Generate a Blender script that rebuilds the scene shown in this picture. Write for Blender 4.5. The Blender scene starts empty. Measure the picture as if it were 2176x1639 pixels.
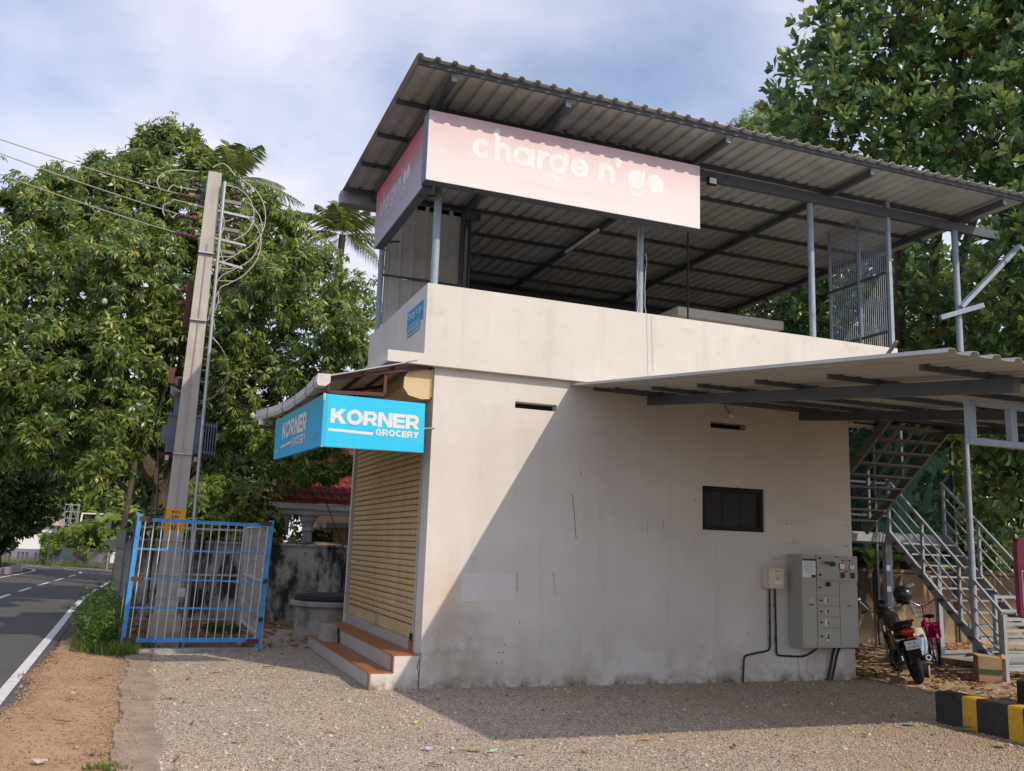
import bpy, math, random
import numpy as np
from mathutils import Vector, Matrix

SC = bpy.context.scene
COL = SC.collection
random.seed(7)
RNG = np.random.default_rng(11)
R = math.radians
V = Vector

# ------------------------------------------------------------------ camera
YAW, PITCH, ROLL, FPX = R(20.9476), R(10.13736), R(2.00996), 1940.87
PW, PH = 2176.0, 1639.0
CAM = V((-2.98638, -10.41304, 1.6))
_f = V((math.sin(YAW) * math.cos(PITCH), math.cos(YAW) * math.cos(PITCH), math.sin(PITCH)))
_r = V((math.cos(YAW), -math.sin(YAW), 0)); _u = _r.cross(_f)
_c, _s = math.cos(ROLL), math.sin(ROLL)
_r, _u = _c * _r + _s * _u, -_s * _r + _c * _u
cam_data = bpy.data.cameras.new("camera")
cam = bpy.data.objects.new("camera", cam_data); COL.objects.link(cam)
cam_data.sensor_fit = 'HORIZONTAL'; cam_data.sensor_width = 36.0
cam_data.lens = FPX / PW * 36.0
cam_data.clip_start = 0.1; cam_data.clip_end = 2000
M = Matrix((_r, _u, -_f)).transposed().to_4x4(); M.translation = CAM
cam.matrix_world = M
SC.camera = cam

# ------------------------------------------------------------------ sky, sun, exposure
SUN = V((0.645, -1.05, 1.0)).normalized()
world = bpy.data.worlds.new("World"); SC.world = world; world.use_nodes = True
nt = world.node_tree; nt.nodes.clear()
wo = nt.nodes.new("ShaderNodeOutputWorld"); bg = nt.nodes.new("ShaderNodeBackground")
sky = nt.nodes.new("ShaderNodeTexSky"); sky.sky_type = 'NISHITA'; sky.sun_disc = False
sky.sun_elevation = math.asin(SUN.z); sky.sun_rotation = math.atan2(SUN.x, SUN.y)
sky.air_density = 1.0; sky.dust_density = 0.8; sky.ozone_density = 2.0
tc = nt.nodes.new("ShaderNodeTexCoord")
sep = nt.nodes.new("ShaderNodeSeparateXYZ"); nt.links.new(tc.outputs['Generated'], sep.inputs[0])
ad = nt.nodes.new("ShaderNodeMath"); ad.operation = 'MAXIMUM'; ad.inputs[1].default_value = 0.0
nt.links.new(sep.outputs['Z'], ad.inputs[0])
ad2 = nt.nodes.new("ShaderNodeMath"); ad2.operation = 'ADD'; ad2.inputs[1].default_value = 0.35
nt.links.new(ad.outputs[0], ad2.inputs[0])
dx = nt.nodes.new("ShaderNodeMath"); dx.operation = 'DIVIDE'; nt.links.new(sep.outputs['X'], dx.inputs[0]); nt.links.new(ad2.outputs[0], dx.inputs[1])
dy = nt.nodes.new("ShaderNodeMath"); dy.operation = 'DIVIDE'; nt.links.new(sep.outputs['Y'], dy.inputs[0]); nt.links.new(ad2.outputs[0], dy.inputs[1])
cmb = nt.nodes.new("ShaderNodeCombineXYZ"); nt.links.new(dx.outputs[0], cmb.inputs[0]); nt.links.new(dy.outputs[0], cmb.inputs[1])
nz = nt.nodes.new("ShaderNodeTexNoise"); nz.inputs['Scale'].default_value = 1.15; nz.inputs['Detail'].default_value = 7; nz.inputs['Roughness'].default_value = 0.52
nz.inputs['Distortion'].default_value = 0.25
mp = nt.nodes.new("ShaderNodeMapping"); mp.inputs['Location'].default_value = (3.1, 1.7, 0); mp.inputs['Scale'].default_value = (1.0, 1.3, 1)
nt.links.new(cmb.outputs[0], mp.inputs[0]); nt.links.new(mp.outputs[0], nz.inputs['Vector'])
rp = nt.nodes.new("ShaderNodeValToRGB"); rp.color_ramp.elements[0].position = 0.37; rp.color_ramp.elements[1].position = 0.60
rp.color_ramp.elements[0].color = (0.06, 0.06, 0.06, 1); rp.color_ramp.elements[1].color = (0.97, 0.97, 0.97, 1)
nt.links.new(nz.outputs['Fac'], rp.inputs[0])
mx = nt.nodes.new("ShaderNodeMix"); mx.data_type = 'RGBA'
nt.links.new(rp.outputs[0], mx.inputs['Factor']); nt.links.new(sky.outputs[0], mx.inputs['A'])
mx.inputs['B'].default_value = (4.5, 4.45, 5.15, 1)
bg.inputs['Strength'].default_value = 0.15
nt.links.new(mx.outputs['Result'], bg.inputs[0]); nt.links.new(bg.outputs[0], wo.inputs[0])
sun_data = bpy.data.lights.new("sun", 'SUN'); sun_data.energy = 2.65; sun_data.angle = R(0.55); sun_data.color = (1.0, 0.875, 0.71)
sun = bpy.data.objects.new("sun", sun_data); COL.objects.link(sun)
sun.rotation_euler = SUN.to_track_quat('Z', 'Y').to_euler(); sun.location = (10, -20, 30)
SC.view_settings.view_transform = 'Standard'; SC.view_settings.look = 'None'
SC.view_settings.exposure = 0.42; SC.view_settings.gamma = 1.0; SC.view_settings.use_curve_mapping = False
SC.cycles.max_bounces = 6; SC.cycles.transparent_max_bounces = 6
SC.cycles.caustics_reflective = False; SC.cycles.caustics_refractive = False

# ------------------------------------------------------------------ measuring helper: where a line of sight meets an upright plane of the place
def ray(px, py):
    return (_f + _r * ((px - PW / 2) / FPX) - _u * ((py - PH / 2) / FPX))
def at_y(px, py, y):
    d = ray(px, py); return CAM + d * ((y - CAM.y) / d.y)
def at_x(px, py, x):
    d = ray(px, py); return CAM + d * ((x - CAM.x) / d.x)
def at_z(px, py, z=0.0):
    d = ray(px, py); return CAM + d * ((z - CAM.z) / d.z)

# ------------------------------------------------------------------ mesh builder
class MB:
    def __init__(s): s.v = []; s.f = []; s.m = []
    def add(s, vs, fs, mi=0):
        o = len(s.v); s.v += [V(p) for p in vs]; s.f += [tuple(i + o for i in f) for f in fs]; s.m += [mi] * len(fs); return s
    def hexa(s, p, mi=0):
        return s.add(p, [(0, 3, 2, 1), (4, 5, 6, 7), (0, 1, 5, 4), (1, 2, 6, 5), (2, 3, 7, 6), (3, 0, 4, 7)], mi)
    def box(s, x0, x1, y0, y1, z0, z1, mi=0):
        return s.hexa([(x0, y0, z0), (x1, y0, z0), (x1, y1, z0), (x0, y1, z0), (x0, y0, z1), (x1, y0, z1), (x1, y1, z1), (x0, y1, z1)], mi)
    def bar(s, p0, p1, w, h, up=(0, 0, 1), mi=0):
        p0, p1 = V(p0), V(p1); d = (p1 - p0).normalized(); up = V(up)
        if abs(d.dot(up)) > 0.99: up = V((0, 1, 0))
        x = d.cross(up).normalized() * (w / 2); z = x.normalized().cross(d).normalized() * (h / 2)
        return s.hexa([p0 - x - z, p0 + x - z, p1 + x - z, p1 - x - z, p0 - x + z, p0 + x + z, p1 + x + z, p1 - x + z], mi)
    def tube(s, pts, r, n=8, mi=0, cap=True):
        pts = [V(p) for p in pts]; k = len(pts); rs = r if isinstance(r, (list, tuple)) else [r] * k
        o = len(s.v); ref = None
        for i, p in enumerate(pts):
            d = (pts[min(i + 1, k - 1)] - pts[max(i - 1, 0)]).normalized()
            if ref is None:
                ref = V((0, 0, 1)) if abs(d.z) < 0.9 else V((1, 0, 0))
            a = (ref - d * ref.dot(d))
            a = a.normalized() if a.length > 1e-5 else d.orthogonal().normalized()
            ref = a; b = d.cross(a)
            for j in range(n):
                t = 2 * math.pi * j / n; s.v.append(p + (a * math.cos(t) + b * math.sin(t)) * rs[i])
        for i in range(k - 1):
            for j in range(n):
                j2 = (j + 1) % n; s.f.append((o + i * n + j, o + i * n + j2, o + (i + 1) * n + j2, o + (i + 1) * n + j)); s.m.append(mi)
        if cap:
            s.f.append(tuple(o + j for j in range(n))[::-1]); s.f.append(tuple(o + (k - 1) * n + j for j in range(n))); s.m += [mi, mi]
        return s
    def prism(s, poly, ext, mi=0):
        poly = [V(p) for p in poly]; ext = V(ext); n = len(poly)
        return s.add(poly + [p + ext for p in poly], [tuple(range(n))[::-1], tuple(range(n, 2 * n))] + [(i, (i + 1) % n, (i + 1) % n + n, i + n) for i in range(n)], mi)
    def disc(s, c, nrm, r, n=16, mi=0):
        c = V(c); nrm = V(nrm).normalized(); a = nrm.orthogonal().normalized(); b = nrm.cross(a)
        return s.add([c + (a * math.cos(2 * math.pi * i / n) + b * math.sin(2 * math.pi * i / n)) * r for i in range(n)], [tuple(range(n))], mi)
    def lathe(s, c, prof, n=20, axis=(0, 0, 1), mi=0):
        c = V(c); ax = V(axis).normalized(); a = ax.orthogonal().normalized(); b = ax.cross(a); k = len(prof); o = len(s.v)
        for (r, z) in prof:
            for j in range(n):
                t = 2 * math.pi * j / n; s.v.append(c + ax * z + (a * math.cos(t) + b * math.sin(t)) * r)
        for i in range(k - 1):
            for j in range(n):
                j2 = (j + 1) % n; s.f.append((o + i * n + j, o + i * n + j2, o + (i + 1) * n + j2, o + (i + 1) * n + j)); s.m.append(mi)
        s.f.append(tuple(o + j for j in range(n))[::-1]); s.f.append(tuple(o + (k - 1) * n + j for j in range(n))); s.m += [mi, mi]
        return s
    def torus(s, c, axis, Rr, r, n=28, m=8, mi=0, arc=(0, 1)):
        c = V(c); ax = V(axis).normalized(); a = V((0, 0, 1)) if abs(ax.x) > .9 else ax.orthogonal().normalized(); b = ax.cross(a)
        full = arc == (0, 1); k = n if full else n + 1; o = len(s.v)
        for i in range(k):
            t = 2 * math.pi * (arc[0] + (arc[1] - arc[0]) * i / n); e = a * math.cos(t) + b * math.sin(t)
            for j in range(m):
                q = 2 * math.pi * j / m; s.v.append(c + e * (Rr + r * math.cos(q)) + ax * (r * math.sin(q)))
        for i in range(n):
            i2 = (i + 1) % k
            for j in range(m):
                j2 = (j + 1) % m; s.f.append((o + i * m + j, o + i2 * m + j, o + i2 * m + j2, o + i * m + j2)); s.m.append(mi)
        return s
    def ball(s, c, rx, ry=None, rz=None, n=14, k=8, mi=0, rot=None):
        ry = ry or rx; rz = rz or rx; c = V(c); o = len(s.v)
        for i in range(k + 1):
            p = math.pi * i / k
            for j in range(n):
                t = 2 * math.pi * j / n; q = V((rx * math.sin(p) * math.cos(t), ry * math.sin(p) * math.sin(t), rz * math.cos(p)))
                s.v.append(c + (rot @ q if rot else q))
        for i in range(k):
            for j in range(n):
                j2 = (j + 1) % n; s.f.append((o + i * n + j, o + (i + 1) * n + j, o + (i + 1) * n + j2, o + i * n + j2)); s.m.append(mi)
        return s
    def corr(s, org, ux, uy, uz, width, length, pitch=0.2, ridge=0.05, hgt=0.028, th=0.004, mi=0, slope=0.02):
        # trapezoidal sheet: profile runs along ux, ribs run along uy
        org, ux, uy, uz = V(org), V(ux).normalized(), V(uy).normalized(), V(uz).normalized()
        pr = []; x = 0.0; flat = pitch - ridge - 2 * slope
        while x < width - 1e-6:
            for (dx_, z) in ((0, 0), (slope, hgt), (slope + ridge, hgt), (2 * slope + ridge, 0)):
                if x + dx_ <= width: pr.append((x + dx_, z))
            x += pitch
        if pr[-1][0] < width - 1e-4: pr.append((width, pr[-1][1]))
        n = len(pr); vs = []
        for off in (0, -th):
            for L in (0, length):
                vs += [org + ux * a + uz * (z + off) + uy * L for a, z in pr]
        fs = []
        for i in range(n - 1):
            fs.append((i, i + 1, n + i + 1, n + i)); fs.append((2 * n + i + 1, 2 * n + i, 3 * n + i, 3 * n + i + 1))
            fs.append((i + 1, i, 2 * n + i, 2 * n + i + 1)); fs.append((n + i, n + i + 1, 3 * n + i + 1, 3 * n + i))
        fs.append((0, n, 3 * n, 2 * n)); fs.append((n - 1, 3 * n - 1, 4 * n - 1, 2 * n - 1))
        return s.add(vs, fs, mi)
    def build(s, name, mats, parent=None, smooth=False, loc=None):
        me = bpy.data.meshes.new(name)
        off = wloc(parent) if parent else (V(loc) if loc else V((0, 0, 0)))
        me.from_pydata([tuple(p - off) for p in s.v], [], s.f)
        for m_ in (mats if isinstance(mats, (list, tuple)) else [mats]): me.materials.append(m_)
        if max(s.m, default=0) > 0: me.polygons.foreach_set("material_index", s.m)
        if smooth:
            me.polygons.foreach_set("use_smooth", [True] * len(me.polygons))
        me.update()
        if smooth: me.set_sharp_from_angle(angle=R(38))
        o = bpy.data.objects.new(name, me); COL.objects.link(o)
        if parent: o.parent = parent
        elif loc: o.location = loc
        return o

def wloc(o):
    p = V((0, 0, 0))
    while o is not None:
        p += V(o.location); o = o.parent
    return p
def thing(name, label, cat, loc=(0, 0, 0), group=None):
    o = bpy.data.objects.new(name, None); COL.objects.link(o); o.location = loc; o.empty_display_size = 0.2
    o["label"] = label; o["category"] = cat
    if group: o["group"] = group
    return o
def tag(o, label, cat, group=None):
    o["label"] = label; o["category"] = cat
    if group: o["group"] = group
    return o
def struct(o): o["kind"] = "structure"; return o
def stuff(o): o["kind"] = "stuff"; return o
def dup(o, parent=None, d=(0, 0, 0), rot=None):
    c = o.copy(); COL.objects.link(c); c.parent = parent if parent is not None else o.parent
    c.location = V(o.location) + V(d)
    if rot is not None: c.rotation_euler = rot
    return c
def mesh_np(name, verts, faces, mat_, parent=None, smooth=False, tone=None):
    verts = np.asarray(verts, dtype=np.float32); faces = np.asarray(faces, dtype=np.int32)
    if parent is not None: verts = verts - np.array(wloc(parent), dtype=np.float32)
    n, k = faces.shape; me = bpy.data.meshes.new(name)
    me.vertices.add(len(verts)); me.vertices.foreach_set("co", verts.ravel())
    me.loops.add(n * k); me.loops.foreach_set("vertex_index", faces.ravel())
    me.polygons.add(n); me.polygons.foreach_set("loop_start", np.arange(0, n * k, k, dtype=np.int32))
    me.polygons.foreach_set("loop_total", np.full(n, k, dtype=np.int32))
    if smooth: me.polygons.foreach_set("use_smooth", np.ones(n, dtype=bool))
    me.materials.append(mat_); me.update(calc_edges=True)
    if tone is not None:
        me.attributes.new('tone', 'FLOAT', 'POINT').data.foreach_set('value', np.ascontiguousarray(tone, dtype=np.float32))
    o = bpy.data.objects.new(name, me); COL.objects.link(o)
    if parent is not None: o.parent = parent
    return o

# ------------------------------------------------------------------ materials
def _n(t, ty, **k):
    n = t.nodes.new(ty)
    for a, b in k.items(): setattr(n, a, b)
    return n
def mat(name, col, rough=0.6, metal=0.0, col2=None, nscale=6.0, namt=0.5, bump=None, spec=0.4, dirt=None, dscale=2.0, damt=0.5, stretch=None):
    """principled paint / metal / plaster with a mottled second colour, optional dirt and fine bump"""
    m = bpy.data.materials.new(name); m.use_nodes = True; t = m.node_tree; b = t.nodes["Principled BSDF"]
    b.inputs['Roughness'].default_value = rough; b.inputs['Metallic'].default_value = metal; b.inputs['Specular IOR Level'].default_value = spec
    co = _n(t, "ShaderNodeTexCoord"); src = co.outputs['Object']
    if stretch:
        mp_ = _n(t, "ShaderNodeMapping"); mp_.inputs['Scale'].default_value = stretch; t.links.new(src, mp_.inputs[0]); src = mp_.outputs[0]
    if col2 is None: col2 = tuple(c * 0.8 for c in col)
    n1 = _n(t, "ShaderNodeTexNoise"); n1.inputs['Scale'].default_value = nscale; n1.inputs['Detail'].default_value = 6; n1.inputs['Roughness'].default_value = 0.62
    t.links.new(src, n1.inputs['Vector'])
    r1 = _n(t, "ShaderNodeValToRGB"); r1.color_ramp.elements[0].position = 0.38; r1.color_ramp.elements[1].position = 0.66
    r1.color_ramp.elements[1].color = (namt,) * 3 + (1,); t.links.new(n1.outputs['Fac'], r1.inputs[0])
    x = _n(t, "ShaderNodeMix", data_type='RGBA'); x.inputs['A'].default_value = (*col, 1); x.inputs['B'].default_value = (*col2, 1)
    t.links.new(r1.outputs[0], x.inputs['Factor']); out = x.outputs['Result']
    if dirt:
        n2 = _n(t, "ShaderNodeTexNoise"); n2.inputs['Scale'].default_value = dscale; n2.inputs['Detail'].default_value = 9; n2.inputs['Roughness'].default_value = 0.7
        t.links.new(src, n2.inputs['Vector'])
        r2 = _n(t, "ShaderNodeValToRGB"); r2.color_ramp.elements[0].position = 0.52; r2.color_ramp.elements[1].position = 0.72
        r2.color_ramp.elements[1].color = (damt,) * 3 + (1,); t.links.new(n2.outputs['Fac'], r2.inputs[0])
        y = _n(t, "ShaderNodeMix", data_type='RGBA'); t.links.new(out, y.inputs['A']); y.inputs['B'].default_value = (*dirt, 1)
        t.links.new(r2.outputs[0], y.inputs['Factor']); out = y.outputs['Result']
    t.links.new(out, b.inputs['Base Color'])
    if bump:
        n3 = _n(t, "ShaderNodeTexNoise"); n3.inputs['Scale'].default_value = bump[0]; n3.inputs['Detail'].default_value = 5
        t.links.new(src, n3.inputs['Vector'])
        bp = _n(t, "ShaderNodeBump"); bp.inputs['Strength'].default_value = bump[1]; bp.inputs['Distance'].default_value = bump[2] if len(bump) > 2 else 0.01
        t.links.new(n3.outputs['Fac'], bp.inputs['Height']); t.links.new(bp.outputs[0], b.inputs['Normal'])
    return m
def leafmat(name, cols, rough=0.42, trans=0.3, spec=0.45, island=False):
    """each leaf (mesh island) takes a hue of its own"""
    m = bpy.data.materials.new(name); m.use_nodes = True; t = m.node_tree; b = t.nodes["Principled BSDF"]
    b.inputs['Roughness'].default_value = rough; b.inputs['Specular IOR Level'].default_value = spec
    g = _n(t, "ShaderNodeNewGeometry"); r = _n(t, "ShaderNodeValToRGB"); r.color_ramp.interpolation = 'LINEAR'
    e = r.color_ramp.elements
    while len(e) < len(cols): e.new(0.5)
    for i, (p, c) in enumerate(cols): e[i].position = p; e[i].color = (*c, 1)
    at_ = _n(t, "ShaderNodeAttribute"); at_.attribute_name = 'tone'
    t.links.new(g.outputs['Random Per Island'] if island else at_.outputs['Fac'], r.inputs[0]); t.links.new(r.outputs[0], b.inputs['Base Color'])
    tr = _n(t, "ShaderNodeBsdfTranslucent"); hs = _n(t, "ShaderNodeHueSaturation"); hs.inputs['Value'].default_value = 1.5; hs.inputs['Hue'].default_value = 0.485
    t.links.new(r.outputs[0], hs.inputs['Color']); t.links.new(hs.outputs[0], tr.inputs[0])
    ms = _n(t, "ShaderNodeMixShader"); ms.inputs[0].default_value = trans
    t.links.new(b.outputs[0], ms.inputs[1]); t.links.new(tr.outputs[0], ms.inputs[2]); t.links.new(ms.outputs[0], t.nodes["Material Output"].inputs[0])
    return m
def glow(name, col, s):
    m = bpy.data.materials.new(name); m.use_nodes = True; b = m.node_tree.nodes["Principled BSDF"]
    b.inputs['Base Color'].default_value = (*col, 1); b.inputs['Roughness'].default_value = 0.2
    return m

def wall_material():
    """off-white painted plaster: broad mottling, faint vertical runs, damp and splash stains along the foot"""
    m = bpy.data.materials.new("white_plaster"); m.use_nodes = True; t = m.node_tree; b = t.nodes["Principled BSDF"]
    b.inputs['Roughness'].default_value = 0.75; b.inputs['Specular IOR Level'].default_value = 0.25
    co = _n(t, "ShaderNodeNewGeometry"); P = co.outputs['Position']
    def noise(scale, detail=6, rough=0.6, st=(1, 1, 1), loc=(0, 0, 0)):
        mp_ = _n(t, "ShaderNodeMapping"); mp_.inputs['Scale'].default_value = st; mp_.inputs['Location'].default_value = loc; t.links.new(P, mp_.inputs[0])
        n = _n(t, "ShaderNodeTexNoise"); n.inputs['Scale'].default_value = scale; n.inputs['Detail'].default_value = detail; n.inputs['Roughness'].default_value = rough
        t.links.new(mp_.outputs[0], n.inputs['Vector']); return n.outputs['Fac']
    def rng(v, a, b_, c=0.0, d=1.0):
        n = _n(t, "ShaderNodeMapRange"); n.inputs[1].default_value = a; n.inputs[2].default_value = b_; n.inputs[3].default_value = c; n.inputs[4].default_value = d
        t.links.new(v, n.inputs[0]); return n.outputs[0]
    def mul(a, b_):
        n = _n(t, "ShaderNodeMath", operation='MULTIPLY'); t.links.new(a, n.inputs[0])
        if isinstance(b_, float): n.inputs[1].default_value = b_
        else: t.links.new(b_, n.inputs[1])
        return n.outputs[0]
    def mix(a, colr, fac):
        n = _n(t, "ShaderNodeMix", data_type='RGBA'); n.inputs['B'].default_value = (*colr, 1); t.links.new(fac, n.inputs['Factor'])
        if isinstance(a, tuple): n.inputs['A'].default_value = (*a, 1)
        else: t.links.new(a, n.inputs['A'])
        return n.outputs['Result']
    sp = _n(t, "ShaderNodeSeparateXYZ"); t.links.new(P, sp.inputs[0])
    c = mix((0.645, 0.61, 0.565), (0.565, 0.53, 0.488), rng(noise(0.9), 0.35, 0.7))
    c = mix(c, (0.42, 0.395, 0.365), mul(rng(noise(2.6, 8, 0.7, (2.2, 2.2, 0.16)), 0.54, 0.76), 0.42))
    c = mix(c, (0.34, 0.33, 0.32), mul(rng(noise(3.1, 9, 0.75, (1, 1, 0.8), (4, 2, 1)), 0.60, 0.74), 0.42))
    foot = rng(sp.outputs['Z'], 0.85, 0.0)
    c = mix(c, (0.42, 0.34, 0.27), mul(foot, rng(noise(1.7, 8, 0.68, (1, 1, 1), (9, 0, 3)), 0.44, 0.66)))
    foot2 = rng(sp.outputs['Z'], 0.16, 0.0)
    c = mix(c, (0.16, 0.125, 0.085), mul(foot2, rng(noise(4.5, 8, 0.7), 0.42, 0.58)))
    # rusty damp patch beside the corner
    d1 = _n(t, "ShaderNodeVectorMath", operation='DISTANCE'); d1.inputs[1].default_value = (0.22, 0.0, 0.95)
    t.links.new(P, d1.inputs[0])
    c = mix(c, (0.62, 0.44, 0.28), mul(mul(rng(d1.outputs['Value'], 0.55, 0.1), rng(noise(2.2), 0.35, 0.6)), 0.55))
    d2 = _n(t, "ShaderNodeVectorMath", operation='DISTANCE'); d2.inputs[1].default_value = (0.45, 0.0, 0.45)
    t.links.new(P, d2.inputs[0])
    c = mix(c, (0.30, 0.25, 0.20), mul(mul(rng(d2.outputs['Value'], 0.6, 0.05), rng(noise(3.2, 8, 0.7), 0.34, 0.58)), 0.85))
    # grime on the parapet crest and slab band
    hi = rng(sp.outputs['Z'], 3.9, 4.75)
    c = mix(c, (0.33, 0.32, 0.30), mul(mul(hi, rng(noise(2.4, 9, 0.75, (1, 1, 1.6), (2, 5, 7)), 0.55, 0.75)), 0.45))
    t.links.new(c, b.inputs['Base Color'])
    n3 = _n(t, "ShaderNodeTexNoise"); n3.inputs['Scale'].default_value = 55; n3.inputs['Detail'].default_value = 4; t.links.new(P, n3.inputs['Vector'])
    n4 = _n(t, "ShaderNodeTexNoise"); n4.inputs['Scale'].default_value = 3; t.links.new(P, n4.inputs['Vector'])
    am = _n(t, "ShaderNodeMath", operation='MULTIPLY_ADD'); am.inputs[1].default_value = 4.0; t.links.new(n4.outputs['Fac'], am.inputs[0]); t.links.new(n3.outputs['Fac'], am.inputs[2])
    bp = _n(t, "ShaderNodeBump"); bp.inputs['Strength'].default_value = 0.35; bp.inputs['Distance'].default_value = 0.006
    t.links.new(am.outputs[0], bp.inputs['Height']); t.links.new(bp.outputs[0], b.inputs['Normal'])
    return m

WALL = wall_material()
STEEL = mat("blue_grey_steel_paint", (0.30, 0.36, 0.44), 0.5, 0.0, (0.24, 0.29, 0.36), 9, 0.7, spec=0.4, dirt=(0.16, 0.11, 0.08), dscale=5, damt=0.5)
STEELD = mat("dark_grey_steel_paint", (0.085, 0.095, 0.115), 0.5, 0.0, (0.06, 0.065, 0.08), 8, 0.7, spec=0.4)
SHEET = mat("galvanised_roof_sheet", (0.50, 0.50, 0.49), 0.5, 0.0, (0.40, 0.395, 0.38), 1.6, 0.9, spec=0.4, dirt=(0.25, 0.23, 0.20), dscale=2.5, damt=0.6)
SHEETG = mat("pale_canopy_sheet", (0.40, 0.40, 0.39), 0.48, 0.0, (0.32, 0.315, 0.30), 2.0, 0.8, spec=0.4, dirt=(0.33, 0.30, 0.26), dscale=3, damt=0.5)
CONC = mat("grey_concrete", (0.36, 0.33, 0.30), 0.9, 0, (0.24, 0.22, 0.20), 5, 0.9, (40, 0.5, 0.01), dirt=(0.12, 0.10, 0.08), dscale=3, damt=0.6)
POLEC = mat("pole_concrete", (0.47, 0.435, 0.40), 0.85, 0, (0.37, 0.34, 0.31), 4, 0.9, (50, 0.3, 0.006), dirt=(0.24, 0.21, 0.18), dscale=3.5, damt=0.55, stretch=(1, 1, 0.35))
BLACK = mat("black_plastic", (0.012, 0.012, 0.013), 0.4, 0, (0.02, 0.02, 0.02), 12, 0.6)
RUBBER = mat("black_rubber", (0.012, 0.012, 0.014), 0.75, 0, (0.03, 0.028, 0.025), 14, 0.7, spec=0.25)
CHROME = mat("chrome", (0.62, 0.62, 0.64), 0.18, 1.0, (0.45, 0.45, 0.46), 10, 0.5)
GALV = mat("galvanised_steel", (0.42, 0.43, 0.44), 0.45, 0.6, (0.33, 0.33, 0.34), 9, 0.8)
BLUE = mat("blue_gate_paint", (0.035, 0.25, 0.62), 0.5, 0, (0.08, 0.33, 0.68), 7, 0.8, spec=0.4, dirt=(0.13, 0.07, 0.045), dscale=9, damt=0.75)
WHITEBAR = mat("white_bar_paint", (0.62, 0.60, 0.60), 0.5, 0, (0.5, 0.47, 0.45), 12, 0.8, dirt=(0.20, 0.11, 0.07), dscale=14, damt=0.7)
RUST = mat("rusty_plate", (0.11, 0.05, 0.033), 0.85, 0, (0.08, 0.035, 0.025), 18, 0.9, (60, 0.5, 0.005))
WHITE = mat("white_paint", (0.78, 0.76, 0.74), 0.55, 0, (0.68, 0.66, 0.64), 5, 0.6)
SIGNW = mat("white_sign_vinyl", (0.72, 0.69, 0.69), 0.45, 0, (0.66, 0.63, 0.63), 4, 0.6)
CYAN = mat("cyan_sign_vinyl", (0.010, 0.50, 0.80), 0.4, 0, (0.014, 0.53, 0.80), 3, 0.7, spec=0.5, dirt=(0.06, 0.38, 0.55), dscale=5, damt=0.3, stretch=(2, 2, .3))
MAROON = mat("maroon_primer", (0.085, 0.022, 0.018), 0.55, 0, (0.06, 0.018, 0.015), 9, 0.7)
CREAM = mat("cream_shutter_paint", (0.56, 0.40, 0.185), 0.5, 0, (0.46, 0.32, 0.145), 5, 0.8, dirt=(0.15, 0.11, 0.07), dscale=8, damt=0.7)
CREAMH = mat("cream_hood_paint", (0.60, 0.47, 0.25), 0.5, 0, (0.55, 0.42, 0.22), 4, 0.7, dirt=(0.2, 0.14, 0.08), dscale=6, damt=0.4)
TERRA = mat("terracotta_tile", (0.36, 0.125, 0.05), 0.4, 0, (0.27, 0.09, 0.04), 7, 0.9, spec=0.5, dirt=(0.34, 0.20, 0.12), dscale=9, damt=0.6)
TILEW = mat("pale_riser_tile", (0.42, 0.375, 0.335), 0.5, 0, (0.35, 0.31, 0.275), 6, 0.8, dirt=(0.28, 0.22, 0.17), dscale=5, damt=0.6)
PANEL = mat("grey_enamel_panel", (0.36, 0.355, 0.31), 0.42, 0, (0.33, 0.325, 0.285), 4, 0.7)
IVORY = mat("ivory_box_plastic", (0.62, 0.55, 0.45), 0.45, 0, (0.56, 0.49, 0.40), 6, 0.7)
PAPER = mat("white_paper", (0.75, 0.75, 0.76), 0.7, 0, (0.68, 0.68, 0.70), 8, 0.6)
YELLOW = mat("yellow_paint", (0.62, 0.36, 0.02), 0.6, 0, (0.52, 0.30, 0.03), 8, 0.8, dirt=(0.2, 0.13, 0.05), dscale=9, damt=0.6)
BLACKP = mat("black_kerb_paint", (0.022, 0.021, 0.022), 0.65, 0, (0.045, 0.042, 0.04), 9, 0.8, (40, 0.3, 0.006))
RED = mat("red_lens", (0.45, 0.012, 0.012), 0.2, 0, (0.35, 0.01, 0.01), 9, 0.6)
ORANGE = mat("orange_lens", (0.7, 0.20, 0.03), 0.3, 0)
BLUEL = mat("blue_lens", (0.02, 0.06, 0.35), 0.3, 0)
DARKW = mat("dark_window_paint", (0.010, 0.009, 0.008), 0.8, 0, (0.022, 0.02, 0.018), 10, 0.8)
BARK = mat("brown_bark", (0.12, 0.085, 0.06), 0.95, 0, (0.055, 0.04, 0.03), 7, 0.9, (25, 0.9, 0.03), stretch=(1, 1, 0.4))
MOSS = None

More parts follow.
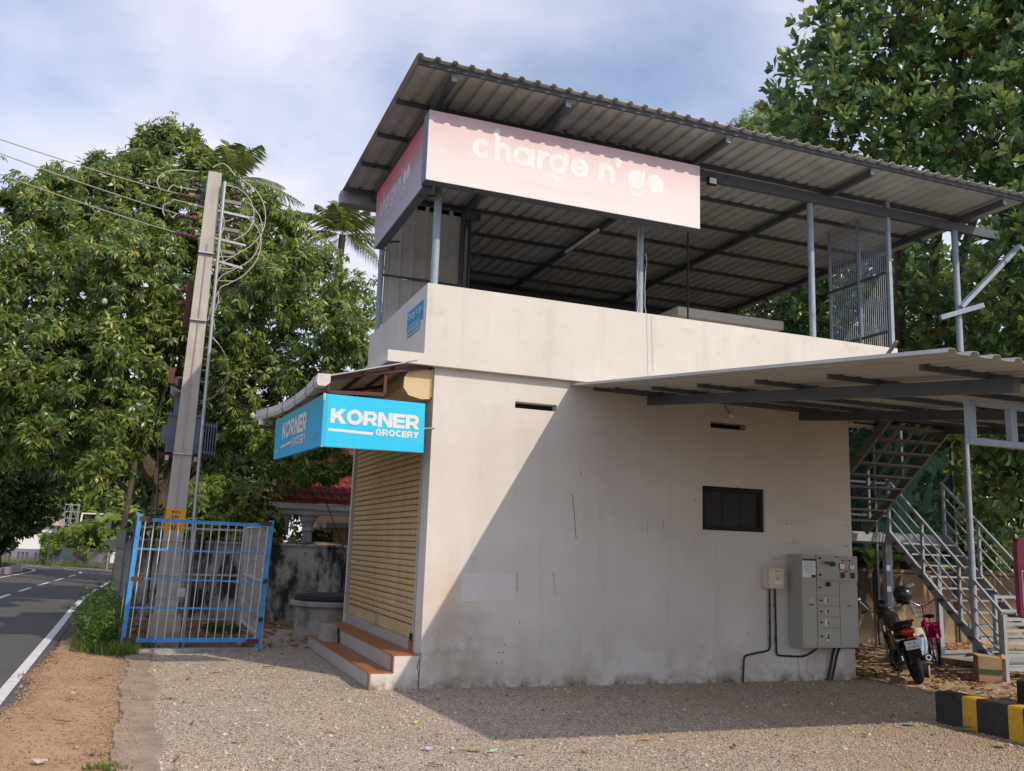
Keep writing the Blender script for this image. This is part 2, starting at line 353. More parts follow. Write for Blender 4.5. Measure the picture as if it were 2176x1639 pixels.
# ================================================================== GROUND
def ground_mat(name, cols, scales, bump, rough=0.95, vor=None):
    """mottled ground: two or three noise layers; optional stone cells"""
    m = bpy.data.materials.new(name); m.use_nodes = True; t = m.node_tree; b = t.nodes["Principled BSDF"]
    b.inputs['Roughness'].default_value = rough; b.inputs['Specular IOR Level'].default_value = 0.2
    P = _n(t, "ShaderNodeNewGeometry").outputs['Position']; out = None; h = None
    for i, (c, s) in enumerate(zip(cols[1:], scales)):
        n = _n(t, "ShaderNodeTexNoise"); n.inputs['Scale'].default_value = s; n.inputs['Detail'].default_value = 8; n.inputs['Roughness'].default_value = 0.65
        t.links.new(P, n.inputs['Vector'])
        r = _n(t, "ShaderNodeValToRGB"); r.color_ramp.elements[0].position = 0.42; r.color_ramp.elements[1].position = 0.62
        t.links.new(n.outputs['Fac'], r.inputs[0])
        x = _n(t, "ShaderNodeMix", data_type='RGBA')
        if out is None: x.inputs['A'].default_value = (*cols[0], 1)
        else: t.links.new(out, x.inputs['A'])
        x.inputs['B'].default_value = (*c, 1); t.links.new(r.outputs[0], x.inputs['Factor']); out = x.outputs['Result']; h = n.outputs['Fac']
    if vor:
        v = _n(t, "ShaderNodeTexVoronoi"); v.inputs['Scale'].default_value = vor; t.links.new(P, v.inputs['Vector'])
        hs = _n(t, "ShaderNodeHueSaturation"); hs.inputs['Saturation'].default_value = 0.9
        mr = _n(t, "ShaderNodeMapRange"); sp = _n(t, "ShaderNodeSeparateColor"); t.links.new(v.outputs['Color'], sp.inputs[0])
        t.links.new(sp.outputs[0], mr.inputs[0]); mr.inputs[3].default_value = 0.5; mr.inputs[4].default_value = 1.45
        t.links.new(mr.outputs[0], hs.inputs['Value']); t.links.new(out, hs.inputs['Color']); out = hs.outputs[0]
        inv = _n(t, "ShaderNodeMath", operation='MULTIPLY'); inv.inputs[1].default_value = -1.0; t.links.new(v.outputs['Distance'], inv.inputs[0]); h = inv.outputs[0]
    t.links.new(out, b.inputs['Base Color'])
    bp = _n(t, "ShaderNodeBump"); bp.inputs['Strength'].default_value = bump[0]; bp.inputs['Distance'].default_value = bump[1]
    t.links.new(h, bp.inputs['Height']); t.links.new(bp.outputs[0], b.inputs['Normal'])
    return m
EARTH = ground_mat("dark_earth", [(0.10, 0.075, 0.05), (0.16, 0.115, 0.075), (0.06, 0.05, 0.03), (0.14, 0.12, 0.08)], [0.5, 3, 14], (0.8, 0.03))
GRAVELM = ground_mat("crushed_gravel", [(0.46, 0.38, 0.30), (0.53, 0.39, 0.255), (0.36, 0.30, 0.24), (0.49, 0.405, 0.315)], [0.30, 1.3, 9], (1.0, 0.02), vor=60)
DIRT = ground_mat("orange_brown_dirt", [(0.38, 0.24, 0.14), (0.43, 0.285, 0.17), (0.25, 0.16, 0.10), (0.40, 0.265, 0.155)], [0.7, 2.6, 18], (0.6, 0.02))
ASPHALT = ground_mat("asphalt", [(0.080, 0.078, 0.079), (0.098, 0.094, 0.093), (0.062, 0.061, 0.063), (0.115, 0.11, 0.106)], [0.3, 3, 90], (0.5, 0.008), 0.85)
SOIL = ground_mat("leaf_strewn_soil", [(0.12, 0.085, 0.055), (0.19, 0.13, 0.075), (0.07, 0.055, 0.04), (0.24, 0.17, 0.09)], [1.5, 6, 26], (1.0, 0.03))
ROADW = mat("road_marking_white", (0.68, 0.67, 0.66), 0.7, 0, (0.52, 0.51, 0.50), 6, 0.9, dirt=(0.22, 0.21, 0.20), dscale=14, damt=0.55)
GRASSM = ground_mat("verge_grass_soil", [(0.10, 0.11, 0.04), (0.16, 0.17, 0.05), (0.07, 0.06, 0.03), (0.13, 0.14, 0.05)], [0.6, 3, 14], (1.0, 0.03))

def flat(name, pts, z, m):
    b = MB(); b.add([(x, y, z) for x, y in pts], [tuple(range(len(pts)))])
    return struct(b.build(name, m))
flat("ground", [(-160, -60), (160, -60), (160, 220), (-160, 220)], -0.016, EARTH)
def ribbon(name, L, Rr, z, m):
    b = MB(); n = len(L); b.add([(x, y, z) for x, y in L] + [(x, y, z) for x, y in Rr], [(i, n + i, n + i + 1, i + 1) for i in range(n - 1)])
    return struct(b.build(name, m))
def smooth2(pts, k=6):
    out = []
    P_ = [pts[0]] + list(pts) + [pts[-1]]
    for i in range(1, len(P_) - 2):
        p0, p1, p2, p3 = [np.array(P_[j], float) for j in (i - 1, i, i + 1, i + 2)]
        for q in range(k):
            u = q / k; out.append(tuple(0.5 * ((2 * p1) + (p2 - p0) * u + (2 * p0 - 5 * p1 + 4 * p2 - p3) * u * u + (3 * p1 - p0 - 3 * p2 + p3) * u ** 3)))
    out.append(tuple(pts[-1])); return out
ROAD_R = smooth2([(-3.98, -30), (-4.0, -5), (-4.06, 0), (-4.17, 7), (-4.28, 14), (-4.2, 19.5), (-3.98, 26), (-3.8, 31), (-4.05, 34.3), (-5.1, 37.0), (-6.9, 39.6), (-9.3, 42.2), (-13, 45.2), (-20, 49.5), (-32, 55)])
ROAD_L = smooth2([(-8.9, -30), (-8.9, -5), (-8.85, 0), (-8.75, 7), (-8.6, 14), (-8.35, 20), (-7.95, 26.5), (-7.65, 31), (-7.62, 33.6), (-8.0, 36.0), (-9.0, 38.0), (-10.9, 40.0), (-14.5, 42.6), (-21, 46.3), (-33, 51.5)])
ribbon("road", ROAD_L, ROAD_R, -0.008, ASPHALT)
def offs(pts, d0, d1):
    a, b = [], []
    for i, p in enumerate(pts):
        q0 = np.array(pts[max(i - 1, 0)]); q1 = np.array(pts[min(i + 1, len(pts) - 1)]); t = q1 - q0; t /= np.linalg.norm(t); nrm = np.array([-t[1], t[0]])
        a.append(tuple(np.array(p) + nrm * d1)); b.append(tuple(np.array(p) + nrm * d0))
    return a, b
a, b = offs(ROAD_R, 0.10, 0.22); ribbon("road_edge_line", a, b, -0.004, ROADW)
a, b = offs(ROAD_L, -0.20, -0.09); ribbon("road_edge_line", a, b, -0.004, ROADW)
CEN = [((l[0] + r[0]) / 2 + 0.12, (l[1] + r[1]) / 2) for l, r in zip(ROAD_L, ROAD_R)]
# broken centre line
cum = [0.0]
for p, q in zip(CEN, CEN[1:]): cum.append(cum[-1] + math.dist(p, q))
def along(s):
    for i in range(len(cum) - 1):
        if cum[i + 1] >= s:
            u = (s - cum[i]) / (cum[i + 1] - cum[i]); return (CEN[i][0] + (CEN[i + 1][0] - CEN[i][0]) * u, CEN[i][1] + (CEN[i + 1][1] - CEN[i][1]) * u)
    return CEN[-1]
s0 = 31.5
while s0 < cum[-1] - 20:
    seg = [along(s0 + 2.0 * i / 4) for i in range(5)]; a, b = offs(seg, -0.055, 0.055); ribbon("road_centre_dash", a, b, -0.004, ROADW); s0 += 3.35
# verge of orange dirt between asphalt and yard, its road edge uneven
def rough(y, s): return 0.045 * math.sin(y * 2.1 + s) + 0.028 * math.sin(y * 5.3 + 2 * s) + 0.016 * math.sin(y * 13.7 + s) + 0.010 * math.sin(y * 31 + 3 * s) + 0.006 * math.sin(y * 71 + s)
edge = [(-4.02 - 0.006 * y + rough(y, 1.0) - 0.30 * min(1.0, max(0.0, (-1.2 - y) / 3)), y) for y in np.arange(-9, 6.2, 0.03)]
flat("dirt_verge", [(-2.9, -9)] + [(-2.95, 4.4)] + [(-3.3, 6.2)] + edge[::-1], -0.004, DIRT)
sp_ = [(6.25 + 0.5 * rough(y, 2) + .12 * (y + 1.5), y) for y in np.arange(-2.6, 0.0, .05)]
flat("sandy_patch", [(x, y) for x, y in sp_] + [(6.22, 4.3), (24, 4.3), (24, -2.9)] + [(x, -2.75 + 2 * rough(x, 3)) for x in np.arange(12, 6.0, -.08)], 0.004, ground_mat("sandy_leaf_litter", [(0.50, 0.37, 0.23), (0.40, 0.28, 0.165), (0.56, 0.43, 0.28), (0.27, 0.17, 0.10)], [1.1, 5, 24], (1.0, 0.025)))
flat("soil_patch", [(-3.9, 4.0), (-3.05, 3.7), (-1.42, 3.75)] + [(-1.35 + rough(y, 5), y) for y in np.arange(3.8, 7.3, .08)] + [(x, 7.35 + 2 * rough(x, 6)) for x in np.arange(-1.25, 7, .1)] + [(7.2, 9.0), (-3.5, 9.0), (-4.0, 20), (-4.05, 8)], 0.006, SOIL)
# concrete apron strip beside the gravel
b = MB(); ys = np.arange(-8, 3.75, 0.05)
L_ = [(-3.11 + 0.6 * rough(y, 4) + (0.22 * max(0, -2 - y) / 5), y) for y in ys]; R_ = [(-2.80 + 0.7 * rough(y, 7) - 0.06 * max(0, y) / 3, y) for y in ys]
n = len(ys)
vs = [(x, y, 0.022) for x, y in L_] + [(x, y, 0.022) for x, y in R_] + [(x - 0.012, y, -0.01) for x, y in L_] + [(x + 0.03, y, -0.01) for x, y in R_]
fs = [(i, n + i, n + i + 1, i + 1) for i in range(n - 1)] + [(2 * n + i, i, i + 1, 2 * n + i + 1) for i in range(n - 1)] + [(n + i, 3 * n + i, 3 * n + i + 1, n + i + 1) for i in range(n - 1)] + [(n - 1, 2 * n - 1, 4 * n - 1, 3 * n - 1)]
b.add(vs, fs); struct(b.build("concrete_apron", mat("apron_concrete", (0.33, 0.265, 0.205), 0.92, 0, (0.20, 0.165, 0.13), 3, 0.95, (45, 0.8, 0.015), dirt=(0.40, 0.26, 0.155), dscale=3.2, damt=0.85)))
flat("gravel_yard", [(-2.95, -9), (30, -9), (30, 16), (7, 16), (7.2, 8.9), (-1.5, 8.9), (-1.5, 3.85), (-2.95, 3.85)], 0.0, GRAVELM)
# loose stones standing on the yard, thicker towards the viewer
def pebbles(n, name):
    xs = RNG.uniform(-3.0, 9.5, n * 3); ys = -8.2 + 12.0 * RNG.random(n * 3) ** 1.5
    keep = ~((xs > -0.62) & (xs < 6.3) & (ys > -0.02)) & ~((xs < -1.1) & (ys > 3.5)) & (xs < 9.5)
    xs, ys = xs[keep][:n], ys[keep][:n]; k = len(xs)
    base = np.array([(1, 0, 0), (0, 1, 0), (-1, 0, 0), (0, -1, 0), (0, 0, 1), (0.0, 0, -0.4)], float)
    fc = np.array([(0, 1, 4), (1, 2, 4), (2, 3, 4), (3, 0, 4), (1, 0, 5), (2, 1, 5), (3, 2, 5), (0, 3, 5)])
    s = RNG.uniform(0.004, 0.012, k)[:, None, None] * (1 + 1.5 * (RNG.random(k) > 0.975))[:, None, None]
    vv = base[None] * RNG.uniform(0.65, 1.35, (k, 6, 3)); vv[:, :, 2] *= 0.75
    a = RNG.uniform(0, 6.28, k); ca, sa = np.cos(a)[:, None], np.sin(a)[:, None]
    x = vv[:, :, 0] * ca - vv[:, :, 1] * sa; y = vv[:, :, 0] * sa + vv[:, :, 1] * ca
    vv = np.stack([x, y, vv[:, :, 2]], 2) * s + np.stack([xs, ys, np.full(k, 0.001)], 1)[:, None]
    o = mesh_np(name, vv.reshape(-1, 3), (fc[None] + 6 * np.arange(k)[:, None, None]).reshape(-1, 3), STONE)
    return stuff(o)
STONE = leafmat("loose_stone", [(0.0, (0.16, 0.14, 0.12)), (0.3, (0.32, 0.27, 0.22)), (0.65, (0.46, 0.38, 0.295)), (1.0, (0.57, 0.505, 0.42))], 0.9, 0.0, 0.2, True)
pebbles(110000, "gravel")
# soil crumbs spilling over the edges of the verge and the apron
def crumbs(n, seed):
    rg = np.random.default_rng(seed); ys = -7.5 + 11.5 * rg.random(n) ** 1.2; side = rg.random(n) < .62
    ex = np.array([-4.02 - 0.006 * y + rough(y, 1.0) - 0.30 * min(1.0, max(0.0, (-1.2 - y) / 3)) for y in ys]); xs = np.where(side, ex + rg.normal(0, .055, n) - .01, -3.08 + rg.normal(0, .10, n)); xs = np.where(rg.random(n) < .25, rg.uniform(-4.0, -3.1, n), xs)
    base = np.array([(1, 0, 0), (0, 1, 0), (-1, 0, 0), (0, -1, 0), (0, 0, .8), (0, 0, -.4)], float); fc = np.array([(0, 1, 4), (1, 2, 4), (2, 3, 4), (3, 0, 4), (1, 0, 5), (2, 1, 5), (3, 2, 5), (0, 3, 5)])
    vv = base[None] * rg.uniform(.6, 1.4, (n, 6, 3)) * (rg.uniform(.003, .010, n) * (1 + 1.6 * (rg.random(n) > .985)))[:, None, None] + np.stack([xs, ys, np.where(xs > -3.1, .022, .0)], 1)[:, None]
    return stuff(mesh_np("soil_crumbs", vv.reshape(-1, 3), (fc[None] + 6 * np.arange(n)[:, None, None]).reshape(-1, 3), leafmat("soil_crumb", [(0, (0.20, 0.12, 0.07)), (.6, (0.34, 0.225, 0.14)), (1, (0.44, 0.35, 0.25))], .95, 0, .2, True)))
crumbs(16000, 5)
# bare sandy earth shows through the stones towards the right and the front of the yard
_t = GRAVELM.node_tree; _b = _t.nodes["Principled BSDF"]; _src = _b.inputs['Base Color'].links[0].from_socket
_P = _n(_t, "ShaderNodeNewGeometry").outputs['Position']; _sp = _n(_t, "ShaderNodeSeparateXYZ"); _t.links.new(_P, _sp.inputs[0])
_g = _n(_t, "ShaderNodeMapRange"); _g.inputs[1].default_value = -1.5; _g.inputs[2].default_value = 5.5; _g.inputs[3].default_value = -0.14; _g.inputs[4].default_value = 0.22; _t.links.new(_sp.outputs['X'], _g.inputs[0])
_no = _n(_t, "ShaderNodeTexNoise"); _no.inputs['Scale'].default_value = 0.9; _no.inputs['Detail'].default_value = 9; _no.inputs['Roughness'].default_value = 0.68; _t.links.new(_P, _no.inputs['Vector'])
_ad = _n(_t, "ShaderNodeMath", operation='ADD'); _t.links.new(_g.outputs[0], _ad.inputs[0]); _t.links.new(_no.outputs['Fac'], _ad.inputs[1])
_rr = _n(_t, "ShaderNodeMapRange"); _rr.inputs[1].default_value = 0.50; _rr.inputs[2].default_value = 0.72; _rr.inputs[4].default_value = 0.8; _t.links.new(_ad.outputs[0], _rr.inputs[0])
_m = _n(_t, "ShaderNodeMix", data_type='RGBA'); _t.links.new(_src, _m.inputs['A']); _m.inputs['B'].default_value = (0.46, 0.33, 0.205, 1); _t.links.new(_rr.outputs[0], _m.inputs['Factor']); _t.links.new(_m.outputs['Result'], _b.inputs['Base Color'])

# ================================================================== SHOP BUILDING
DARK = mat("unlit_interior", (0.02, 0.019, 0.018), 0.9)
shop = thing("shop_building", "two-level white plastered corner shop with closed cream roller shutter", "shop building", (0, 0, 0))
def holed_wall(b, x0, x1, z0, z1, y, depth, holes):
    xs = sorted({x0, x1, *[h[0] for h in holes], *[h[1] for h in holes]}); zs = sorted({z0, z1, *[h[2] for h in holes], *[h[3] for h in holes]})
    for i in range(len(xs) - 1):
        for j in range(len(zs) - 1):
            cx_, cz_ = (xs[i] + xs[i + 1]) / 2, (zs[j] + zs[j + 1]) / 2
            if any(h[0] < cx_ < h[1] and h[2] < cz_ < h[3] for h in holes): continue
            b.add([(xs[i], y, zs[j]), (xs[i + 1], y, zs[j]), (xs[i + 1], y, zs[j + 1]), (xs[i], y, zs[j + 1])], [(0, 1, 2, 3)])
    for (a0, a1, c0, c1) in holes:
        b.add([(a0, y, c0), (a1, y, c0), (a1, y, c1), (a0, y, c1), (a0, y + depth, c0), (a1, y + depth, c0), (a1, y + depth, c1), (a0, y + depth, c1)],
              [(0, 4, 5, 1), (1, 5, 6, 2), (2, 6, 7, 3), (3, 7, 4, 0)])
VENTS = [(1.05, 1.615, 3.318, 3.402), (3.88, 4.45, 3.30, 3.382)]; WIN = (3.75, 4.735, 1.935, 2.515)
b = MB(); holed_wall(b, 0.0, 6.2, 0.0, 3.72, 0.0, 0.16, VENTS + [WIN])
b.add([(6.2, 0, 0), (6.2, 4.5, 0), (6.2, 4.5, 3.72), (6.2, 0, 3.72)], [(0, 1, 2, 3)])              # right end
b.add([(0, 0, 0), (0, 0.30, 0), (0, 0.30, 3.72), (0, 0, 3.72)], [(3, 2, 1, 0)])                     # jamb towards the road
b.add([(0, 4.47, 0), (0, 4.6, 0), (0, 4.6, 3.72), (0, 4.47, 3.72)], [(3, 2, 1, 0)])
b.add([(0, 4.6, 0), (6.2, 4.6, 0), (6.2, 4.6, 3.72), (0, 4.6, 3.72)], [(3, 2, 1, 0)])
b.add([(0, 0.30, 0), (0.14, 0.30, 0), (0.14, 0.30, 3.72), (0, 0.30, 3.72)], [(0, 1, 2, 3)])
b.add([(0, 4.47, 0), (0.14, 4.47, 0), (0.14, 4.47, 3.72), (0, 4.47, 3.72)], [(3, 2, 1, 0)])
b.build("wall", WALL, shop)
b = MB()
for h in VENTS: MB().box(h[0] - .05, h[1] + .05, .162, .18, h[2] - .05, h[3] + .05).build('vent_back', DARK, shop)  # near-black sheets stand in for the unlit room behind the slots
pass
# window: dark painted frame and boarded sash
w = MB(); x0, x1, z0, z1 = WIN
w.box(x0 + .003, x0 + .06, .035, .10, z0 + .003, z1 - .003); w.box(x1 - .06, x1 - .003, .035, .10, z0 + .003, z1 - .003)
w.box(x0 + .06, x1 - .06, .035, .10, z1 - .06, z1 - .003); w.box(x0 + .06, x1 - .06, .035, .10, z0 + .003, z0 + .06)
wf = w.build("window_frame", DARKW, shop)
pw = (x1 - x0 - 0.12) / 6
pb = MB().box(x0 + .062, x0 + .058 + pw, .06, .085, z0 + .062, z1 - .062).build("window_board", mat("window_board_paint", (0.012, 0.012, 0.013), 0.6, 0, (0.024, 0.024, 0.026), 5, 0.8, stretch=(6, 6, 0.6)), wf)
for i in range(1, 6): dup(pb, wf, (pw * i, 0.004 * (i % 2), 0))
# slab, parapet
WALLC = WALL
b = MB(); b.box(-0.61, 7.07, -0.10, 4.7, 3.72, 3.855); b.build("floor_slab", WALL, shop)
b = MB(); b.box(6.203, 7.03, -0.085, 0.25, 3.535, 3.72); b.build("lintel", WALL, shop)
b = MB(); b.tube([(6.21, -0.10, 3.545), (6.98, -0.10, 3.545), (6.98, -0.10, 3.70)], 0.012, 6); b.build("conduit", BLACK, shop)
b = MB()
b.add([(-0.17, -0.1, 3.855), (7.07, -0.1, 3.855), (7.07, -0.1, 4.725), (-0.17, -0.1, 4.725), (-0.17, 3.12, 3.855), (-0.17, 3.12, 4.725),
       (-0.05, 3.12, 4.725), (-0.05, 0.02, 4.725), (7.07, 0.02, 4.725), (-0.05, 3.12, 3.855), (-0.05, 0.02, 3.855), (7.07, 0.02, 3.855)],
      [(0, 1, 2, 3), (4, 0, 3, 5), (3, 2, 8, 7), (5, 3, 7, 6), (9, 4, 5, 6), (10, 9, 6, 7), (11, 10, 7, 8), (1, 11, 8, 2)])
b.build("parapet", WALL, shop)
b = MB(); b.box(1.5, 7.07, 4.7, 7.2, 3.70, 3.855); b.box(1.5, 7.07, 6.95, 7.05, 3.855, 4.72); b.box(1.5, 6.2, 7.05, 7.2, 0, 3.70); b.build("rear_terrace", WALL, shop)
# hairline cracks, scratches, drill holes: thin marks a millimetre proud of the plaster
def crack(pts, wd, name, y=-0.002):
    b = MB(); pts = [V((p[0], y, p[1])) for p in pts]
    for p, q in zip(pts, pts[1:]):
        d = (q - p).normalized(); s_ = V((-d.z, 0, d.x)) * wd / 2; b.add([p - s_, p + s_, q + s_, q - s_], [(0, 1, 2, 3)])
    return b.build(name, CRACK, shop)
CRACK = mat("dark_crack_mark", (0.20, 0.185, 0.17), 0.9)  # dark tone shared by cracks, scratches and drill holes
def wob(p, q, n, a, seed):
    r_ = random.Random(seed); return [(p[0] + (q[0] - p[0]) * i / n + r_.uniform(-a, a), p[1] + (q[1] - p[1]) * i / n) for i in range(n + 1)]
crack(wob((2.83, 4.72), (2.86, 3.86), 30, 0.006, 1), 0.004, "crack", -0.102); crack(wob((2.90, 4.70), (2.93, 3.95), 26, 0.006, 2), 0.004, "crack", -0.102)
crack(wob((-0.015, 0.40), (-0.02, 0.03), 9, 0.02, 6), 0.012, "crack", -0.009)
for (p, q, w_) in (((1.15, 1.33), (1.16, 1.11), .008), ((1.62, 1.34), (1.66, 1.05), .005), ((1.95, 2.60), (1.98, 2.52), .008), ((3.15, 2.03), (3.17, 1.90), .008), ((2.93, 2.05), (2.93, 1.85), .004),
                   ((1.86, 2.3), (1.92, 1.75), .010), ((5.23, .30), (5.26, 0.03), .008), ((5.40, .30), (5.37, .10), .006)):
    crack(wob(p, q, 5, 0.004, int(p[0] * 99)), w_, "scratch")
b = MB()
for (px, py) in ((1010, 1222), (1088, 1222), (1008, 1265), (1063, 1275), (1072, 1370), (1060, 1387), (1068, 1387), (1056, 1409), (1066, 1408), (1104, 1323), (1476, 1064), (1672, 1113), (1681, 1113), (1793, 1117), (1800, 1119), (1674, 1156), (1683, 1156), (1795, 1160), (1801, 1161), (1589, 1347)):
    p = at_y(px, py, -0.002); b.disc(p, (0, -1, 0), 0.011, 8)
b.build("drill_hole", CRACK, shop)
# paler repainted rectangle and its dark smear
PATCH = mat("repaint_patch", (0.655, 0.625, 0.61), 0.75, 0, (0.59, 0.56, 0.53), 3, 0.8)
b = MB(); b.add([(0.45, -0.003, 0.98), (1.13, -0.003, 0.98), (1.13, -0.003, 1.30), (0.45, -0.003, 1.30)], [(0, 1, 2, 3)]); b.build("repaint_patch", PATCH, shop)
# roller shutter: guides, slats, bottom rail, hood
gm = mat("shutter_guide_paint", (0.42, 0.39, 0.38), 0.5, 0, (0.35, 0.32, 0.30), 6, 0.8)
MB().box(-0.012, 0.06, 0.303, 0.385, 0.50, 3.42).build("shutter_guide", gm, shop); MB().box(-0.012, 0.06, 4.41, 4.466, 0.50, 3.42).build("shutter_guide", gm, shop)
shutter = MB().box(0.085, 0.10, 0.39, 4.405, 0.5, 3.45).build("roller_shutter", CREAM, shop)
NS = 36; pitch = (3.40 - 0.66) / NS
b = MB(); prof = [(0.075, 0.0), (0.042, 0.003), (0.031, 0.014), (0.029, pitch * 0.55), (0.036, pitch * 0.86), (0.048, pitch * 0.94), (0.075, pitch * 0.95)]
b.prism([(x, 0.388, 0.66 + z) for x, z in prof], (0, 4.02, 0)); sl = b.build("slat", CREAM, shutter)
_rj = random.Random(21)
for i in range(1, NS): dup(sl, shutter, (_rj.uniform(-.003, .003) - (.006 if i in (7, 8) else 0), 0, pitch * i + _rj.uniform(-.002, .002)), rot=(_rj.uniform(-.0006, .0006), 0, _rj.uniform(-.0006, .0006)))
MB().box(-.012, .03, 2.28, 2.36, .60, .64).build('padlock', GALV, shutter)
MB().box(0.03, 0.078, 0.388, 4.408, 0.505, 0.652).build("bottom_rail", CREAM, shutter)
MB().box(0.0, 0.03, 2.3, 2.45, 0.52, 0.56).build("pull_handle", GALV, shutter)
MB().box(-0.03, 0.03, 0.34, 0.42, 0.50, 0.58).build("shutter_lock", BLACK, shop)
hp = [(-0.03, 3.69), (-0.29, 3.69), (-0.355, 3.58), (-0.362, 3.45), (-0.295, 3.36), (-0.14, 3.325), (-0.03, 3.335)]
b = MB(); b.prism([(x, 0.05, z) for x, z in hp], (0, 4.35, 0)); b.build("shutter_hood", CREAMH, shop)
b = MB(); b.box(-0.03, -0.001, 0.04, 4.42, 3.36, 3.70); b.build("hood_back", CREAMH, shop)

# entrance steps: plaster body, pale riser tiles, terracotta tread tiles
steps = thing("entrance_steps", "two terracotta tiled entrance steps with pale risers below the roller shutter", "steps", (-0.3, 2.1, 0))
b = MB(); b.box(-0.565, -0.012, -0.006, 4.27, 0.0, 0.178); b.box(-0.305, -0.012, -0.006, 4.27, 0.178, 0.368); b.box(-0.012, 0.083, 0.30, 4.41, 0.0, 0.495); b.build("step_body", WALL, steps)
def tiles(name, m, x0, x1, z0, z1, y0, y1, n, gap=0.004, jit=0.0015):
    L = (y1 - y0) / n; t0 = MB().box(x0, x1, y0 + gap / 2, y0 + L - gap / 2, z0, z1).build(name, m, steps)
    rr_ = random.Random(n)
    for i in range(1, n): dup(t0, steps, (rr_.uniform(-jit, jit), L * i, rr_.uniform(-jit, jit)))
tiles("tread_tile", TERRA, -0.592, -0.322, 0.178, 0.192, -0.012, 4.28, 14)
tiles("tread_tile", TERRA, -0.332, -0.030, 0.368, 0.382, -0.012, 4.28, 14)
tiles("riser_tile", TILEW, -0.580, -0.566, 0.01, 0.176, 0.10, 4.28, 8)
tiles("riser_tile", TILEW, -0.320, -0.306, 0.193, 0.366, 0.10, 4.28, 8)
tiles("riser_tile", TILEW, -0.028, -0.013, 0.384, 0.497, 0.46, 4.28, 8)
for (x, z0, z1, y0) in ((-0.580, 0.005, 0.176, -0.01), (-0.320, 0.193, 0.366, -0.01), (-0.028, 0.384, 0.497, 0.30)):
    MB().box(x - .002, x + .014, y0, y0 + .105 if y0 < 0 else 0.455, z0, z1).build("corner_tile", TERRA, steps)
blk = MB().box(-0.545, -0.355, 3.1, 3.62, 0.194, 0.30); blk.box(-0.53, -0.36, 3.15, 3.55, 0.301, 0.42)
tag(blk.build("concrete_block", CONC, loc=(-0.45, 3.35, 0.194)), "rough grey concrete block lying on the lower entrance step", "concrete block")

# ================================================================== UPPER STEEL ROOF
roof = thing("steel_roof", "large flat corrugated metal roof on blue-grey steel posts over the upper floor", "roof", (4, 2, 7.0))
ZS = 7.085
n_s = 0
for (x0, x1, y0, y1) in ((-0.70, 1.52, -1.06, 3.45), (1.375, 4.21, -1.062, 7.15), (4.072, 6.90, -1.064, 7.15), (6.77, 8.95, -1.066, 7.15)):
    b = MB(); b.corr((x0, y0, ZS + .005 * n_s), (1, 0, 0), (0, 1, 0), (0, 0, 1), x1 - x0, y1 - y0, 0.2075, 0.045, 0.034, 0.003); n_s = 1 - n_s; b.build("roof_sheet", SHEET, roof)
for i, y in enumerate((-0.955, 0.07, 1.10, 2.14, 3.19, 4.26, 5.36, 6.42, 7.02)):
    x0 = (-0.66 if y < 3.3 else 1.5)
    MB().box(x0, 8.85, y - .022, y + .022, 7.03, 7.083).build("purlin", STEELD, roof)
for x in (-0.20, 1.264, 3.573, 5.97, 8.476):
    b = MB(); b.box(x - .035, x + .035, -0.90 if True else 0, 3.3 if x < 1 else 7.05, 6.945, 7.028); b.build("rafter", STEELD if x > 0 else STEELD, roof)
    MB().box(x - .034, x + .034, -0.905, -0.901, 6.946, 7.027).build("rafter_end_plate", STEEL, roof)
MB().box(-0.1, 9.35, -0.035, 0.035, 6.80, 6.943).build("main_beam", STEELD, roof)
MB().box(-0.1, 1.5, 3.0, 3.06, 6.83, 6.943).build("main_beam", STEELD, roof)
MB().box(1.5, 8.9, 6.9, 6.97, 6.80, 6.943).build("main_beam", STEELD, roof)
for x, z0 in ((-0.05, 4.60), (2.812, 4.60), (5.66, 4.60), (8.42, 0.10)):
    y = 0.06 if z0 > 1 else 0.0
    b = MB(); b.tube([(x, y, z0), (x, y, 6.80)], 0.048, 14)
    if z0 > 1: b.box(x - .08, x + .08, y - .07, y + .07, 4.726, 4.732)
    b.build("post", STEEL, roof, smooth=True)
b = MB(); b.bar((8.40, -0.06, 5.54), (9.75, -0.06, 6.75), 0.10, 0.06); b.build("brace", STEEL, roof)
b = MB(); b.bar((8.10, 0.05, 5.36), (8.72, -0.20, 5.58), 0.075, 0.075); b.build("stub_beam", STEEL, roof)
# eaves gutter at the back-left corner
b = MB(); b.corr((-0.72, 3.30, 6.95), (0, 1, 0), (1, 0, 0), (0, 0, 1), 0.20, 2.2, 0.4, .1, .0, 0.004); b.box(-0.72, 1.48, 3.295, 3.305, 6.86, 7.06); b.box(-0.72, 1.48, 3.50, 3.51, 6.86, 7.06); b.box(-0.725, -0.72, 3.295, 3.51, 6.86, 7.06); b.box(-0.72, 1.48, 3.305, 3.50, 6.86, 6.865)
b.build("gutter", GALV, roof)
BSHEET = mat('shade_dark_sheet', (0.10, 0.10, 0.105), .5, 0, (0.07, 0.07, 0.072), 2, .8)  # sheet colour darkened to stand for deep shade inside the upper floor
# back wall in the shade-darkened sheet colour
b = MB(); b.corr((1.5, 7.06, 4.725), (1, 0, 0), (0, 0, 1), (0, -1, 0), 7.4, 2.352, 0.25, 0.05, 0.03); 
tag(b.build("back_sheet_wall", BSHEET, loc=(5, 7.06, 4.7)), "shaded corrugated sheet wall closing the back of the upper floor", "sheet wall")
b = MB(); b.corr((1.36, 3.08, 4.725), (0, 1, 0), (0, 0, 1), (1, 0, 0), 3.95, 2.28, 0.25, 0.05, 0.03); tag(b.build('light_block_sheet', BSHEET, loc=(1.36, 5, 4.7)), 'added dark corrugated sheet hidden behind the left screen, blocking light', 'sheet wall')  # unseen sheet added to keep light out of the terrace interior
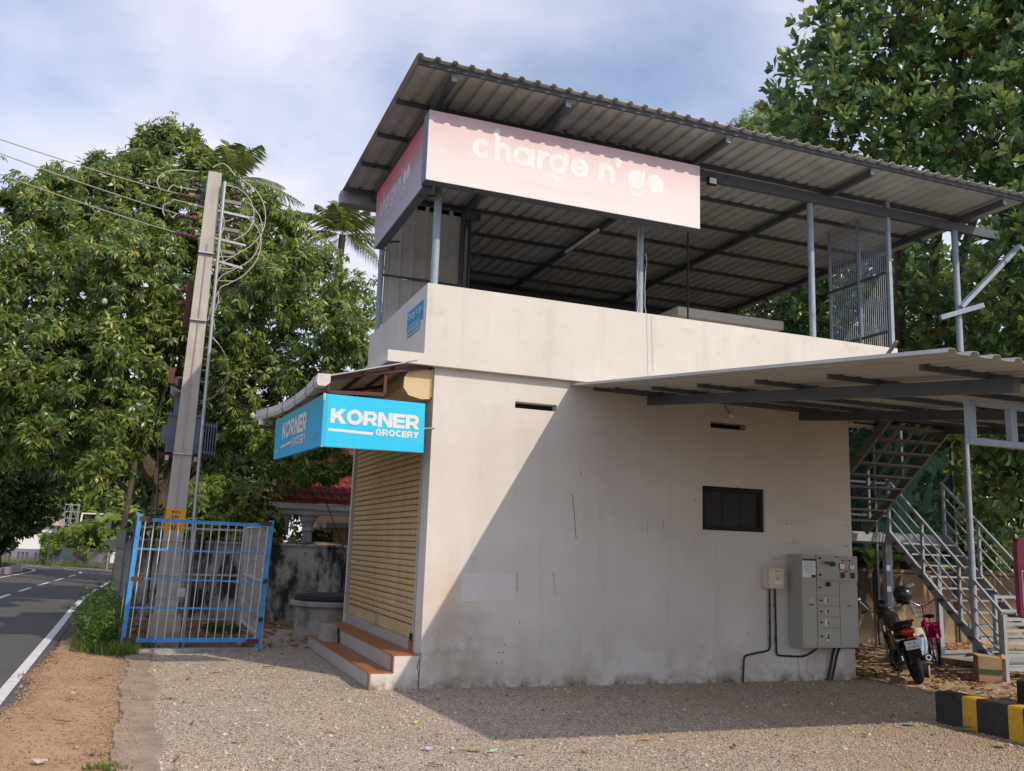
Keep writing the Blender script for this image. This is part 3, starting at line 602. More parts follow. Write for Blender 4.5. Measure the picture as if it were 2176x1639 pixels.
# corrugated screen at the left end
scr = thing("corrugated_screen", "grey corrugated sheet screen standing behind the left upper parapet", "sheet wall", (0.5, 3.0, 4.72))
b = MB(); b.corr((-0.03, 2.99, 4.60), (1, 0, 0), (0, 0, 1), (0, -1, 0), 1.20, 1.06, 0.2, 0.03, 0.022, 0.003); b.build("screen_sheet", SHEET, scr)
b = MB(); b.corr((-0.03, 3.0, 5.68), (1, 0, 0), (0, 0, 1), (0, -1, 0), 1.20, 1.22, 0.2, 0.03, 0.022, 0.003); b.build("screen_sheet", SHEET, scr)
b = MB(); b.tube([(-0.085, 2.98, 4.4), (-0.085, 2.98, 6.9)], 0.045, 12); b.build("post", STEEL, scr, smooth=True)
MB().box(1.17, 1.22, 2.96, 3.03, 4.6, 6.9).build("edge_post", STEELD, scr); MB().box(-0.05, 1.17, 2.93, 2.965, 5.655, 5.69).build("rail", STEELD, scr)

# ================================================================== SIGNS: lettering helpers
def on_plane(org, ux, uz, pts, off=0.004):
    org, ux, uz = V(org), V(ux).normalized(), V(uz).normalized(); nn = ux.cross(uz).normalized()
    return [org + ux * x + uz * z + nn * off for x, z in pts]
def block_glyph(ch):
    """heavy wide capitals in a unit-high cell: list of convex polygons, and the advance"""
    s = 0.28
    def ringq(cx, cy, rx, ry, a0=0, a1=360, n=28):
        q = []
        for i in range(n):
            t0, t1 = R(a0 + (a1 - a0) * i / n), R(a0 + (a1 - a0) * (i + 1) / n)
            q.append([(cx + rx * math.cos(t0), cy + ry * math.sin(t0)), (cx + rx * math.cos(t1), cy + ry * math.sin(t1)),
                      (cx + (rx - s) * math.cos(t1), cy + (ry - s * .92) * math.sin(t1)), (cx + (rx - s) * math.cos(t0), cy + (ry - s * .92) * math.sin(t0))])
        return q
    if ch == 'K': return [[(0, 0), (s, 0), (s, 1), (0, 1)], [(s, .28), (s, .66), (.66, 1), (1.02, 1), (.55, .52)], [(.40, .48), (.64, .62), (1.06, 0), (.70, 0)]], 1.02
    if ch == 'O': return ringq(.55, .5, .55, .53), 1.10
    if ch == 'R': return [[(0, 0), (s, 0), (s, 1), (0, 1)], [(s, .76), (.56, .76), (.56, 1), (s, 1)], [(s, .30), (.56, .30), (.56, .53), (s, .53)]] + \
        [[(.56 + .36 * math.cos(R(a)), .65 + .35 * math.sin(R(a))), (.56 + .36 * math.cos(R(a + 15)), .65 + .35 * math.sin(R(a + 15))),
          (.56 + .11 * math.cos(R(a + 15)), .645 + .115 * math.sin(R(a + 15))), (.56 + .11 * math.cos(R(a)), .645 + .115 * math.sin(R(a)))] for a in range(-90, 90, 15)] + [[(.46, .32), (.76, .34), (.98, 0), (.66, 0)]], .96
    if ch == 'N': return [[(0, 0), (s, 0), (s, 1), (0, 1)], [(.72, 0), (1.0, 0), (1.0, 1), (.72, 1)], [(.02, 1), (s + .02, 1), (.98, 0), (.70, 0)]], 1.0
    if ch == 'E': return [[(0, 0), (s, 0), (s, 1), (0, 1)], [(s, 0), (.84, 0), (.84, .235), (s, .235)], [(s, .385), (.80, .385), (.80, .61), (s, .61)], [(s, .765), (.84, .765), (.84, 1), (s, 1)]], .84
    if ch == 'C': return ringq(.54, .5, .54, .53, 42, 318), 1.0
    if ch == 'G': return ringq(.54, .5, .54, .53, 42, 335) + [[(.55, .36), (1.04, .36), (1.04, .58), (.55, .58)]], 1.06
    if ch == 'Y': return [[(.32, 0), (.60, 0), (.60, .45), (.32, .45)], [(0, 1), (.31, 1), (.60, .45), (.32, .40)], [(.92, 1), (.61, 1), (.32, .45), (.60, .40)]], .92
    return [], .4
def block_text(txt, org, ux, uz, x0, x1, z0, z1, m, parent, name="lettering", gap=0.09, off=0.0012):
    gl = [block_glyph(c) for c in txt]; tot = sum(a for _, a in gl) + gap * (len(gl) - 1); sx = (x1 - x0) / tot; sz = z1 - z0; x = 0
    out = []
    for c, (polys, adv) in zip(txt, gl):
        b = MB()
        for k, q in enumerate(polys):
            ar = sum(q[i][0] * q[(i + 1) % len(q)][1] - q[(i + 1) % len(q)][0] * q[i][1] for i in range(len(q)))
            if ar < 0: q = q[::-1]
            b.add(on_plane(org, ux, uz, [(x0 + (x + px) * sx, z0 + pz * sz) for px, pz in q], off + 0.0002 * k), [tuple(range(len(q)))])
        out.append(b.build(name, m, parent)); x += adv + gap
    return out
def stroke(b, pts, w, org, ux, uz, off):
    """round-ended pen stroke on the sign plane"""
    pts = [V((p[0], p[1])) for p in pts]; L, Rr = [], []
    for i, p in enumerate(pts):
        d = (pts[min(i + 1, len(pts) - 1)] - pts[max(i - 1, 0)]).normalized(); nn = V((-d.y, d.x)) * w / 2; L.append(p + nn); Rr.append(p - nn)
    for i in range(len(pts) - 1):
        b.add(on_plane(org, ux, uz, [tuple(Rr[i]), tuple(Rr[i + 1]), tuple(L[i + 1]), tuple(L[i])], off), [(0, 1, 2, 3)])
    for k, p in enumerate((pts[0], pts[-1])):
        b.add(on_plane(org, ux, uz, [(p.x + w / 2 * math.cos(2 * math.pi * i / 12), p.y + w / 2 * math.sin(2 * math.pi * i / 12)) for i in range(12)], off + .0005 * (k + 1)), [tuple(range(12))])
def arc(cx, cy, rx, ry, a0, a1, n=20): return [(cx + rx * math.cos(R(a0 + (a1 - a0) * i / n)), cy + ry * math.sin(R(a0 + (a1 - a0) * i / n))) for i in range(n + 1)]
def round_glyph(ch, x0, x1, z, xh, w):
    """rounded lower-case letter between x0 and x1 standing on z: a list of pen strokes"""
    cx = (x0 + x1) / 2; rx = (x1 - x0 - w) / 2; ry = (xh - w) / 2; cy = z + xh / 2; l = x0 + w / 2; r_ = x1 - w / 2
    if ch == 'c': return [arc(cx, cy, rx, ry, 48, 312)]
    if ch == 'h': return [[(l, z + w / 2), (l, z + xh * 1.52)], [(l, cy)] + arc(cx, z + xh - w / 2 - rx, rx, rx, 180, 0) + [(r_, z + w / 2)]]
    if ch == 'n': return [[(l, z + w / 2), (l, z + xh - w / 2)], [(l, cy)] + arc(cx, z + xh - w / 2 - rx, rx, rx, 180, 0) + [(r_, z + w / 2)]]
    if ch == 'a': return [arc(cx - .01, cy, rx, ry, 0, 360, 30), [(r_, z + w / 2), (r_, z + xh - w / 2)]]
    if ch == 'r': return [[(l, z + w / 2), (l, z + xh - w / 2)], arc(x1 - w * .3, z + xh - w / 2 - rx * 1.5, rx * 1.7, rx * 1.5, 165, 85, 8)]
    if ch == 'g': return [arc(cx, cy, rx, ry, 0, 360, 30), [(r_ + .012, cy + ry * .3), (r_ + .012, z + xh)], arc(cx, z - xh * .14, rx * .72, xh * .20, 200, 340, 12)]
    if ch == 'e': return [arc(cx, cy, rx, ry, 0, 320, 28), [(l, cy), (r_, cy)]]
    if ch == "'": return [[(cx - .008, z + xh * 1.02), (cx + .008, z + xh * 1.32)]]
    return []

def gradient_mat(name, stops, z0, z1, rough=0.5, fade=None):
    """printed flex face whose ink runs from one hue at the foot to another at the top edge"""
    m = bpy.data.materials.new(name); m.use_nodes = True; t = m.node_tree; b = t.nodes["Principled BSDF"]; b.inputs['Roughness'].default_value = rough
    P = _n(t, "ShaderNodeNewGeometry").outputs['Position']; sp = _n(t, "ShaderNodeSeparateXYZ"); t.links.new(P, sp.inputs[0])
    mr = _n(t, "ShaderNodeMapRange"); mr.inputs[1].default_value = z0; mr.inputs[2].default_value = z1; t.links.new(sp.outputs['Z'], mr.inputs[0])
    n = _n(t, "ShaderNodeTexNoise"); n.inputs['Scale'].default_value = 1.7; n.inputs['Detail'].default_value = 8; n.inputs['Roughness'].default_value = .62; t.links.new(P, n.inputs['Vector'])
    a = _n(t, "ShaderNodeMath", operation='MULTIPLY_ADD'); a.inputs[1].default_value = 0.5; t.links.new(n.outputs['Fac'], a.inputs[0]); t.links.new(mr.outputs[0], a.inputs[2])
    s_ = _n(t, "ShaderNodeMath", operation='SUBTRACT'); s_.inputs[1].default_value = 0.25; t.links.new(a.outputs[0], s_.inputs[0])
    r = _n(t, "ShaderNodeValToRGB"); e = r.color_ramp.elements
    while len(e) < len(stops): e.new(0.5)
    for i, (p, c) in enumerate(stops): e[i].position = p; e[i].color = (*c, 1)
    t.links.new(s_.outputs[0], r.inputs[0]); t.links.new(r.outputs[0], b.inputs['Base Color']); return m
SF = gradient_mat("faded_pink_flex", [(0.0, (0.655, 0.625, 0.635)), (0.45, (0.65, 0.575, 0.59)), (0.8, (0.62, 0.475, 0.495)), (1.0, (0.58, 0.38, 0.40))], 5.86, 6.71)
SS = gradient_mat("red_grey_flex", [(0.0, (0.47, 0.43, 0.49)), (0.45, (0.44, 0.34, 0.39)), (0.72, (0.45, 0.17, 0.17)), (0.97, (0.50, 0.06, 0.04))], 5.88, 6.74)
LET_F = mat("faded_white_letter", (0.71, 0.71, 0.725), 0.5, 0, (0.65, 0.635, 0.645), 6, 0.8)
LET_S = mat("pale_letter", (0.62, 0.62, 0.66), 0.5, 0, (0.52, 0.50, 0.55), 6, 0.8)
LET_X = mat("ghost_letter", (0.67, 0.62, 0.63), 0.5, 0, (0.64, 0.58, 0.59), 6, 0.8)
def font(txt, org, ux, uz, x, z, h, width, m, parent, name="lettering", bold=0.0, off=0.004):
    cu = bpy.data.curves.new("t", 'FONT'); cu.body = txt; cu.size = 1.0; cu.offset = bold
    o = bpy.data.objects.new("t", cu); COL.objects.link(o); dg = bpy.context.evaluated_depsgraph_get(); dg.update()
    me = bpy.data.meshes.new_from_object(o.evaluated_get(dg)); bpy.data.objects.remove(o)
    co = np.empty(len(me.vertices) * 3); me.vertices.foreach_get("co", co); co = co.reshape(-1, 3)
    w_ = co[:, 0].max() - co[:, 0].min(); capz = co[:, 1].max() - co[:, 1].min(); sx = width / w_; sz = h / capz
    org, ux, uz = V(org), V(ux).normalized(), V(uz).normalized(); nn = ux.cross(uz).normalized(); base = org + ux * x + uz * z + nn * off - wloc(parent)
    out = np.array(base)[None] + np.outer((co[:, 0] - co[:, 0].min()) * sx, np.array(ux)) + np.outer((co[:, 1] - co[:, 1].min()) * sz, np.array(uz))
    me.vertices.foreach_set("co", out.astype(np.float32).ravel()); me.name = name; me.materials.clear(); me.materials.append(m); me.update()
    r_ = bpy.data.objects.new(name, me); COL.objects.link(r_); r_.parent = parent; return r_

# charging-station board over the long side
YF = -0.53; KF = (YF + 10.413) / (-0.40 + 10.413)
def fx(x): return -2.986 + (x + 2.986) * KF
def fz(z): return 1.6 + (z - 1.6) * KF
sf = thing("charging_sign", "long faded pink fascia sign reading charge n' go over the long side", "sign", (1.5, -0.42, 5.86))
MB().box(fx(-0.335), fx(3.455), YF + .016, -0.33, fz(5.915), fz(6.785)).build("sign_box", STEELD, sf)
MB().box(fx(-0.345), fx(3.462), YF, YF + .014, fz(5.905), fz(6.795)).build("sign_face", SF, sf)
MB().box(fx(-0.349), fx(-0.3455), YF + .002, -0.325, fz(5.905), fz(6.79)).build("end_cap", mat("sign_end_cap_paint", (0.17, 0.19, 0.25), 0.5), sf)
xs = [('c', .23, .445), ('h', .51, .72), ('a', .765, 1.035), ('r', 1.085, 1.225), ('g', 1.25, 1.49), ('e', 1.545, 1.79), ('n', 1.945, 2.16), ("'", 2.19, 2.26)]
ORG, UX, UZ = (0, YF, 0), (1, 0, 0), (0, 0, 1)
ZB = fz(6.298); XH = 0.262 * KF
for ch, a0, a1 in xs:
    b = MB()
    for k, s_ in enumerate(round_glyph(ch, fx(a0) - .008, fx(a1) + .008, ZB, XH, 0.072)): stroke(b, s_, 0.072 if not (ch == 'g' and k == 2) else 0.05, ORG, UX, UZ, 0.0008 + .0003 * k)
    b.build("letter", LET_F, sf)
b = MB(); gx = fx(2.49); gz = fz(6.425); b.add(on_plane(ORG, UX, UZ, arc(gx, gz, .123, .126, 0, 345, 28), .0008), [tuple(range(29))]); stroke(b, [(gx + .103, gz + .015), (gx + .108, gz + .118)], .04, ORG, UX, UZ, .0012); stroke(b, arc(gx, gz - .138, .10, .07, 200, 340, 12), 0.05, ORG, UX, UZ, 0.0016); b.build("letter", LET_F, sf)
b = MB(); b.add(on_plane(ORG, UX, UZ, arc(fx(2.777), fz(6.413), .123, .128, 0, 345, 28), .0008), [tuple(range(29))]); b.build("letter", LET_F, sf)
for wd, u0, u1 in (("charging", 0, .25), ("station", .28, .47), ("with", .50, .61), ("difference", .64, 1.0)): font(wd, ORG, UX, UZ, fx(0.82) + 1.72 * u0, fz(6.045), 0.093, 1.72 * (u1 - u0), LET_X, sf, "tagline_word", 0.0, 0.0008)
for x in (0.35, 2.85): MB().bar((x, -0.42, fz(6.79)), (x, -0.1, 6.93), 0.03, 0.03).build("bracket", STEEL, sf)
MB().bar((0.25, -0.45, 5.855), (-0.03, 0.05, 6.05), 0.02, 0.02).build("stay", STEELD, sf); MB().bar((2.95, -0.45, 5.855), (2.82, 0.05, 6.02), 0.02, 0.02).build("stay", STEELD, sf)
# its return board on the road side
ss = thing("charging_sign", "red to grey fascia sign reading charge n' go on the short road side", "sign", (-0.28, 1.1, 5.9))
MB().box(-0.325, -0.20, -0.19, 2.40, 5.885, 6.735).build("sign_box", STEELD, ss)
SSX = -0.34
MB().box(SSX, -0.326, -0.18, 2.405, 5.878, 6.742).build("sign_face", SS, ss)
ORG2, UX2 = (SSX, 2.405, 0), (0, -1, 0)
k_ = 0.62; sh = 0.30
for ch, a0, a1 in [(c, (a_ - .23) * k_ + sh, (b_ - .23) * k_ + sh) for c, a_, b_ in xs]:
    b = MB()
    for k, s_ in enumerate(round_glyph(ch, a0, a1, 6.27, 0.19, 0.045)): stroke(b, s_, 0.045, ORG2, UX2, UZ, 0.0008 + .0003 * k)
    b.build("letter", LET_S, ss)
for cxx in (2.49, 2.777):
    q = (cxx - .23) * k_ + sh; b = MB(); b.add(on_plane(ORG2, UX2, UZ, arc(q, 6.365, .085, .10, 0, 345, 28), .0008), [tuple(range(29))])
    if cxx < 2.6: stroke(b, arc(q, 6.255, .07, .055, 200, 340, 12), 0.035, ORG2, UX2, UZ, 0.0014)
    b.build("letter", LET_S, ss)
GT = mat("grey_tagline", (0.55, 0.52, 0.57), 0.5)
for wd, u0, u1 in (("charging", 0, .25), ("station", .28, .47), ("with", .50, .61), ("difference", .64, 1.0)): font(wd, ORG2, UX2, UZ, .75 + 1.1 * u0, 6.08, 0.06, 1.1 * (u1 - u0), GT, ss, "tagline_word", 0.0, 0.001)
MB().bar((-0.30, 0.1, 5.88), (-0.02, 0.1, 5.93), .025, .025).build('stay', STEELD, ss); MB().bar((-0.30, 2.1, 5.9), (-0.02, 2.1, 5.95), .025, .025).build('stay', STEELD, ss)

# small blue notice on the road side of the parapet
notice = thing("blue_notice", "small blue and white charging notice with stripes painted on the parapet corner", "notice", (-0.172, 0.4, 4.4))
NB = mat("notice_blue", (0.02, 0.27, 0.58), 0.5, 0, (0.03, 0.31, 0.60), 5, 0.7)
def nq(y0, y1, z0, z1, name, m, off): 
    b = MB(); b.add(on_plane((-0.17, 0, 0), (0, -1, 0), UZ, [(-y1, z0), (-y0, z0), (-y0, z1), (-y1, z1)], off), [(0, 1, 2, 3)]); return b.build(name, m, notice)
nq(0.05, 0.80, 4.37, 4.555, "notice_panel", NB, .004); nq(0.04, 0.82, 4.315, 4.36, "notice_stripe", NB, .004); nq(0.14, 0.78, 4.255, 4.295, "notice_stripe", NB, .004); nq(0.17, 0.77, 4.205, 4.24, "notice_stripe", NB, .004)
font("Charge 'n' go", (-0.17, 0, 0), (0, -1, 0), UZ, -0.77, 4.41, 0.115, 0.66, WHITE, notice, "lettering", 0.01, .007)
for z in (4.332, 4.27, 4.218):
    b = MB(); rr = random.Random(int(z * 1000)); y = 0.2
    while y < 0.74:
        w_ = rr.uniform(.03, .09); b.add(on_plane((-0.17, 0, 0), (0, -1, 0), UZ, [(-y - w_, z), (-y, z), (-y, z + .010), (-y - w_, z + .010)], .007), [(0, 1, 2, 3)]); y += w_ + .02
    b.build("small_print", WHITE, notice)

# grocery boards under the awning
kf = thing("grocery_sign", "bright cyan KORNER GROCERY sign board facing the gravel yard", "sign", (-0.7, -0.1, 2.66))
b = MB(); kq = [(-1.300, 2.662), (-0.118, 2.672), (-0.126, 3.252), (-1.308, 3.262)]
b.prism([(x, -0.06, z) for x, z in kq], (0, 0.05, 0)); b.build("sign_box", WHITE, kf)
b = MB(); b.prism([(x, -0.10, z) for x, z in kq], (0, 0.037, 0)); b.build("sign_face", CYAN, kf)
UK = V((1.182, 0, 0.0)).normalized(); OK_ = (-1.302, -0.10, 2.665)
block_text("KORNER", OK_, UK, UZ, 0.078, 1.115, 0.27, 0.437, SIGNW, kf, "letter", 0.045)
block_text("GROCERY", OK_, UK, UZ, 0.605, 1.115, 0.168, 0.242, SIGNW, kf, "letter", 0.09)
b = MB(); b.add(on_plane(OK_, UK, UZ, [(0.062, .178), (0.575, .166), (.575, .196), (.062, .208)], .0015), [(0, 1, 2, 3)]); b.build("underline", SIGNW, kf)
MB().box(-1.318, -1.298, -0.104, -0.06, 3.19, 3.266).build("corner_tape", WHITE, kf); b = MB(); b.prism([(-1.315, -0.104, 2.658), (-1.288, -0.104, 2.658), (-1.288, -0.104, 2.70), (-1.303, -0.104, 2.745)], (0, .03, 0)); b.build("corner_tape", WHITE, kf)
b = MB(); b.tube([(-0.14, -0.03, 2.96), (0.03, -0.008, 2.985)], 0.008, 6); b.build("stay", GALV, kf)
ks = thing("grocery_sign", "shaded cyan KORNER GROCERY sign board facing the road", "sign", (-1.4, 1.2, 2.66))
pA = at_x(683, 948.6, -1.315); pB = V((-1.315, -0.105, 3.258)); KX = -1.53
pC, pD = at_x(586, 895, KX), at_x(581, 977, KX)
q = [V((-1.312, -0.108, 2.664)), pB, pC, pD]
b = MB(); b.prism([p for p in q][::-1], V((0.05, 0.006, 0)))
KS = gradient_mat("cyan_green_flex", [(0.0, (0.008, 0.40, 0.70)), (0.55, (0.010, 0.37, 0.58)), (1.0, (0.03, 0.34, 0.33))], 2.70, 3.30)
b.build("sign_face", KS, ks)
U3 = (q[0] - q[3]); L3 = U3.length; O3 = q[3]; W3 = (q[2] - q[3])
def sk(f, g): return O3 + U3 * f + (W3 * (1 - f) + (q[1] - q[0]) * f) * g
def skew_text(txt, f0, f1, g0, g1, gap=.05):
    gl = [block_glyph(c) for c in txt]; tot = sum(a for _, a in gl) + gap * (len(gl) - 1); x = 0; nn = U3.cross(W3).normalized()
    for (polys, adv) in gl:
        b = MB()
        for k, qq in enumerate(polys):
            ar = sum(qq[i][0] * qq[(i + 1) % len(qq)][1] - qq[(i + 1) % len(qq)][0] * qq[i][1] for i in range(len(qq)))
            if ar < 0: qq = qq[::-1]
            b.add([sk(f0 + (f1 - f0) * (x + px) / tot, g0 + (g1 - g0) * pz) + nn * (.002 + .0002 * k) for px, pz in qq], [tuple(range(len(qq)))])
        b.build("letter", SIGNW, ks); x += adv + gap
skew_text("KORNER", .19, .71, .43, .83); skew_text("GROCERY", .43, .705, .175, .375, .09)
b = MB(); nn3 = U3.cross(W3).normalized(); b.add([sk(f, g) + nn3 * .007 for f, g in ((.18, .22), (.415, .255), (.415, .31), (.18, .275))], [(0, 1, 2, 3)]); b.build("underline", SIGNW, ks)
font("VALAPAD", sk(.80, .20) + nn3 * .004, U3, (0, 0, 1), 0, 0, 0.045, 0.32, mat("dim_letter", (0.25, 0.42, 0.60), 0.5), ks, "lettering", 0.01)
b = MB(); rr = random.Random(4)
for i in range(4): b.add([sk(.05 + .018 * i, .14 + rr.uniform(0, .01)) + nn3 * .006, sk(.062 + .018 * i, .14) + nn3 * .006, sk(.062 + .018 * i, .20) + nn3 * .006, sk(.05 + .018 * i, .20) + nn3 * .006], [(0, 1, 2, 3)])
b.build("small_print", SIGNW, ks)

# ================================================================== AWNING OVER THE SHUTTER
aw = thing("shop_awning", "sloping metal awning with plastic gutter over the shutter side", "awning", (-0.8, 1.8, 3.5))
GL = [V((-1.305, -0.10, 3.445)), V((-1.30, 0.9, 3.435)), V((-1.345, 1.9, 3.425)), V((-1.46, 2.6, 3.415)), V((-1.63, 3.3, 3.42))]
top = [V((-0.25, p.y, 3.765)) for p in GL]
b = MB(); n = len(GL); lowe = [p + V((0.03, 0, 0.035)) for p in GL]
b.add(lowe + top + [p - V((0, 0, .012)) for p in lowe] + [p - V((0, 0, .012)) for p in top], [(i, i + 1, n + i + 1, n + i) for i in range(n - 1)] + [(2 * n + i, 3 * n + i, 3 * n + i + 1, 2 * n + i + 1) for i in range(n - 1)] + [(0, n, 3 * n, 2 * n), (i if False else n - 1, 3 * n - 1, 4 * n - 1, 2 * n - 1)] + [(i, 2 * n + i, 2 * n + i + 1, i + 1) for i in range(n - 1)])
b.build("awning_sheet", SHEET, aw)
gp = [(0.05, 0.05), (0.05, -0.055), (0.0, -0.10), (-0.085, -0.10), (-0.105, -0.05), (-0.095, 0.045), (-0.08, 0.045), (-0.085, -0.045), (-0.07, -0.085), (0.0, -0.085), (0.035, -0.05), (0.035, 0.05)]
b = MB(); k = len(gp); vs = []
for p in GL: vs += [p + V((x * 1.0, 0, z * 0.95)) for x, z in gp]
fs = [(i * k + j, i * k + (j + 1) % k, (i + 1) * k + (j + 1) % k, (i + 1) * k + j) for i in range(n - 1) for j in range(k)] + [tuple(range(5)) + (5,)[:0] + (0,)[:0]]
b.add(vs, fs[:-1])
b.prism([GL[0] + V((x, -0.002, z * .95)) for x, z in gp[:6]][::-1], (0, 0.006, 0)); b.prism([GL[-1] + V((x, 0, z * .95)) for x, z in gp[:6]], (0, 0.006, 0))
gut = b.build("gutter", mat("white_gutter_plastic", (0.60, 0.56, 0.55), 0.5, 0, (0.52, 0.48, 0.47), 5, 0.7, dirt=(0.3, 0.26, 0.23), dscale=5, damt=0.5), aw)
def gpos(y):
    for p, q_ in zip(GL, GL[1:]):
        if p.y <= y <= q_.y: u = (y - p.y) / (q_.y - p.y); return p + (q_ - p) * u
    return GL[-1]
for y in (0.15, 0.75, 1.5, 2.2, 2.85):
    p = gpos(y); b = MB(); b.prism([p + V((x * 1.05, -.012, z)) for x, z in gp[:6]], (0, 0.02, 0)); b.build("gutter_clip", STEELD, gut)
p = GL[-1]; b = MB(); b.tube([p + V((-.02, -.1, -.08)), p + V((-.02, -.1, -.17))], .045, 10); b.build("outlet", WHITE, gut, smooth=True)
for y in (0.0, 1.4, 2.7, 3.9):
    g = gpos(min(y, 3.3)); b = MB(); b.bar((-0.03, y, 3.73), (g.x + .06, y, 3.455), .035, .045); b.bar((-0.60, y, 3.56), (-0.60, y, 3.34), .035, .04); b.bar((-0.60, y, 3.33), (g.x + .05, y, 3.30), .035, .04); b.bar((g.x + .05, y, 3.44), (g.x + .05, y, 3.29), .03, .03)
    b.build("bracket", MAROON, aw)
for f in (0.25, 0.6): 
    MB().bar((-0.25 - f, -0.05, 3.735 - f * .31), (-0.25 - f, 3.3, 3.735 - f * .31), .03, .03).build("purlin", MAROON, aw)
b = MB(); b.bar((-1.24, -0.03, 3.30), (-1.45, 2.4, 3.28), .03, .03); b.build("front_rail", MAROON, aw)

# ================================================================== CAR-PORT CANOPY ON THE RIGHT
cp = thing("carport_canopy", "low sloping corrugated car-port canopy reaching out from the long wall", "canopy", (5, -3, 3.3))
def cz(y): return 3.675 + 0.116 * (y + 0.05)
sl = V((0, -1, -0.116)).normalized(); upn = V((0, -0.116, 1)).normalized(); Lc = 5.98
for ci, (x0, x1) in enumerate(((1.79, 4.06), (3.99, 6.26), (6.19, 8.52))):
    b = MB(); b.corr((x0, -0.004 - .003 * ci, cz(-0.105) + .006 * (ci % 2)), (1, 0, 0), sl, upn, x1 - x0, Lc, 0.2, 0.05, 0.03, 0.003); b.build("canopy_sheet", SHEETG, cp)
for y, x0 in ((-0.16, 2.05), (-0.42, 2.2), (-1.17, 2.31), (-2.08, 2.35), (-3.10, 2.35), (-4.15, 2.34), (-5.30, 2.22)):
    MB().bar((x0, y, cz(y) - .032), (8.45, y, cz(y) - .032), .042, .05, up=upn).build("purlin", STEELD, cp)
for x, m_ in ((2.88, STEELD), (5.28, STEELD), (7.68, STEELD)):
    MB().bar((x, -0.11, cz(-.11) - .115), (x, -5.55, cz(-5.55) - .115), .07, .11, up=upn).build("main_beam", m_, cp)
yg = -5.05; zt = cz(yg) - .20
g_ = MB().box(2.92, 8.4, yg - .03, yg + .03, zt - .36, zt - .31).build("truss_chord", STEEL, cp); MB().box(2.92, 8.4, yg - .03, yg + .03, zt - .045, zt - .003).build("truss_chord", STEEL, cp)
for i in range(13): MB().box(2.92 + .44 * i, 2.985 + .44 * i, yg - .028, yg + .028, zt - .308, zt - .047).build("truss_upright", STEEL, cp)
for x in (8.3,): 
    b = MB(); b.tube([(x, yg, 0), (x, yg, zt - .36)], .05, 12); b.build("post", STEEL, cp, smooth=True)

# ================================================================== UPPER FLOOR FITTINGS
ms = thing("mesh_screen", "tall steel bar screen closing the right end of the upper terrace", "screen", (7.07, 1.2, 4.72))
for y, r_ in ((0.0, .028), (0.63, .022), (1.31, .018)):
    b = MB(); b.box(7.07 - r_, 7.07 + r_, y - r_, y + r_, 4.6, 7.0 if y > .1 else 7.06); b.build("post", STEEL, ms)
b = MB()
for i in range(31): 
    y = 0.05 + i * 0.042; b.box(7.066, 7.074, y - .0035, y + .0035, 4.62, 7.0)
stuff(b.build("screen_bars", STEEL, ms))
for z in (5.02, 5.94): MB().box(7.05, 7.062, 0.03, 1.33, z - .02, z + .02).build("rail", STEELD, ms)
tk = thing("concrete_hatch", "pale concrete slab roof on short walls standing behind the upper parapet", "roof hatch", (5.4, 2.4, 4.0))
MB().box(4.47, 6.50, 1.8, 3.5, 5.35, 5.49).build("slab", WALL, tk); b = MB(); b.box(4.55, 4.80, 1.95, 3.3, 3.86, 5.35); b.box(6.10, 6.35, 1.95, 3.3, 3.86, 5.35); b.box(4.80, 6.1, 2.5, 2.6, 3.86, 5.35); b.build("hatch_wall", WALL, tk)
fl = thing("flood_light", "small square flood light with white lens under the roof beam beside the sign", "flood light", (3.87, -0.06, 6.76))
MB().box(3.80, 3.94, -0.10, -0.05, 6.72, 6.83).build("housing", BLACK, fl); MB().box(3.815, 3.925, -0.106, -0.10, 6.735, 6.815).build("lens", PAPER, fl); b = MB(); b.tube([(3.80, -.07, 6.74), (3.72, -.07, 6.68), (3.64, -.06, 6.69), (3.58, -.06, 6.76)], .006, 5); b.build("cable", BLACK, fl)
tb = thing("tube_light", "white tube light fixed along a roof rafter above the terrace", "tube light", (3.57, 3.3, 6.9)); b = MB(); b.bar((3.50, 2.75, 6.915), (3.50, 4.05, 6.915), .05, .045); b.build("batten", WHITE, tb); b = MB(); b.tube([(3.46, 2.8, 6.90), (3.46, 4.0, 6.90)], .013, 8); b.build("tube", PAPER, tb)
pp = MB(); pp.tube([(4.15, 1.0, 7.03), (4.15, 1.0, 4.0)], .014, 8); tag(pp.build("hanging_pipe", BLACK, loc=(4.15, 1, 5)), "thin black pipe hanging from the roof down to the terrace", "pipe")
bl = thing("bulb_holder", "small white bulb holder hanging on a wire above the second vent slot", "bulb holder", (4.17, -0.05, 3.5)); b = MB(); b.tube([(4.10, -.01, 3.62), (4.12, -.04, 3.56), (4.165, -.05, 3.515)], .005, 5); b.build("wire", BLACK, bl); b = MB(); b.lathe((4.17, -.05, 3.52), [(.012, 0), (.03, -.015), (.035, -.05), (.028, -.065)], 12); b.build("socket", WHITE, bl, smooth=True)
pc = MB(); r_ = random.Random(8); pts = [(2.76 + r_.uniform(-.015, .01), 0.008, z) for z in np.arange(4.75, 6.3, .12)]; pc.tube(pts, .004, 5); pts = [(2.865 + r_.uniform(-.01, .02), 0.0, z) for z in np.arange(4.75, 5.6, .12)]; pc.tube(pts, .0035, 5)
tag(pc.build("loose_cable", WHITE, loc=(2.8, 0, 5)), "thin loose white cables tied to the second roof post", "cable")

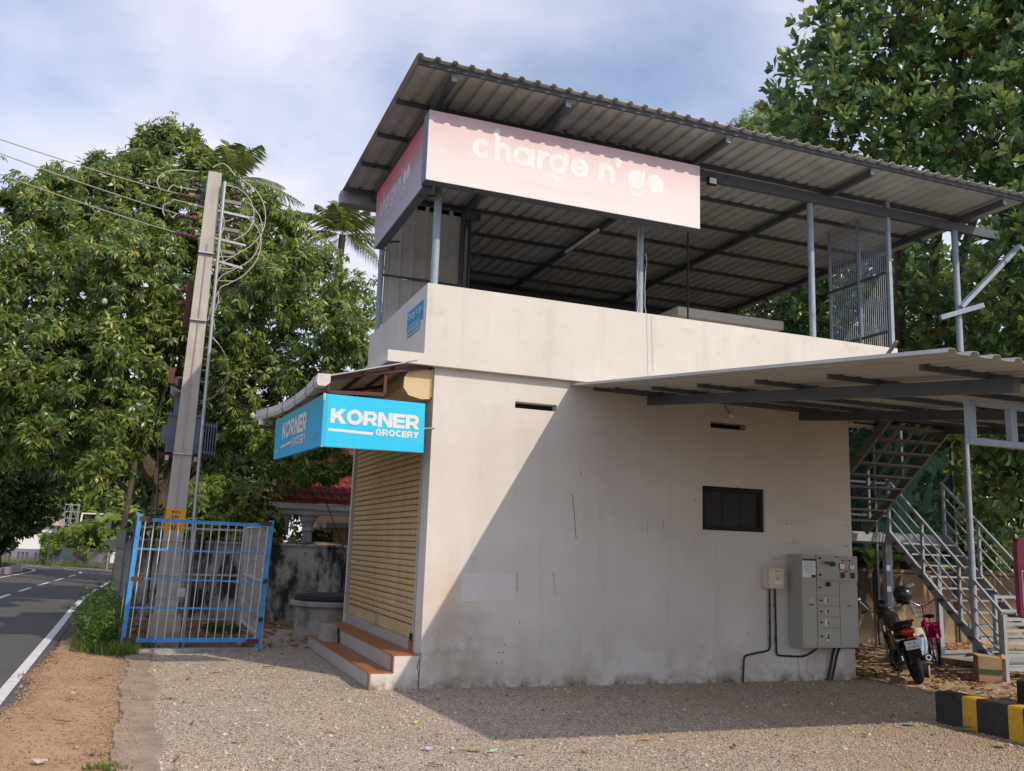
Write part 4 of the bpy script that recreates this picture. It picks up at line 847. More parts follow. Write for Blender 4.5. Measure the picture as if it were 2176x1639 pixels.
# ================================================================== ELECTRICAL FITTINGS ON THE LONG WALL
mb_ = thing("meter_box", "small ivory plastic meter box on the wall left of the big grey panel", "meter box", (4.80, -0.06, 1.2))
x0, x1, z0, z1 = 4.675, 4.955, 1.198, 1.478
def rbox(b, x0, x1, y0, y1, z0, z1, c):
    pts = [(x0 + c, z0), (x1 - c, z0), (x1, z0 + c), (x1, z1 - c), (x1 - c, z1), (x0 + c, z1), (x0, z1 - c), (x0, z0 + c)]
    b.prism([(x, y0, z) for x, z in pts], (0, y1 - y0, 0))
b = MB(); rbox(b, x0, x1, -0.085, -0.002, z0, z1, .025); b.build("case", IVORY, mb_)
b = MB(); rbox(b, x0 + .03, x1 - .006, -0.115, -0.086, z0 + .012, z1 - .012, .02); lid = b.build("lid", IVORY, mb_)
b = MB(); rbox(b, x0 + .062, x1 - .03, -0.121, -0.1155, z0 + .04, z1 - .035, .012); b.build("raised_panel", IVORY, lid)
for z in (z0 + .05, z1 - .07): MB().box(x1 - .006, x1 + .008, -.10, -.07, z, z + .035).build("latch", GALV, mb_)
for z in (z0 + .055, z1 - .075): MB().box(x0 + .02, x0 + .032, -.112, -.07, z, z + .03).build("hinge", IVORY, mb_)
MB().box(4.80, 4.875, -.1225, -.1212, 1.425, 1.433).build("red_strip", RED, mb_)
b = MB(); b.add([(4.795, -.1225, 1.387), (4.828, -.1225, 1.387), (4.8115, -.1225, 1.417)], [(0, 1, 2)]); b.build("warning_triangle", YELLOW, mb_)
MB().box(4.832, 4.878, -.1225, -.1212, 1.39, 1.415).build("label_sticker", PAPER, mb_)
MB().box(4.797, 4.912, -.1225, -.1212, 1.262, 1.298).build("label_sticker", PAPER, mb_)
b = MB(); 
for i in range(2): b.bar((4.822 + .018 * i, -.123, 1.318), (4.848 - .018 * i, -.123, 1.352), .005, .0015, up=(0, -1, 0))
b.build("danger_mark", MAROON, mb_)
# conduits
def cable(name, pts, r, label, m=BLACK, loc=None, rad=0.03, clips=()):
    P_ = [V(p) for p in pts]; out = [P_[0]]
    for i in range(1, len(P_) - 1):
        a, b_, c = P_[i - 1], P_[i], P_[i + 1]; d1 = (a - b_); d2 = (c - b_); q = min(rad, d1.length * .45, d2.length * .45); s0, s1 = b_ + d1.normalized() * q, b_ + d2.normalized() * q
        for u in (0, .25, .5, .75, 1): out.append(s0 * (1 - u) ** 2 + b_ * 2 * u * (1 - u) + s1 * u * u)
    out.append(P_[-1]); t = thing(name, label, "cable", loc or pts[-1])
    b = MB(); b.tube(out, r, 8); b.build("sheath", m, t, smooth=True)
    for c in clips:
        c = V(c); MB().box(c.x - .028, c.x + .028, -.012, -.002, c.z - .008, c.z + .008).build("clip", GALV, t)
    return t
cable("conduit", [(4.775, -.03, 1.20), (4.768, -.03, 0.40), (4.36, -.03, 0.335), (4.335, -.03, 0.0)], .013, "black cable dropping from the meter box and stepping left into the ground", rad=.06, clips=[(4.775, 0, .98), (4.77, 0, .55), (4.345, 0, .18)])
cable("conduit", [(4.862, -.03, 1.20), (4.868, -.03, 0.335), (5.27, -.03, 0.315), (5.38, -.03, 0.335), (5.50, -.05, 0.41), (5.52, -.12, .5)], .013, "black cable dropping from the meter box and running right to the grey panel", rad=.05, clips=[(4.862, 0, .98), (4.868, 0, .55), (5.22, 0, .318)])
cable("conduit", [(5.77, -.12, .48), (5.765, -.06, .36), (5.73, -.04, .15), (5.68, -.035, 0.0)], .018, "thick black cable hanging from the panel into the ground, left of the pair", rad=.1)
cable("conduit", [(5.86, -.12, .48), (5.84, -.06, .36), (5.80, -.04, .15), (5.755, -.035, 0.0)], .018, "thick black cable hanging from the panel into the ground, right of the pair", rad=.1)
cable("conduit", [(5.52, -.06, .44), (5.9, -.05, .435), (6.19, -.03, .425)], .014, "black cable running level under the grey panel to the wall end", rad=.05)
# control panel
pn = thing("control_panel", "large grey electrical control panel with doors, dials and switches fixed to the wall", "control panel", (5.56, -0.15, 0.46))
PX0, PX1, PZ0, PZ1, PY = 5.088, 6.012, 0.455, 1.662, -0.285
MB().box(PX0, PX1, PY, -0.004, PZ0, PZ1).build("cabinet", PANEL, pn)
W_, H_ = PX1 - PX0, PZ1 - PZ0
def door(u0, u1, v0, v1, y=0.014, name="door"):
    g = .004; return MB().box(PX0 + W_ * u0 + g, PX0 + W_ * u1 - g, PY - y, PY - .002, PZ1 - H_ * v1 + g, PZ1 - H_ * v0 - g).build(name, PANEL, pn)
def pt(u, v): return PX0 + W_ * u, PZ1 - H_ * v
d1 = door(0.0, .26, .015, .985, .010); d2 = door(.262, 1.0, .0, .275, .022); d3 = door(.262, .665, .28, .432); d4 = door(.262, .665, .436, .55); d5 = door(.262, .665, .553, .668); d6 = door(.262, .665, .671, .788); d7 = door(.262, .665, .791, .985); d8 = door(.668, 1.0, .28, .985, .011)
def knob(par, u, v, r, y, m=BLACK, name="knob", dd=.03):
    x, z = pt(u, v); b = MB(); b.lathe((x, PY - y, z), [(r, 0), (r * .9, dd), (r * .5, dd + .004)], 14, (0, -1, 0)); return b.build(name, m, par, smooth=True)
def plate(par, u0, u1, v0, v1, y, m, name):
    xa, za = pt(u0, v1); xb, zb = pt(u1, v0); return MB().box(xa, xb, PY - y - .004, PY - y + .001, za, zb).build(name, m, par)
# top door
plate(d2, .475, .575, .055, .13, .023, GALV, "switch_plate"); knob(d2, .53, .092, .038, .028, BLACK, "rotary_switch", .035); x, z = pt(.45, .085); MB().box(x - .055, x + .05, PY - .065, PY - .05, z - .016, z + .016).build("switch_handle", BLACK, d2)
for i, m_ in enumerate((RED, ORANGE, BLUEL)): knob(d2, .732 + .063 * i, .052, .013, .022, m_, "indicator_lamp", .012)
MB().box(pt(.60, 0)[0], pt(.665, 0)[0], PY - .0245, PY - .022, pt(0, .022)[1], pt(0, .012)[1]).build("name_plate", BLACK, d2)
for u in (.665, .845):
    f_ = plate(d2, u, u + .10, .08, .155, .023, BLACK, "meter_frame"); plate(f_, u + .008, u + .092, .087, .148, .0285, PAPER, "meter_face")
    if u > .8: plate(f_, u + .03, u + .07, .094, .104, .033, MAROON, "meter_display")
    v_ = plate(d2, u, u + .105, .172, .255, .023, PANEL, "vent_frame"); plate(v_, u + .014, u + .092, .183, .245, .0275, mat("vent_mesh", (0.05, 0.048, 0.04), 0.8), "vent_mesh")
knob(d2, .80, .168, .017, .022, ORANGE, "indicator_lamp", .02)
for v in (.035, .215): knob(d2, .315, v, .014, .022, BLACK, "door_lock", .02)
# label sheet on the left door
ls = plate(d1, .015, .245, .045, .245, .011, PAPER, "label_sheet"); plate(ls, .015, .245, .045, .066, .0155, BLACK, "sheet_heading"); plate(ls, .17, .245, .218, .245, .0155, mat("navy_print", (0.02, 0.025, 0.06), 0.6), "sheet_corner")
GREYP = mat("grey_print", (0.42, 0.43, 0.46), 0.7)
for i in range(6): plate(ls, .05 + (.02 if i % 2 else 0), .21 if i % 2 == 0 else .19, .085 + .022 * i, .092 + .022 * i, .0152, GREYP, "printed_line")
plate(d1, .11, .20, .47, .52, .011, mat("faded_sticker", (0.48, 0.47, 0.43), 0.6), "sticker"); plate(d1, .125, .195, .532, .545, .011, BLACK, "name_plate"); plate(d8, .80, .87, .54, .55, .012, BLACK, "name_plate")
for i in range(2): knob(d1, .03 + .2 * i, .955, .006, .010, BLACK, "screw", .004); knob(d8, .70 + .28 * i, .955, .006, .011, BLACK, "screw", .004); knob(d8, .70 + .28 * i, .31, .006, .011, BLACK, "screw", .004)
# small doors
knob(d3, .46, .315, .034, .014, BLACK, "rotary_switch", .03); knob(d3, .315, .352, .012, .014, BLACK, "door_lock", .02)
for d_, v in ((d4, .492), (d5, .61), (d6, .728), (d7, .875)):
    knob(d_, .325, v, .012, .014, BLACK, "door_lock", .02); p_ = plate(d_, .395, .455, v - .03, v + .03, .015, PAPER if d_ in (d4, d6) else IVORY, "breaker_plate"); plate(p_, .432, .450, v - .024, v + .024, .0195, BLACK, "breaker_toggle")
plate(d7, .41, .46, .89, .925, .015, PAPER, "breaker_plate"); knob(d7, .44, .865, .010, .016, BLUEL, "button", .01)

# ================================================================== TRANSFORMER POLE
LEAN = V((0.016, 0, 1))
pole = thing("utility_pole", "leaning square concrete utility pole with yellow number band inside the blue fence", "utility pole", (-2.68, 4.45, 0))
def pa(z): return V((-2.70 + (z - .4) * 0.0165, 4.45, z))
b = MB()
def sq(z, w, d): c = pa(z); return [c + V((-w / 2, -d / 2, 0)), c + V((w / 2, -d / 2, 0)), c + V((w / 2, d / 2, 0)), c + V((-w / 2, d / 2, 0))]
b.hexa(sq(0.3, .30, .26) + sq(7.42, .205, .19)); b.build("shaft", POLEC, pole)
MB().box(-2.90, -2.46, 4.20, 4.72, 0, 0.46).build("footing", mat("footing_concrete", (0.42, 0.38, 0.32), 0.95, 0, (0.30, 0.25, 0.19), 3, 0.9, (25, 0.8, 0.02), dirt=(0.17, 0.13, 0.09), dscale=2.5, damt=0.8), pole)
def wat(z): return .30 + (.205 - .30) * (z - .3) / 7.12
b = MB(); b.hexa(sq(1.68, wat(1.68) + .006, .252) + sq(2.02, wat(2.02) + .006, .248)); band = b.build("yellow_band", mat("band_yellow", (0.72, 0.36, 0.012), 0.6, 0, (0.65, 0.33, 0.02), 5, 0.7), pole)
font("3/1", (pa(1.72).x - .075, 4.45 - .1265, 1.705), (1, 0, 0), UZ, 0, 0, 0.075, 0.15, BLACK, band, "number", 0.02, .004); font("MGTK", (pa(1.95).x - .06, 4.45 - .126, 1.955), (1, 0, 0), UZ, 0, 0, 0.032, 0.13, BLACK, band, "number", 0.02, .004); font("246", (pa(1.9).x - .06, 4.45 - .126, 1.885), (1, 0, 0), UZ, 0, 0, 0.035, 0.11, BLACK, band, "number", 0.02, .004)
for z in (0.72, 1.05, 1.55, 2.85, 4.95, 6.05):
    b = MB(); c = pa(z); w = wat(z) + .012; b.box(c.x - w / 2, c.x + w / 2, 4.45 - .15, 4.45 + .15, z - .012, z + .012); b.build("steel_strap", GALV, pole)
b = MB(); c = pa(1.4); b.tube([(c.x - .02, 4.29, .55), (c.x + .0, 4.30, 2.6), (pa(4.5).x, 4.32, 4.5), (pa(6.2).x, 4.335, 6.2)], .006, 5); b.build("earth_wire", GALV, pole)
MB().box(-2.56, -2.44, 4.22, 4.36, .74, .86).build("junction_box", GALV, pole)
# channels and cross arms
for x, z0, z1, y in ((-2.74, 6.9, 7.35, 4.62), (-2.44, 6.5, 7.33, 4.62)): MB().box(x - .022, x + .022, y - .05, y + .05, z0, z1).build("channel", STEELD, pole)
WD = mat("weathered_arm", (0.30, 0.265, 0.225), 0.8, 0, (0.20, 0.175, 0.15), 8, 0.8)
for z, xa, xb in ((7.08, -2.95, -2.12), (6.60, -2.55, -2.12), (6.22, -2.55, -2.15)): MB().bar((xa, 4.66, z), (xb, 4.66, z - .02), .05, .055).build("cross_arm", WD, pole)
for z, xa, xb in ((6.86, -2.95, -1.98), (6.38, -2.8, -2.0), (5.99, -2.5, -2.02)): MB().bar((xa, 4.56, z + .03), (xb, 4.56, z - .05), .035, .035).build("steel_arm", GALV, pole)
INS = mat("brown_porcelain", (0.10, 0.04, 0.03), 0.25, 0, (0.07, 0.03, 0.02), 6, 0.6, spec=0.6)
def insul(p, axis, L, r, n, par=pole, name="insulator"):
    prof = [(r * .4, 0)]
    for i in range(n): z = L * (i + .15) / n; prof += [(r * .5, z), (r, z + L / n * .35), (r * .55, z + L / n * .55)]
    prof.append((r * .4, L)); b = MB(); b.lathe(p, prof, 12, axis); return b.build(name, INS, par, smooth=True)
for p in ((-2.84, 4.66, 7.12), (-2.2, 4.66, 7.10), (-2.19, 4.66, 6.64), (-2.2, 4.66, 6.26), (-2.83, 4.5, 6.5)): insul(p, (0, 0, 1), .26, .055, 3)
for p, d in (((-2.78, 4.42, 6.94), (-1, -.05, .08)), ((-2.76, 4.42, 6.60), (-1, -.05, .08)), ((-2.76, 4.42, 6.30), (-1, -.05, .08))): insul(p, d, .34, .05, 5)
for i, z in enumerate((5.0, 5.24, 5.46)): insul((-2.78 + .0, 4.62, z), (-1, 0, 0.1), .16, .07, 4)
MB().box(-2.84, -2.74, 4.52, 4.72, 4.85, 5.62).build("fuse_frame", RUST, pole); MB().box(-2.98, -2.88, 4.55, 4.68, 3.95, 4.20).build("fuse_frame", RUST, pole)
for z in np.arange(4.0, 5.3, .18): b = MB(); b.tube([(pa(z).x + .12, 4.40, z), (pa(z).x + .26, 4.38, z - .02)], .008, 5); b.build("step_bolt", GALV, pole)
# jumper loops and loose leads at the pole head
def px_path(pts, y, z=1.0): return [at_y(320 + x / 4.096, 320 + yy / 4.096, y) for x, yy in pts]
def crv(P_, k=5):
    P_ = [np.array(p) for p in P_]; return [V(p) for p in smooth3(P_, k)]
def smooth3(P_, k):
    Q = [P_[0]] + P_ + [P_[-1]]; out = []
    for i in range(1, len(Q) - 2):
        p0, p1, p2, p3 = Q[i - 1:i + 3]
        for q in range(k): u = q / k; out.append(.5 * ((2 * p1) + (p2 - p0) * u + (2 * p0 - 5 * p1 + 4 * p2 - p3) * u * u + (3 * p1 - p0 - 3 * p2 + p3) * u ** 3))
    out.append(P_[-1]); return out
WIRE = mat("weathered_aluminium_wire", (0.47, 0.44, 0.40), 0.5, 0.3, (0.38, 0.35, 0.31), 8, 0.7)
DWIRE = mat("dark_sheathed_wire", (0.03, 0.03, 0.035), 0.6)
for pts in ([(415, 185), (250, 170), (130, 190), (65, 240), (60, 285), (80, 325)], [(150, 355), (175, 315), (205, 302), (250, 320), (400, 345)], [(185, 445), (205, 430), (250, 440), (440, 480)], [(125, 570), (105, 520), (120, 470), (180, 455)], [(195, 590), (215, 560), (250, 556), (290, 590)],
            [(540, 150), (640, 115), (740, 225)],
            [(800, 260), (900, 330), (970, 430), (1000, 550), (990, 660), (950, 745), (870, 830), (740, 910), (610, 1000), (560, 1200), (520, 1400)], [(850, 450), (930, 540), (968, 640), (965, 730), (930, 860), (860, 960), (740, 1030), (600, 1110), (545, 1300), (500, 1480)],
            [(850, 590), (920, 660), (960, 760), (950, 880), (900, 990), (800, 1095), (700, 1150), (600, 1205), (585, 1330), (520, 1470)], [(590, 925), (700, 925), (750, 905)], [(430, 330), (560, 420), (620, 520), (700, 560)], [(470, 470), (600, 610), (720, 600)], [(640, 300), (760, 330), (860, 420), (900, 560), (850, 700), (730, 780)], [(610, 450), (640, 640), (600, 800), (640, 1000)], [(600, 1205), (560, 1300), (545, 1420), (560, 1560)], [(520, 1250), (470, 1380), (460, 1560)], [(610, 1025), (700, 1030), (760, 1000)], [(600, 1135), (720, 1138)]):
    b = MB(); b.tube(crv(px_path(pts, 4.55)), .0085, 6); b.build("jumper_wire", WIRE, pole)
cn = thing("conduit_pipe", "thin galvanised pipe rising beside the concrete utility pole", "pipe", (-2.45, 4.25, 0))
b = MB(); b.tube([(-2.40, 4.27, 0.0), (-2.415, 4.27, 2.0), (-2.43, 4.27, 7.25)], .026, 10); b.build("pipe", GALV, cn, smooth=True)
# pole-mounted transformer
TRM = mat("transformer_grey_paint", (0.15, 0.19, 0.25), 0.5, 0, (0.11, 0.14, 0.19), 5, 0.8, dirt=(0.10, 0.07, 0.05), dscale=6, damt=0.5)
tr = thing("transformer", "grey finned oil transformer mounted behind the concrete utility pole", "transformer", (-2.6, 5.3, 2.85))
MB().box(-2.92, -2.42, 5.0, 5.55, 2.92, 3.50).build("tank", TRM, tr); MB().box(-2.95, -2.39, 4.97, 5.58, 3.503, 3.545).build("tank_lid", TRM, tr)
f0 = MB().box(-2.375, -2.360, 5.0, 5.5, 2.92, 3.45).build("cooling_fin", TRM, tr)
for i in range(1, 6): dup(f0, tr, (.04 * i, 0, -.004 * i))
b = MB(); b.tube([(-2.419, 5.04, 3.40), (-2.155, 5.04, 3.385)], .022, 8); b.build("fin_header", TRM, tr); b = MB(); b.tube([(-2.419, 5.04, 2.96), (-2.155, 5.04, 2.945)], .022, 8); b.build("fin_header", TRM, tr)
MB().box(-2.99, -2.925, 5.0, 5.2, 3.05, 3.35).build("terminal_box", TRM, tr)
b = MB(); b.tube([(-2.80, 4.75, 3.98), (-2.80, 5.5, 3.98)], .125, 18); cs = b.build("conservator", mat("conservator_paint", (0.42, 0.41, 0.42), 0.5, 0, (0.36, 0.34, 0.34), 5, 0.7), tr, smooth=True); MB().box(-2.825, -2.745, 4.742, 4.749, 3.90, 4.07).build("oil_gauge", RUST, cs)
MB().box(-2.85, -2.72, 5.0, 5.1, 3.545, 3.88).build("conservator_stand", TRM, tr)
for i in range(3): insul((-2.50, 5.08 + .16 * i, 3.545), (0, 0, 1), .26, .06, 4, tr, "bushing")
b = MB(); b.tube(crv([(-2.78, 4.75, 3.9), (-2.95, 4.72, 3.95), (-3.05, 4.75, 3.6), (-3.1, 4.85, 3.2), (-3.0, 4.9, 2.8), (-2.95, 4.8, 1.9), (-2.95, 4.7, .6)]), .014, 6); b.build("supply_cable", BLACK, tr)
b = MB(); b.tube(crv([(-2.44, 4.36, 4.75), (-2.2, 4.40, 4.5), (-2.1, 4.5, 4.15), (-2.25, 4.8, 3.85), (-2.45, 5.05, 3.78)]), .010, 6); b.build("lead", WIRE, tr)
pf = thing("transformer_platform", "rusty channel platform carrying the grey transformer", "platform", (-2.6, 5.2, 2.8))
for y in (5.08, 5.46): MB().box(-3.02, -2.30, y - .04, y + .04, 2.84, 2.918).build("channel", RUST, pf)
for x in (-2.88, -2.46): b = MB(); b.bar((x, 4.6, 2.80), (x, 5.6, 2.80), .05, .075); b.build("cross_channel", GALV, pf)
MB().box(-2.76, -2.60, 5.62, 5.78, 0, 2.84).build('leg', POLEC, pf)
# overhead lines
def line(p, q, sag, n=16): return [V(p).lerp(V(q), i / n) - V((0, 0, sag * 4 * (i / n) * (1 - i / n))) for i in range(n + 1)]
for i, (p, py, wl) in enumerate((((-3.10, 4.4, 6.97), 278, "highest of the three overhead wires running left from the pole"), ((-3.08, 4.4, 6.64), 308, "middle of the three overhead wires running left from the pole"), ((-3.08, 4.4, 6.33), 352, "lowest of the three overhead wires running left from the pole"))):
    q = at_y(0, py, 3.0); q2 = V(p) + (q - V(p)) * 2.2
    b = MB(); b.tube(line(p, q2, .12), .008, 5); tag(b.build("overhead_wire", WIRE, loc=p), wl, "wire", "overhead wires from the pole")
for pts, wl in (([(575, 330), (700, 760), (860, 1200), (985, 1639)], "dark stay wire slanting down from the pole head towards the awning"), ([(600, 560), (680, 920), (740, 1110), (850, 1400)], "shorter dark stay wire below the pole head")):
    P_ = [at_y(320 + x / 4.096, 320 + y / 4.096, 4.7 + .15 * i) for i, (x, y) in enumerate(pts)]
    if pts[-1][1] > 1600: P_ += [at_y(600, 850, 5.5), at_y(650, 960, 5.8), at_y(740, 1190, 6.2)]
    b = MB(); b.tube(crv(P_), .009, 5); b.tube([P_[1].lerp(P_[2], .1), P_[1].lerp(P_[2], .28)], .024, 8); tag(b.build("stay_wire", DWIRE, loc=P_[0]), wl, "wire")
b = MB(); b.tube(crv([at_y(445, 828, 4.6), at_y(500, 850, 4.4), (-1.9, 3.9, 3.62), (-1.66, 3.4, 3.5)]), .007, 5); tag(b.build("service_cable", DWIRE, loc=(-2.4, 4.6, 4)), "dark cable running from the pole to the awning gutter", "cable")

# ================================================================== BLUE GATE AND BAR FENCE
gate = thing("blue_gate", "blue framed metal gate with white vertical bars in front of the pole", "gate", (-2.28, 3.85, 0))
PL = [V((-3.225, 3.85, 0.0)), V((-3.165, 3.85, 1.915))]; PR = [V((-1.385, 3.85, 0.0)), V((-1.315, 3.85, 1.895))]
for P_ in (PL, PR): MB().bar(P_[0], P_[1], .062, .055, up=(0, -1, 0)).build("post", BLUE, gate)
def lr(z): return PL[0].lerp(PL[1], z / 1.915), PR[0].lerp(PR[1], z / 1.895)
for z, h, n_, zr in ((1.835, .05, "top_rail", 0), (.155, .06, "bottom_rail", 0), (1.42, .026, "mid_rail", 0), (1.005, .026, "mid_rail", 0), (.60, .026, "mid_rail", 0)):
    a, c = lr(z); MB().bar(a + V((.03, 0, 0)), c - V((.03, 0, .02 if z > 1 else 0)), .028 if h < .03 else .04, h).build(n_, BLUE, gate)
for i in range(16):
    u = (i + .75) / 16.2; a0, c0 = lr(.17); a1, c1 = lr(1.82); b = MB(); b.tube([a0.lerp(c0, u) + V((0, -.018, 0)), a1.lerp(c1, u) + V((0, -.018, -.01 * u))], .0075, 6); b.build("bar", WHITEBAR, gate)
for z, side in ((1.845, 0), (1.845, 1), (.16, 0), (.14, 1), (1.0, 0)):
    a, c = lr(z); p = a if side == 0 else c; s_ = 1 if side == 0 else -1
    MB().box(min(p.x, p.x + s_ * .17), max(p.x, p.x + s_ * .17), 3.818, 3.828, z - .03, z + .03).build("rust_plate", RUST, gate)
for z in (.45, 1.0): MB().box(PR[0].x - .03 + z * .037, PR[0].x + .03 + z * .037, 3.80, 3.82, z - .03, z + .03).build("hinge", BLACK, gate)
def fence(name, label, p, q, n, ztop, m, seed):
    t = thing(name, label, "fence", p); p, q = V(p), V(q)
    for z in (.18, ztop * .53, ztop - .04): MB().bar(p + V((0, 0, z)), q + V((0, 0, z)), .03, .035).build("rail", m, t)
    for e in (p, q): MB().bar(e, e + V((0, 0, ztop + .03)), .045, .045, up=(0, 1, 0)).build("post", m, t)
    for i in range(n): e = p.lerp(q, (i + .6) / (n + .2)); b = MB(); b.tube([e + V((0, 0, .16)), e + V((0, 0, ztop))], .0052, 5); b.build("bar", m, t)
    return t
fence("bar_fence", "white bar fence panel running back from the gate's right post", (-1.33, 3.95, 0), (-1.36, 7.1, 0), 26, 1.86, WHITEBAR, 1)
fence("bar_fence", "grey bar fence panel running back from the gate's left post beside the road", (-3.215, 3.95, 0), (-3.27, 7.1, 0), 24, 1.86, STEELD, 2)
fence("bar_fence", "thin grey bar fence panel across the back of the pole enclosure", (-3.22, 7.15, 0), (-1.40, 7.15, 0), 14, 1.80, GALV, 3)
bn = thing("painted_banner", "narrow blue, white and yellow banner tied to the road side of the fence", "banner", (-3.27, 4.3, .3))
for z0, z1, m_ in ((1.25, 1.55, BLUE), (1.56, 1.60, WHITE), (.95, 1.249, mat("sky_blue_print", (0.08, 0.42, 0.72), .5)), (.70, .949, mat("sky_blue_print", (0.12, 0.52, 0.75), .5)), (.45, .699, WHITE), (.30, .449, mat("yellow_print", (0.70, 0.50, 0.03), .5)), (.10, .299, WHITE)):
    MB().box(-3.283, -3.275, 4.05, 4.62, z0, z1).build("banner_strip", m_, bn)
kb = MB(); kb.box(-3.05, -1.40, 3.62, 3.80, 0, .055); tag(kb.build("kerb_strip", CONC, loc=(-2.2, 3.7, 0)), "low concrete kerb on the ground in front of the blue gate", "kerb")

# ================================================================== BACK BOUNDARY WALL, WELL
def mossy():
    m = bpy.data.materials.new("mossy_plaster"); m.use_nodes = True; t = m.node_tree; b = t.nodes["Principled BSDF"]; b.inputs['Roughness'].default_value = 0.95; b.inputs['Specular IOR Level'].default_value = .15
    P = _n(t, "ShaderNodeNewGeometry").outputs['Position']
    def nz_(s, st, loc=(0, 0, 0)):
        mp_ = _n(t, "ShaderNodeMapping"); mp_.inputs['Scale'].default_value = st; mp_.inputs['Location'].default_value = loc; t.links.new(P, mp_.inputs[0]); n = _n(t, "ShaderNodeTexNoise"); n.inputs['Scale'].default_value = s; n.inputs['Detail'].default_value = 11; n.inputs['Roughness'].default_value = .72; t.links.new(mp_.outputs[0], n.inputs['Vector']); return n.outputs['Fac']
    def ramp(v, a, c):
        r = _n(t, "ShaderNodeMapRange"); r.inputs[1].default_value = a; r.inputs[2].default_value = c; t.links.new(v, r.inputs[0]); return r.outputs[0]
    def mix(a, c, f):
        x = _n(t, "ShaderNodeMix", data_type='RGBA'); x.inputs['B'].default_value = (*c, 1); t.links.new(f, x.inputs['Factor'])
        if isinstance(a, tuple): x.inputs['A'].default_value = (*a, 1)
        else: t.links.new(a, x.inputs['A'])
        return x.outputs['Result']
    c = mix((0.46, 0.43, 0.39), (0.26, 0.245, 0.225), ramp(nz_(1.2, (1, 1, 1)), .35, .65)); c = mix(c, (0.035, 0.034, 0.032), ramp(nz_(1.9, (1.3, 1.3, .55), (3, 1, 0)), .44, .56)); c = mix(c, (0.09, 0.07, 0.05), ramp(nz_(4, (1, 1, .4), (7, 1, 2)), .58, .68)); c = mix(c, (0.05, 0.055, 0.03), ramp(nz_(9, (1, 1, 1)), .60, .72))
    t.links.new(c, b.inputs['Base Color']); bp = _n(t, "ShaderNodeBump"); bp.inputs['Strength'].default_value = .8; bp.inputs['Distance'].default_value = .02; t.links.new(nz_(14, (1, 1, 1)), bp.inputs['Height']); t.links.new(bp.outputs[0], b.inputs['Normal']); return m
MOSS = mossy()
bw = thing("boundary_wall", "tall plastered boundary wall stained black with mould behind the gate and well", "wall", (1, 9.0, 0))
MB().box(-3.45, 7.0, 9.0, 9.18, 0, 1.50).build("wall", MOSS, bw)
b = MB(); r_ = random.Random(2); x = -3.5
while x < 7: L = r_.uniform(.8, 1.3); MB().box(x, min(x + L, 7) - .012, 8.965, 9.215, 1.502, 1.55 + r_.uniform(-.008, .008)).build("coping_stone", MOSS, bw); x += L
gp_ = thing("gate_pillar", "grey plastered pillar with pale cap at the road end of the wall", "pillar", (-3.62, 9.1, 0)); MB().box(-3.60, -3.452, 8.95, 9.23, 0, 1.35).build("shaft", CONC, gp_); MB().box(-3.615, -3.445, 8.93, 9.25, 1.353, 1.70).build("cap", mat("pale_cap", (0.22, 0.23, 0.23), .7), gp_)
well = thing("well", "round concrete well with flared rim and black net cover beside the entrance steps", "well", (-0.02, 6.1, 0))
b = MB(); b.lathe((0.06, 5.95, 0), [(.62, 0), (.62, .50), (.70, .52), (.72, .54), (.72, .60), (.66, .61)], 28); b.build("ring", mat("well_concrete", (0.38, 0.35, 0.31), .9, 0, (0.27, 0.24, 0.21), 3, .9, (30, .5, .01), dirt=(0.05, 0.05, 0.045), dscale=3, damt=.8), well, smooth=True)
b = MB(); b.lathe((0.06, 5.95, .60), [(.655, 0), (.655, .05), (.61, .10), (.3, .13), (.02, .135)], 24); b.build("net_cover", mat("black_net", (0.012, 0.013, 0.012), .8, 0, (0.025, 0.027, 0.025), 60, .8), well, smooth=True)

# ================================================================== HOUSE BEHIND THE WALL
ho = thing("tiled_house", "neighbouring cream house with red clay tile roof and porch pillar behind the mouldy wall", "house", (2, 13, 0))
ROOFT = mat("red_clay_tile", (0.27, 0.045, 0.025), .8, 0, (0.17, 0.03, 0.02), 7, .9, dirt=(0.08, 0.05, 0.035), dscale=4, damt=.6)
rf = MB().add([(-.55, 11.0, 2.53), (4.6, 11.0, 2.53), (4.6, 14.4, 4.45), (.9, 14.4, 4.45), (-.55, 11.0, 2.47), (4.6, 11.0, 2.47), (4.6, 14.4, 4.39), (.9, 14.4, 4.39)], [(0, 1, 2, 3), (7, 6, 5, 4), (4, 5, 1, 0), (7, 4, 0, 3)]).build("roof", ROOFT, ho)
tile = MB(); prof = arc(0, 0, .085, .05, 0, 180, 6)
tv = [V((x, 0, z)) for x, z in prof]; dirn = V((0, .30, .169)); 
tile.add(tv + [p * .9 + dirn for p in tv], [(i, i + 1, 8 + i - 1, 7 + i) for i in range(6)])
tile.add([V((-.10, -.01, -.005)), V((.10, -.01, -.005)), V((.10, .30, .165)), V((-.10, .30, .165))], [(0, 1, 2, 3)])
tile.v = [p + V((2, 13, 0)) for p in tile.v]
t0 = tile.build("tile", ROOFT, rf); k = 0
for j in range(11):
    y = 11.0 + .285 * j; z = 2.545 + .161 * j; xl = -.50 + .42 * .285 * j
    for i in range(16):
        x = xl + .205 * i
        if x > 2.6: continue
        d = (x - 2, y - 13, z + (.012 if (i + j) % 2 else 0))
        if k == 0: t0.location = d
        else:
            c = dup(t0, rf); c.location = d
        k += 1
PORCHW = mat("porch_white_paint", (0.52, 0.49, 0.46), .7, 0, (0.42, 0.40, 0.37), 4, .8, dirt=(0.2, 0.18, 0.16), dscale=4, damt=.5)
MB().box(-.5, 4.5, 11.02, 11.12, 2.34, 2.468).build("fascia", PORCHW, ho); MB().box(-.35, 4.4, 11.14, 11.5, 2.22, 2.339).build("porch_beam", PORCHW, ho)
